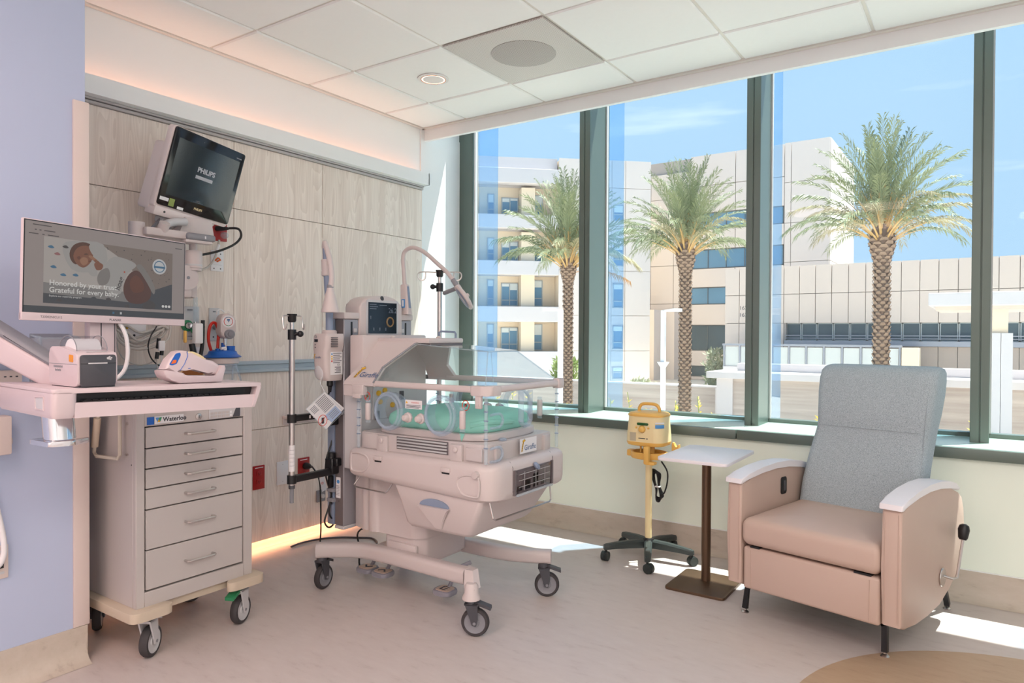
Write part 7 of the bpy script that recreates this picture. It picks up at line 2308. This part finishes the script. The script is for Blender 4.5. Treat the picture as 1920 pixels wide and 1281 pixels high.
# seat
def cushion(x0, x1, y0, y1, z0, z1, r, crown=0.015):
    sec = []
    for (ins, z) in ((r * 0.9, z0), (r * 0.35, z0 + r * 0.18), (r * 0.06, z0 + r * 0.6), (0, z0 + r), (0, z1 - r), (r * 0.06, z1 - r * 0.6), (r * 0.35, z1 - r * 0.18), (r * 0.9, z1)):
        sec.append([(p[0], p[1], z) for p in rrect(x0 + ins, x1 - ins, y0 + ins, y1 - ins, max(0.02 - ins * 0.3, 0.008), 4)])
    sec.append([(p[0], p[1], z1 + crown) for p in rrect(x0 + (x1 - x0) * 0.28, x1 - (x1 - x0) * 0.28, y0 + (y1 - y0) * 0.28, y1 - (y1 - y0) * 0.28, 0.02, 4)])
    return MB().loft(sec)


P_('seat', cushion(-0.236, 0.292, -0.112, 0.42, 0.318, 0.432, 0.035, 0.012), V_, smooth=70)
fr_ = P_('footrest_panel', MB().box(-0.234, 0.290, -0.098, -0.02, 0.140, 0.312, 0.012, 3), V_)
b = MB()
for xx in (-0.200, 0.256):
    b.tube([(xx, -0.0988, 0.148), (xx, -0.0995, 0.30)], 0.0013, 5)
P_('panel_seam', b, V_, fr_)
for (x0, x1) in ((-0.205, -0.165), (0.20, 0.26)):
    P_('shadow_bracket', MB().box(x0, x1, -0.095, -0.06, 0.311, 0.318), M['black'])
P_('base_frame', MB().box(-0.235, 0.292, 0.0, 0.56, 0.175, 0.318), M['dgrey'])
# back: tall, slightly waisted slab with a pillow roll at the top, leaning back
secs = []
for (h, wl, wr, d0, d1) in ((0.34, -0.232, 0.262, 0.36, 0.46), (0.42, -0.232, 0.264, 0.37, 0.5), (0.52, -0.226, 0.266, 0.387, 0.53), (0.62, -0.212, 0.268, 0.41, 0.561), (0.7, -0.198, 0.272, 0.4307, 0.5877), (0.765, -0.186, 0.276, 0.4463, 0.6083), (0.785, -0.184, 0.278, 0.444, 0.615), (0.84, -0.186, 0.284, 0.4496, 0.6346), (0.92, -0.192, 0.29, 0.4674, 0.6564), (0.985, -0.196, 0.292, 0.492, 0.669), (1.015, -0.195, 0.291, 0.5095, 0.6695), (1.033, -0.187, 0.285, 0.5331, 0.6611), (1.041, -0.17, 0.272, 0.5617, 0.6417)):
    secs.append([(p[0], p[1], h) for p in rrect(wl, wr, d0, d1, 0.042, 6)])
bk = P_('backrest', MB().loft(secs), M['tweed'], smooth=60, label='grey tweed backrest')
P_('back_seam', MB().tube([(-0.15, 0.4455, 0.772), (0.0, 0.4445, 0.772), (0.15, 0.4445, 0.772), (0.25, 0.4455, 0.772)], 0.0022, 6), M['tweed'], bk)
for sg in (1, -1):
    P_('side_seam', MB().tube([((-0.205 if sg > 0 else 0.255), 0.40, 0.50), ((-0.172 if sg > 0 else 0.262), 0.443, 0.70), ((-0.160 if sg > 0 else 0.268), 0.459, 0.86), ((-0.166 if sg > 0 else 0.268), 0.497, 0.985)], 0.0022, 6, smooth=3), M['tweed'], bk)
# legs
for (x, y, bend) in ((-0.276, 0.0, 1), (0.276, 0.0, -1), (-0.276, 0.66, 1), (0.29, 0.680, -1)):
    fw_ = 1 if y < 0.3 else -1
    lg = MB()
    xin = x + bend * 0.075
    if y > 0.3:
        lg.tube([(x, y, 0.018), (x - bend * 0.0, y - 0.05, 0.11), (x + bend * 0.02, y - 0.17, 0.20)], 0.014, 4)
    else:
        lg.tube([(x, y, 0.018), (x + bend * 0.004, y + 0.012, 0.105), (xin, y + 0.10, 0.150)], 0.014, 4)
    l_ = P_('leg', lg, M['black'], smooth=20)
    P_('glide', MB().lathe([(0.014, 0.0), (0.016, 0.004), (0.010, 0.010), (0.006, 0.012), (0.006, 0.022)], (x, y, 0), n=16), M['steel'], l_)
# switch inside the left arm, levers outside
sw = P_('recline_switch', MB().prism(rrect(0.235, 0.285, 0.470, 0.545, 0.010), 'x', -0.2405, -0.236, 0.002), M['black'])
P_('rocker', MB().box(-0.2365, -0.233, 0.255, 0.272, 0.485, 0.53, 0.002, 1), M['dgrey'], sw)
lv = P_('brake_lever', MB().lathe([(0, 0), (0.034, 0.0), (0.036, 0.003), (0.034, 0.006), (0, 0.006)], (0.362, 0.34, 0.235), (1, 0, 0), 28), M['steel'])
P_('lever_rod', MB().tube([(0.366, 0.34, 0.240), (0.392, 0.36, 0.232), (0.398, 0.40, 0.228), (0.400, 0.43, 0.30), (0.402, 0.462, 0.375)], 0.0055, 8), M['steel'], lv)
P_('lever_knob', MB().lathe([(0.012, 0.0), (0.017, 0.008), (0.021, 0.04), (0.017, 0.056), (0.008, 0.062), (0, 0.062)], (0.401, 0.458, 0.366), (0.01, 0.32, 0.95), 16), M['black'], lv)
lv = P_('brake_lever', MB().lathe([(0, 0), (0.034, 0.0), (0.036, 0.003), (0.034, 0.006), (0, 0.006)], (-0.302, 0.30, 0.235), (-1, 0, 0), 28), M['steel'])
P_('lever_rod', MB().tube([(-0.306, 0.30, 0.24), (-0.335, 0.28, 0.25), (-0.352, 0.13, 0.305)], 0.006, 8), M['grey'], lv)
P_('lever_knob', MB().ball((-0.354, 0.115, 0.310), 0.019, 16), M['grey'], lv)

# ================================================================== SIDE TABLE
t = thing('side_table', 'small side table with a white top on a bronze post, beside the recliner', 'table', (-1.08, 3.245, 0.0))
pl = rpoly([(-1.196, 2.905), (-0.885, 2.905), (-0.885, 3.375), (-1.175, 3.325)], [0.02, 0.02, 0.02, 0.02], 5)
pl = rpoly([(-1.200, 2.918), (-0.888, 2.918), (-0.888, 3.352), (-1.200, 3.352)], 0.022, 5)
part('table_top', MB().prism(pl, 'z', 0.617, 0.631, 0.003, 2), M['armcap'], t)
part('post', MB().cyl((-1.082, 3.245, 0.01), (-1.082, 3.245, 0.606), 0.0215, n=24), M['bronze'], t)
part('mount_plate', MB().box(-1.16, -0.98, 3.10, 3.30, 0.606, 0.617, 0.003, 1), M['bronze'], t)
part('base_plate', MB().prism(rpoly([(-1.215, 3.055), (-0.938, 3.055), (-0.938, 3.36), (-1.215, 3.36)], 0.022, 5), 'z', 0.0, 0.012, 0.002), M['bronze'], t)

# ================================================================== BREAST PUMP ON ITS STAND
px0, py0 = -1.447, 3.42
st = thing('pump_stand', 'rolling stand with a cream pole and a black five-star base, by the window', 'stand', (px0, py0, 0.0))
part('pole', MB().cyl((px0, py0, 0.09), (px0, py0, 0.555), 0.0175, n=20), M['cream'], st)
part('hub', MB().lathe([(0.030, 0.060), (0.036, 0.070), (0.036, 0.095), (0.026, 0.110), (0.019, 0.112)], (px0, py0, 0), n=24), M['black'], st)
BK = mat('matt_black_nylon', (44, 52, 52), 0.45, var=0.04)
for ang in (-68, 4, 76, 148, 220):
    a = RAD(ang)
    d, s = Vector((math.cos(a), math.sin(a), 0)), Vector((-math.sin(a), math.cos(a), 0))
    o_ = Vector((px0, py0, 0))
    sec = []
    for (r_, w2, zb, zt) in ((0.020, 0.020, 0.062, 0.104), (0.10, 0.019, 0.062, 0.100), (0.18, 0.017, 0.060, 0.090), (0.225, 0.016, 0.056, 0.083), (0.238, 0.012, 0.056, 0.079)):
        sec.append([o_ + d * r_ - s * w2 + Vector((0, 0, zb)), o_ + d * r_ + s * w2 + Vector((0, 0, zb)), o_ + d * r_ + s * w2 + Vector((0, 0, zt - 0.008)), o_ + d * r_ + s * w2 * 0.6 + Vector((0, 0, zt)), o_ + d * r_ - s * w2 * 0.6 + Vector((0, 0, zt)), o_ + d * r_ - s * w2 + Vector((0, 0, zt - 0.008))])
    lg = part('leg', MB().loft(sec), BK, st)
    c = o_ + d * 0.226 + Vector((0, 0, 0.024))
    hd_ = Vector((math.cos(a + 0.9), math.sin(a + 0.9), 0))
    hs = Vector((-hd_.y, hd_.x, 0))
    c = c + hd_ * 0.008
    part('caster_stem', MB().cyl(o_ + d * 0.226 + Vector((0, 0, 0.058)), o_ + d * 0.226 + Vector((0, 0, 0.036)), 0.007, n=8), M['black'], lg)
    for sg in (-1, 1):
        part('caster_wheel', MB().cyl(c + hs * (sg * 0.005), c + hs * (sg * 0.017), 0.024, n=20), BK, lg)
    part('caster_hood', MB().lathe([(0.0255, -0.0045), (0.0255, 0.0045)], c, hs, 20), BK, lg)
part('bottle_tray', MB().lathe([(0.070, 0.532), (0.088, 0.530), (0.092, 0.536), (0.092, 0.562), (0.086, 0.564), (0.082, 0.545), (0.03, 0.542), (0.020, 0.55)], (px0, py0, 0), n=36, sx=1.05, sy=0.9).box(px0 - 0.118, px0 - 0.080, py0 - 0.02, py0 + 0.02, 0.532, 0.566, 0.006, 2), M['yellow'], st)
part('tray_slot', MB().box(px0 - 0.1185, px0 - 0.100, py0 - 0.012, py0 + 0.012, 0.538, 0.560), M['tanplastic'], st)
part('bracket', MB().box(px0 + 0.018, px0 + 0.046, py0 - 0.118, py0 - 0.088, 0.515, 0.605, 0.006, 2).box(px0 + 0.02, px0 + 0.075, py0 - 0.115, py0 - 0.07, 0.512, 0.527, 0.005, 2), M['yellow'], st)
part('bottle_arm', MB().box(px0 + 0.07, px0 + 0.165, py0 - 0.012, py0 + 0.012, 0.548, 0.562, 0.004, 1), M['yellow'], st)
b = MB().prism([(px0 + 0.128, 0.55), (px0 + 0.164, 0.55), (px0 + 0.166, 0.612), (px0 + 0.160, 0.612), (px0 + 0.158, 0.600), (px0 + 0.150, 0.598), (px0 + 0.142, 0.606), (px0 + 0.137, 0.620), (px0 + 0.130, 0.622), (px0 + 0.128, 0.612)], 'y', py0 - 0.013, py0 + 0.013, 0.002)
part('bottle_cradle', b, M['yellow'], st)
part('neck', MB().cyl((px0, py0, 0.555), (px0, py0, 0.598), 0.030, n=20), M['yellow'], st)
for k in range(4):
    part('neck_rib', MB().box(px0 - 0.036 + 0.02 * k, px0 - 0.028 + 0.02 * k, py0 - 0.036, py0 - 0.028, 0.560, 0.596), M['yellow'], st)
pm = thing('breast_pump', 'yellow and cream breast pump with a top handle, on the rolling stand', 'breast pump', (px0, py0, 0.598))
secs = []
for (z, wx, wy) in ((0.598, 0.088, 0.070), (0.602, 0.100, 0.082), (0.612, 0.104, 0.086), (0.620, 0.1045, 0.0865)):
    secs.append([(px0 + p[0], py0 + p[1], z) for p in rrect(-wx, wx, -wy, wy, 0.05, 8)])
part('bottom_rim', MB().loft(secs), M['yellow'], pm)
secs = []
for (z, wx, wy) in ((0.619, 0.104, 0.086), (0.65, 0.1035, 0.0855), (0.70, 0.100, 0.082), (0.752, 0.0965, 0.079)):
    secs.append([(px0 + p[0], py0 + p[1], z) for p in rrect(-wx, wx, -wy, wy, 0.05, 8)])
body_ = part('pump_body', MB().loft(secs), M['cream'], pm)
secs = []
for (z, wx, wy) in ((0.751, 0.099, 0.0815), (0.760, 0.099, 0.0815), (0.768, 0.092, 0.075), (0.773, 0.06, 0.05)):
    secs.append([(px0 + p[0], py0 + p[1], z) for p in rrect(-wx, wx, -wy, wy, 0.048, 8)])
part('top_cap', MB().loft(secs), M['yellow'], pm)
hpth = [(px0 - 0.056, py0, 0.762), (px0 - 0.056, py0, 0.785), (px0 - 0.046, py0, 0.803), (px0 - 0.025, py0, 0.811), (px0 + 0.025, py0, 0.811), (px0 + 0.046, py0, 0.803), (px0 + 0.056, py0, 0.785), (px0 + 0.056, py0, 0.762)]
part('handle', MB().tube(hpth, 0.0085, 10, smooth=3), M['yellow'], pm)
fy_ = py0 - 0.0835
yy = fy_ - 0.001
part('display', MB().prism(rrect(px0 - 0.032, px0 + 0.030, 0.7075, 0.7200, 0.006), 'y', yy - 0.0015, yy + 0.006, 0.001), mat('green_display', (34, 78, 36), 0.25, var=0.02, emit=(40, 90, 40), estr=0.15), pm)
part('dial', MB().lathe([(0.018, 0), (0.019, 0.004), (0.015, 0.016), (0.010, 0.019), (0, 0.020)], (px0 - 0.002, yy, 0.688), (0, -1, 0), 20), M['yellow'], pm)
for dx in (-0.035, 0.032):
    part('button', MB().lathe([(0.0055, 0), (0.0055, 0.003), (0.003, 0.005), (0, 0.005)], (px0 + dx, yy - 0.001, 0.695), (0, -1, 0), 12), M['yellow'], pm)
part('print_line', MB().box(px0 - 0.022, px0 + 0.016, fy_ - 0.0036, fy_ - 0.0030, 0.6385, 0.6420), M['ink'], pm)
part('logo_dot', MB().box(px0 + 0.022, px0 + 0.028, fy_ - 0.0036, fy_ - 0.0030, 0.637, 0.643), M['ink'], pm)
part('white_sticker', MB().box(px0 - 0.070, px0 - 0.036, fy_ - 0.0030, fy_ + 0.002, 0.625, 0.668), mat('grey_sticker', (196, 186, 160), 0.6, var=0.02), pm)
ang = RAD(-42)
cxs, cys = px0 + 0.0555, py0 - 0.0375
for (z0, z1, m) in ((0.7185, 0.7265, 'label'), (0.696, 0.714, 'labelblue')):
    b = MB().loft([[(cxs + 0.0485 * math.cos(RAD(a)), cys + 0.0485 * math.sin(RAD(a)), z) for a in (-75, -55, -35, -15)] for z in (z0, z1)], caps=False, closed=False)
    part('side_sticker', b, M[m], pm)
t = thing('power_cable', 'black power cord bundled in a loop behind the breast pump stand', 'cord', (-1.41, 3.45, 0.29))
cx, cyy = px0 + 0.035, 3.455
part('cord', MB().tube([(px0 + 0.065, 3.43, 0.515), (px0 + 0.085, 3.46, 0.46), (px0 + 0.085, 3.46, 0.40), (px0 + 0.068, 3.46, 0.345), (px0 + 0.045, 3.46, 0.335)], 0.0042, 8, smooth=5), M['black'], t)
for k in range(5):
    o = 0.004 * k
    part('cord_loop', MB().tube([(px0 - 0.006 + o, cyy + 0.004 * k, 0.455 - o), (px0 + 0.020 + o, cyy + 0.004 * k, 0.462 - o), (px0 + 0.034 + o * 0.6, cyy + 0.004 * k, 0.43), (px0 + 0.040, cyy + 0.003 * k, 0.38), (px0 + 0.050 + o * 0.6, cyy + 0.004 * k, 0.33), (px0 + 0.045, cyy + 0.004 * k, 0.300 + o), (px0 + 0.028 - o * 0.5, cyy + 0.004 * k, 0.305 + o), (px0 + 0.026, cyy + 0.003 * k, 0.36), (px0 + 0.012, cyy + 0.004 * k, 0.40)], 0.0042, 8, smooth=4, closed=True), M['black'], t)
part('cord_tie', MB().box(px0 + 0.020, px0 + 0.050, cyy - 0.008, cyy + 0.022, 0.372, 0.380, 0.003, 1), M['label'], t)
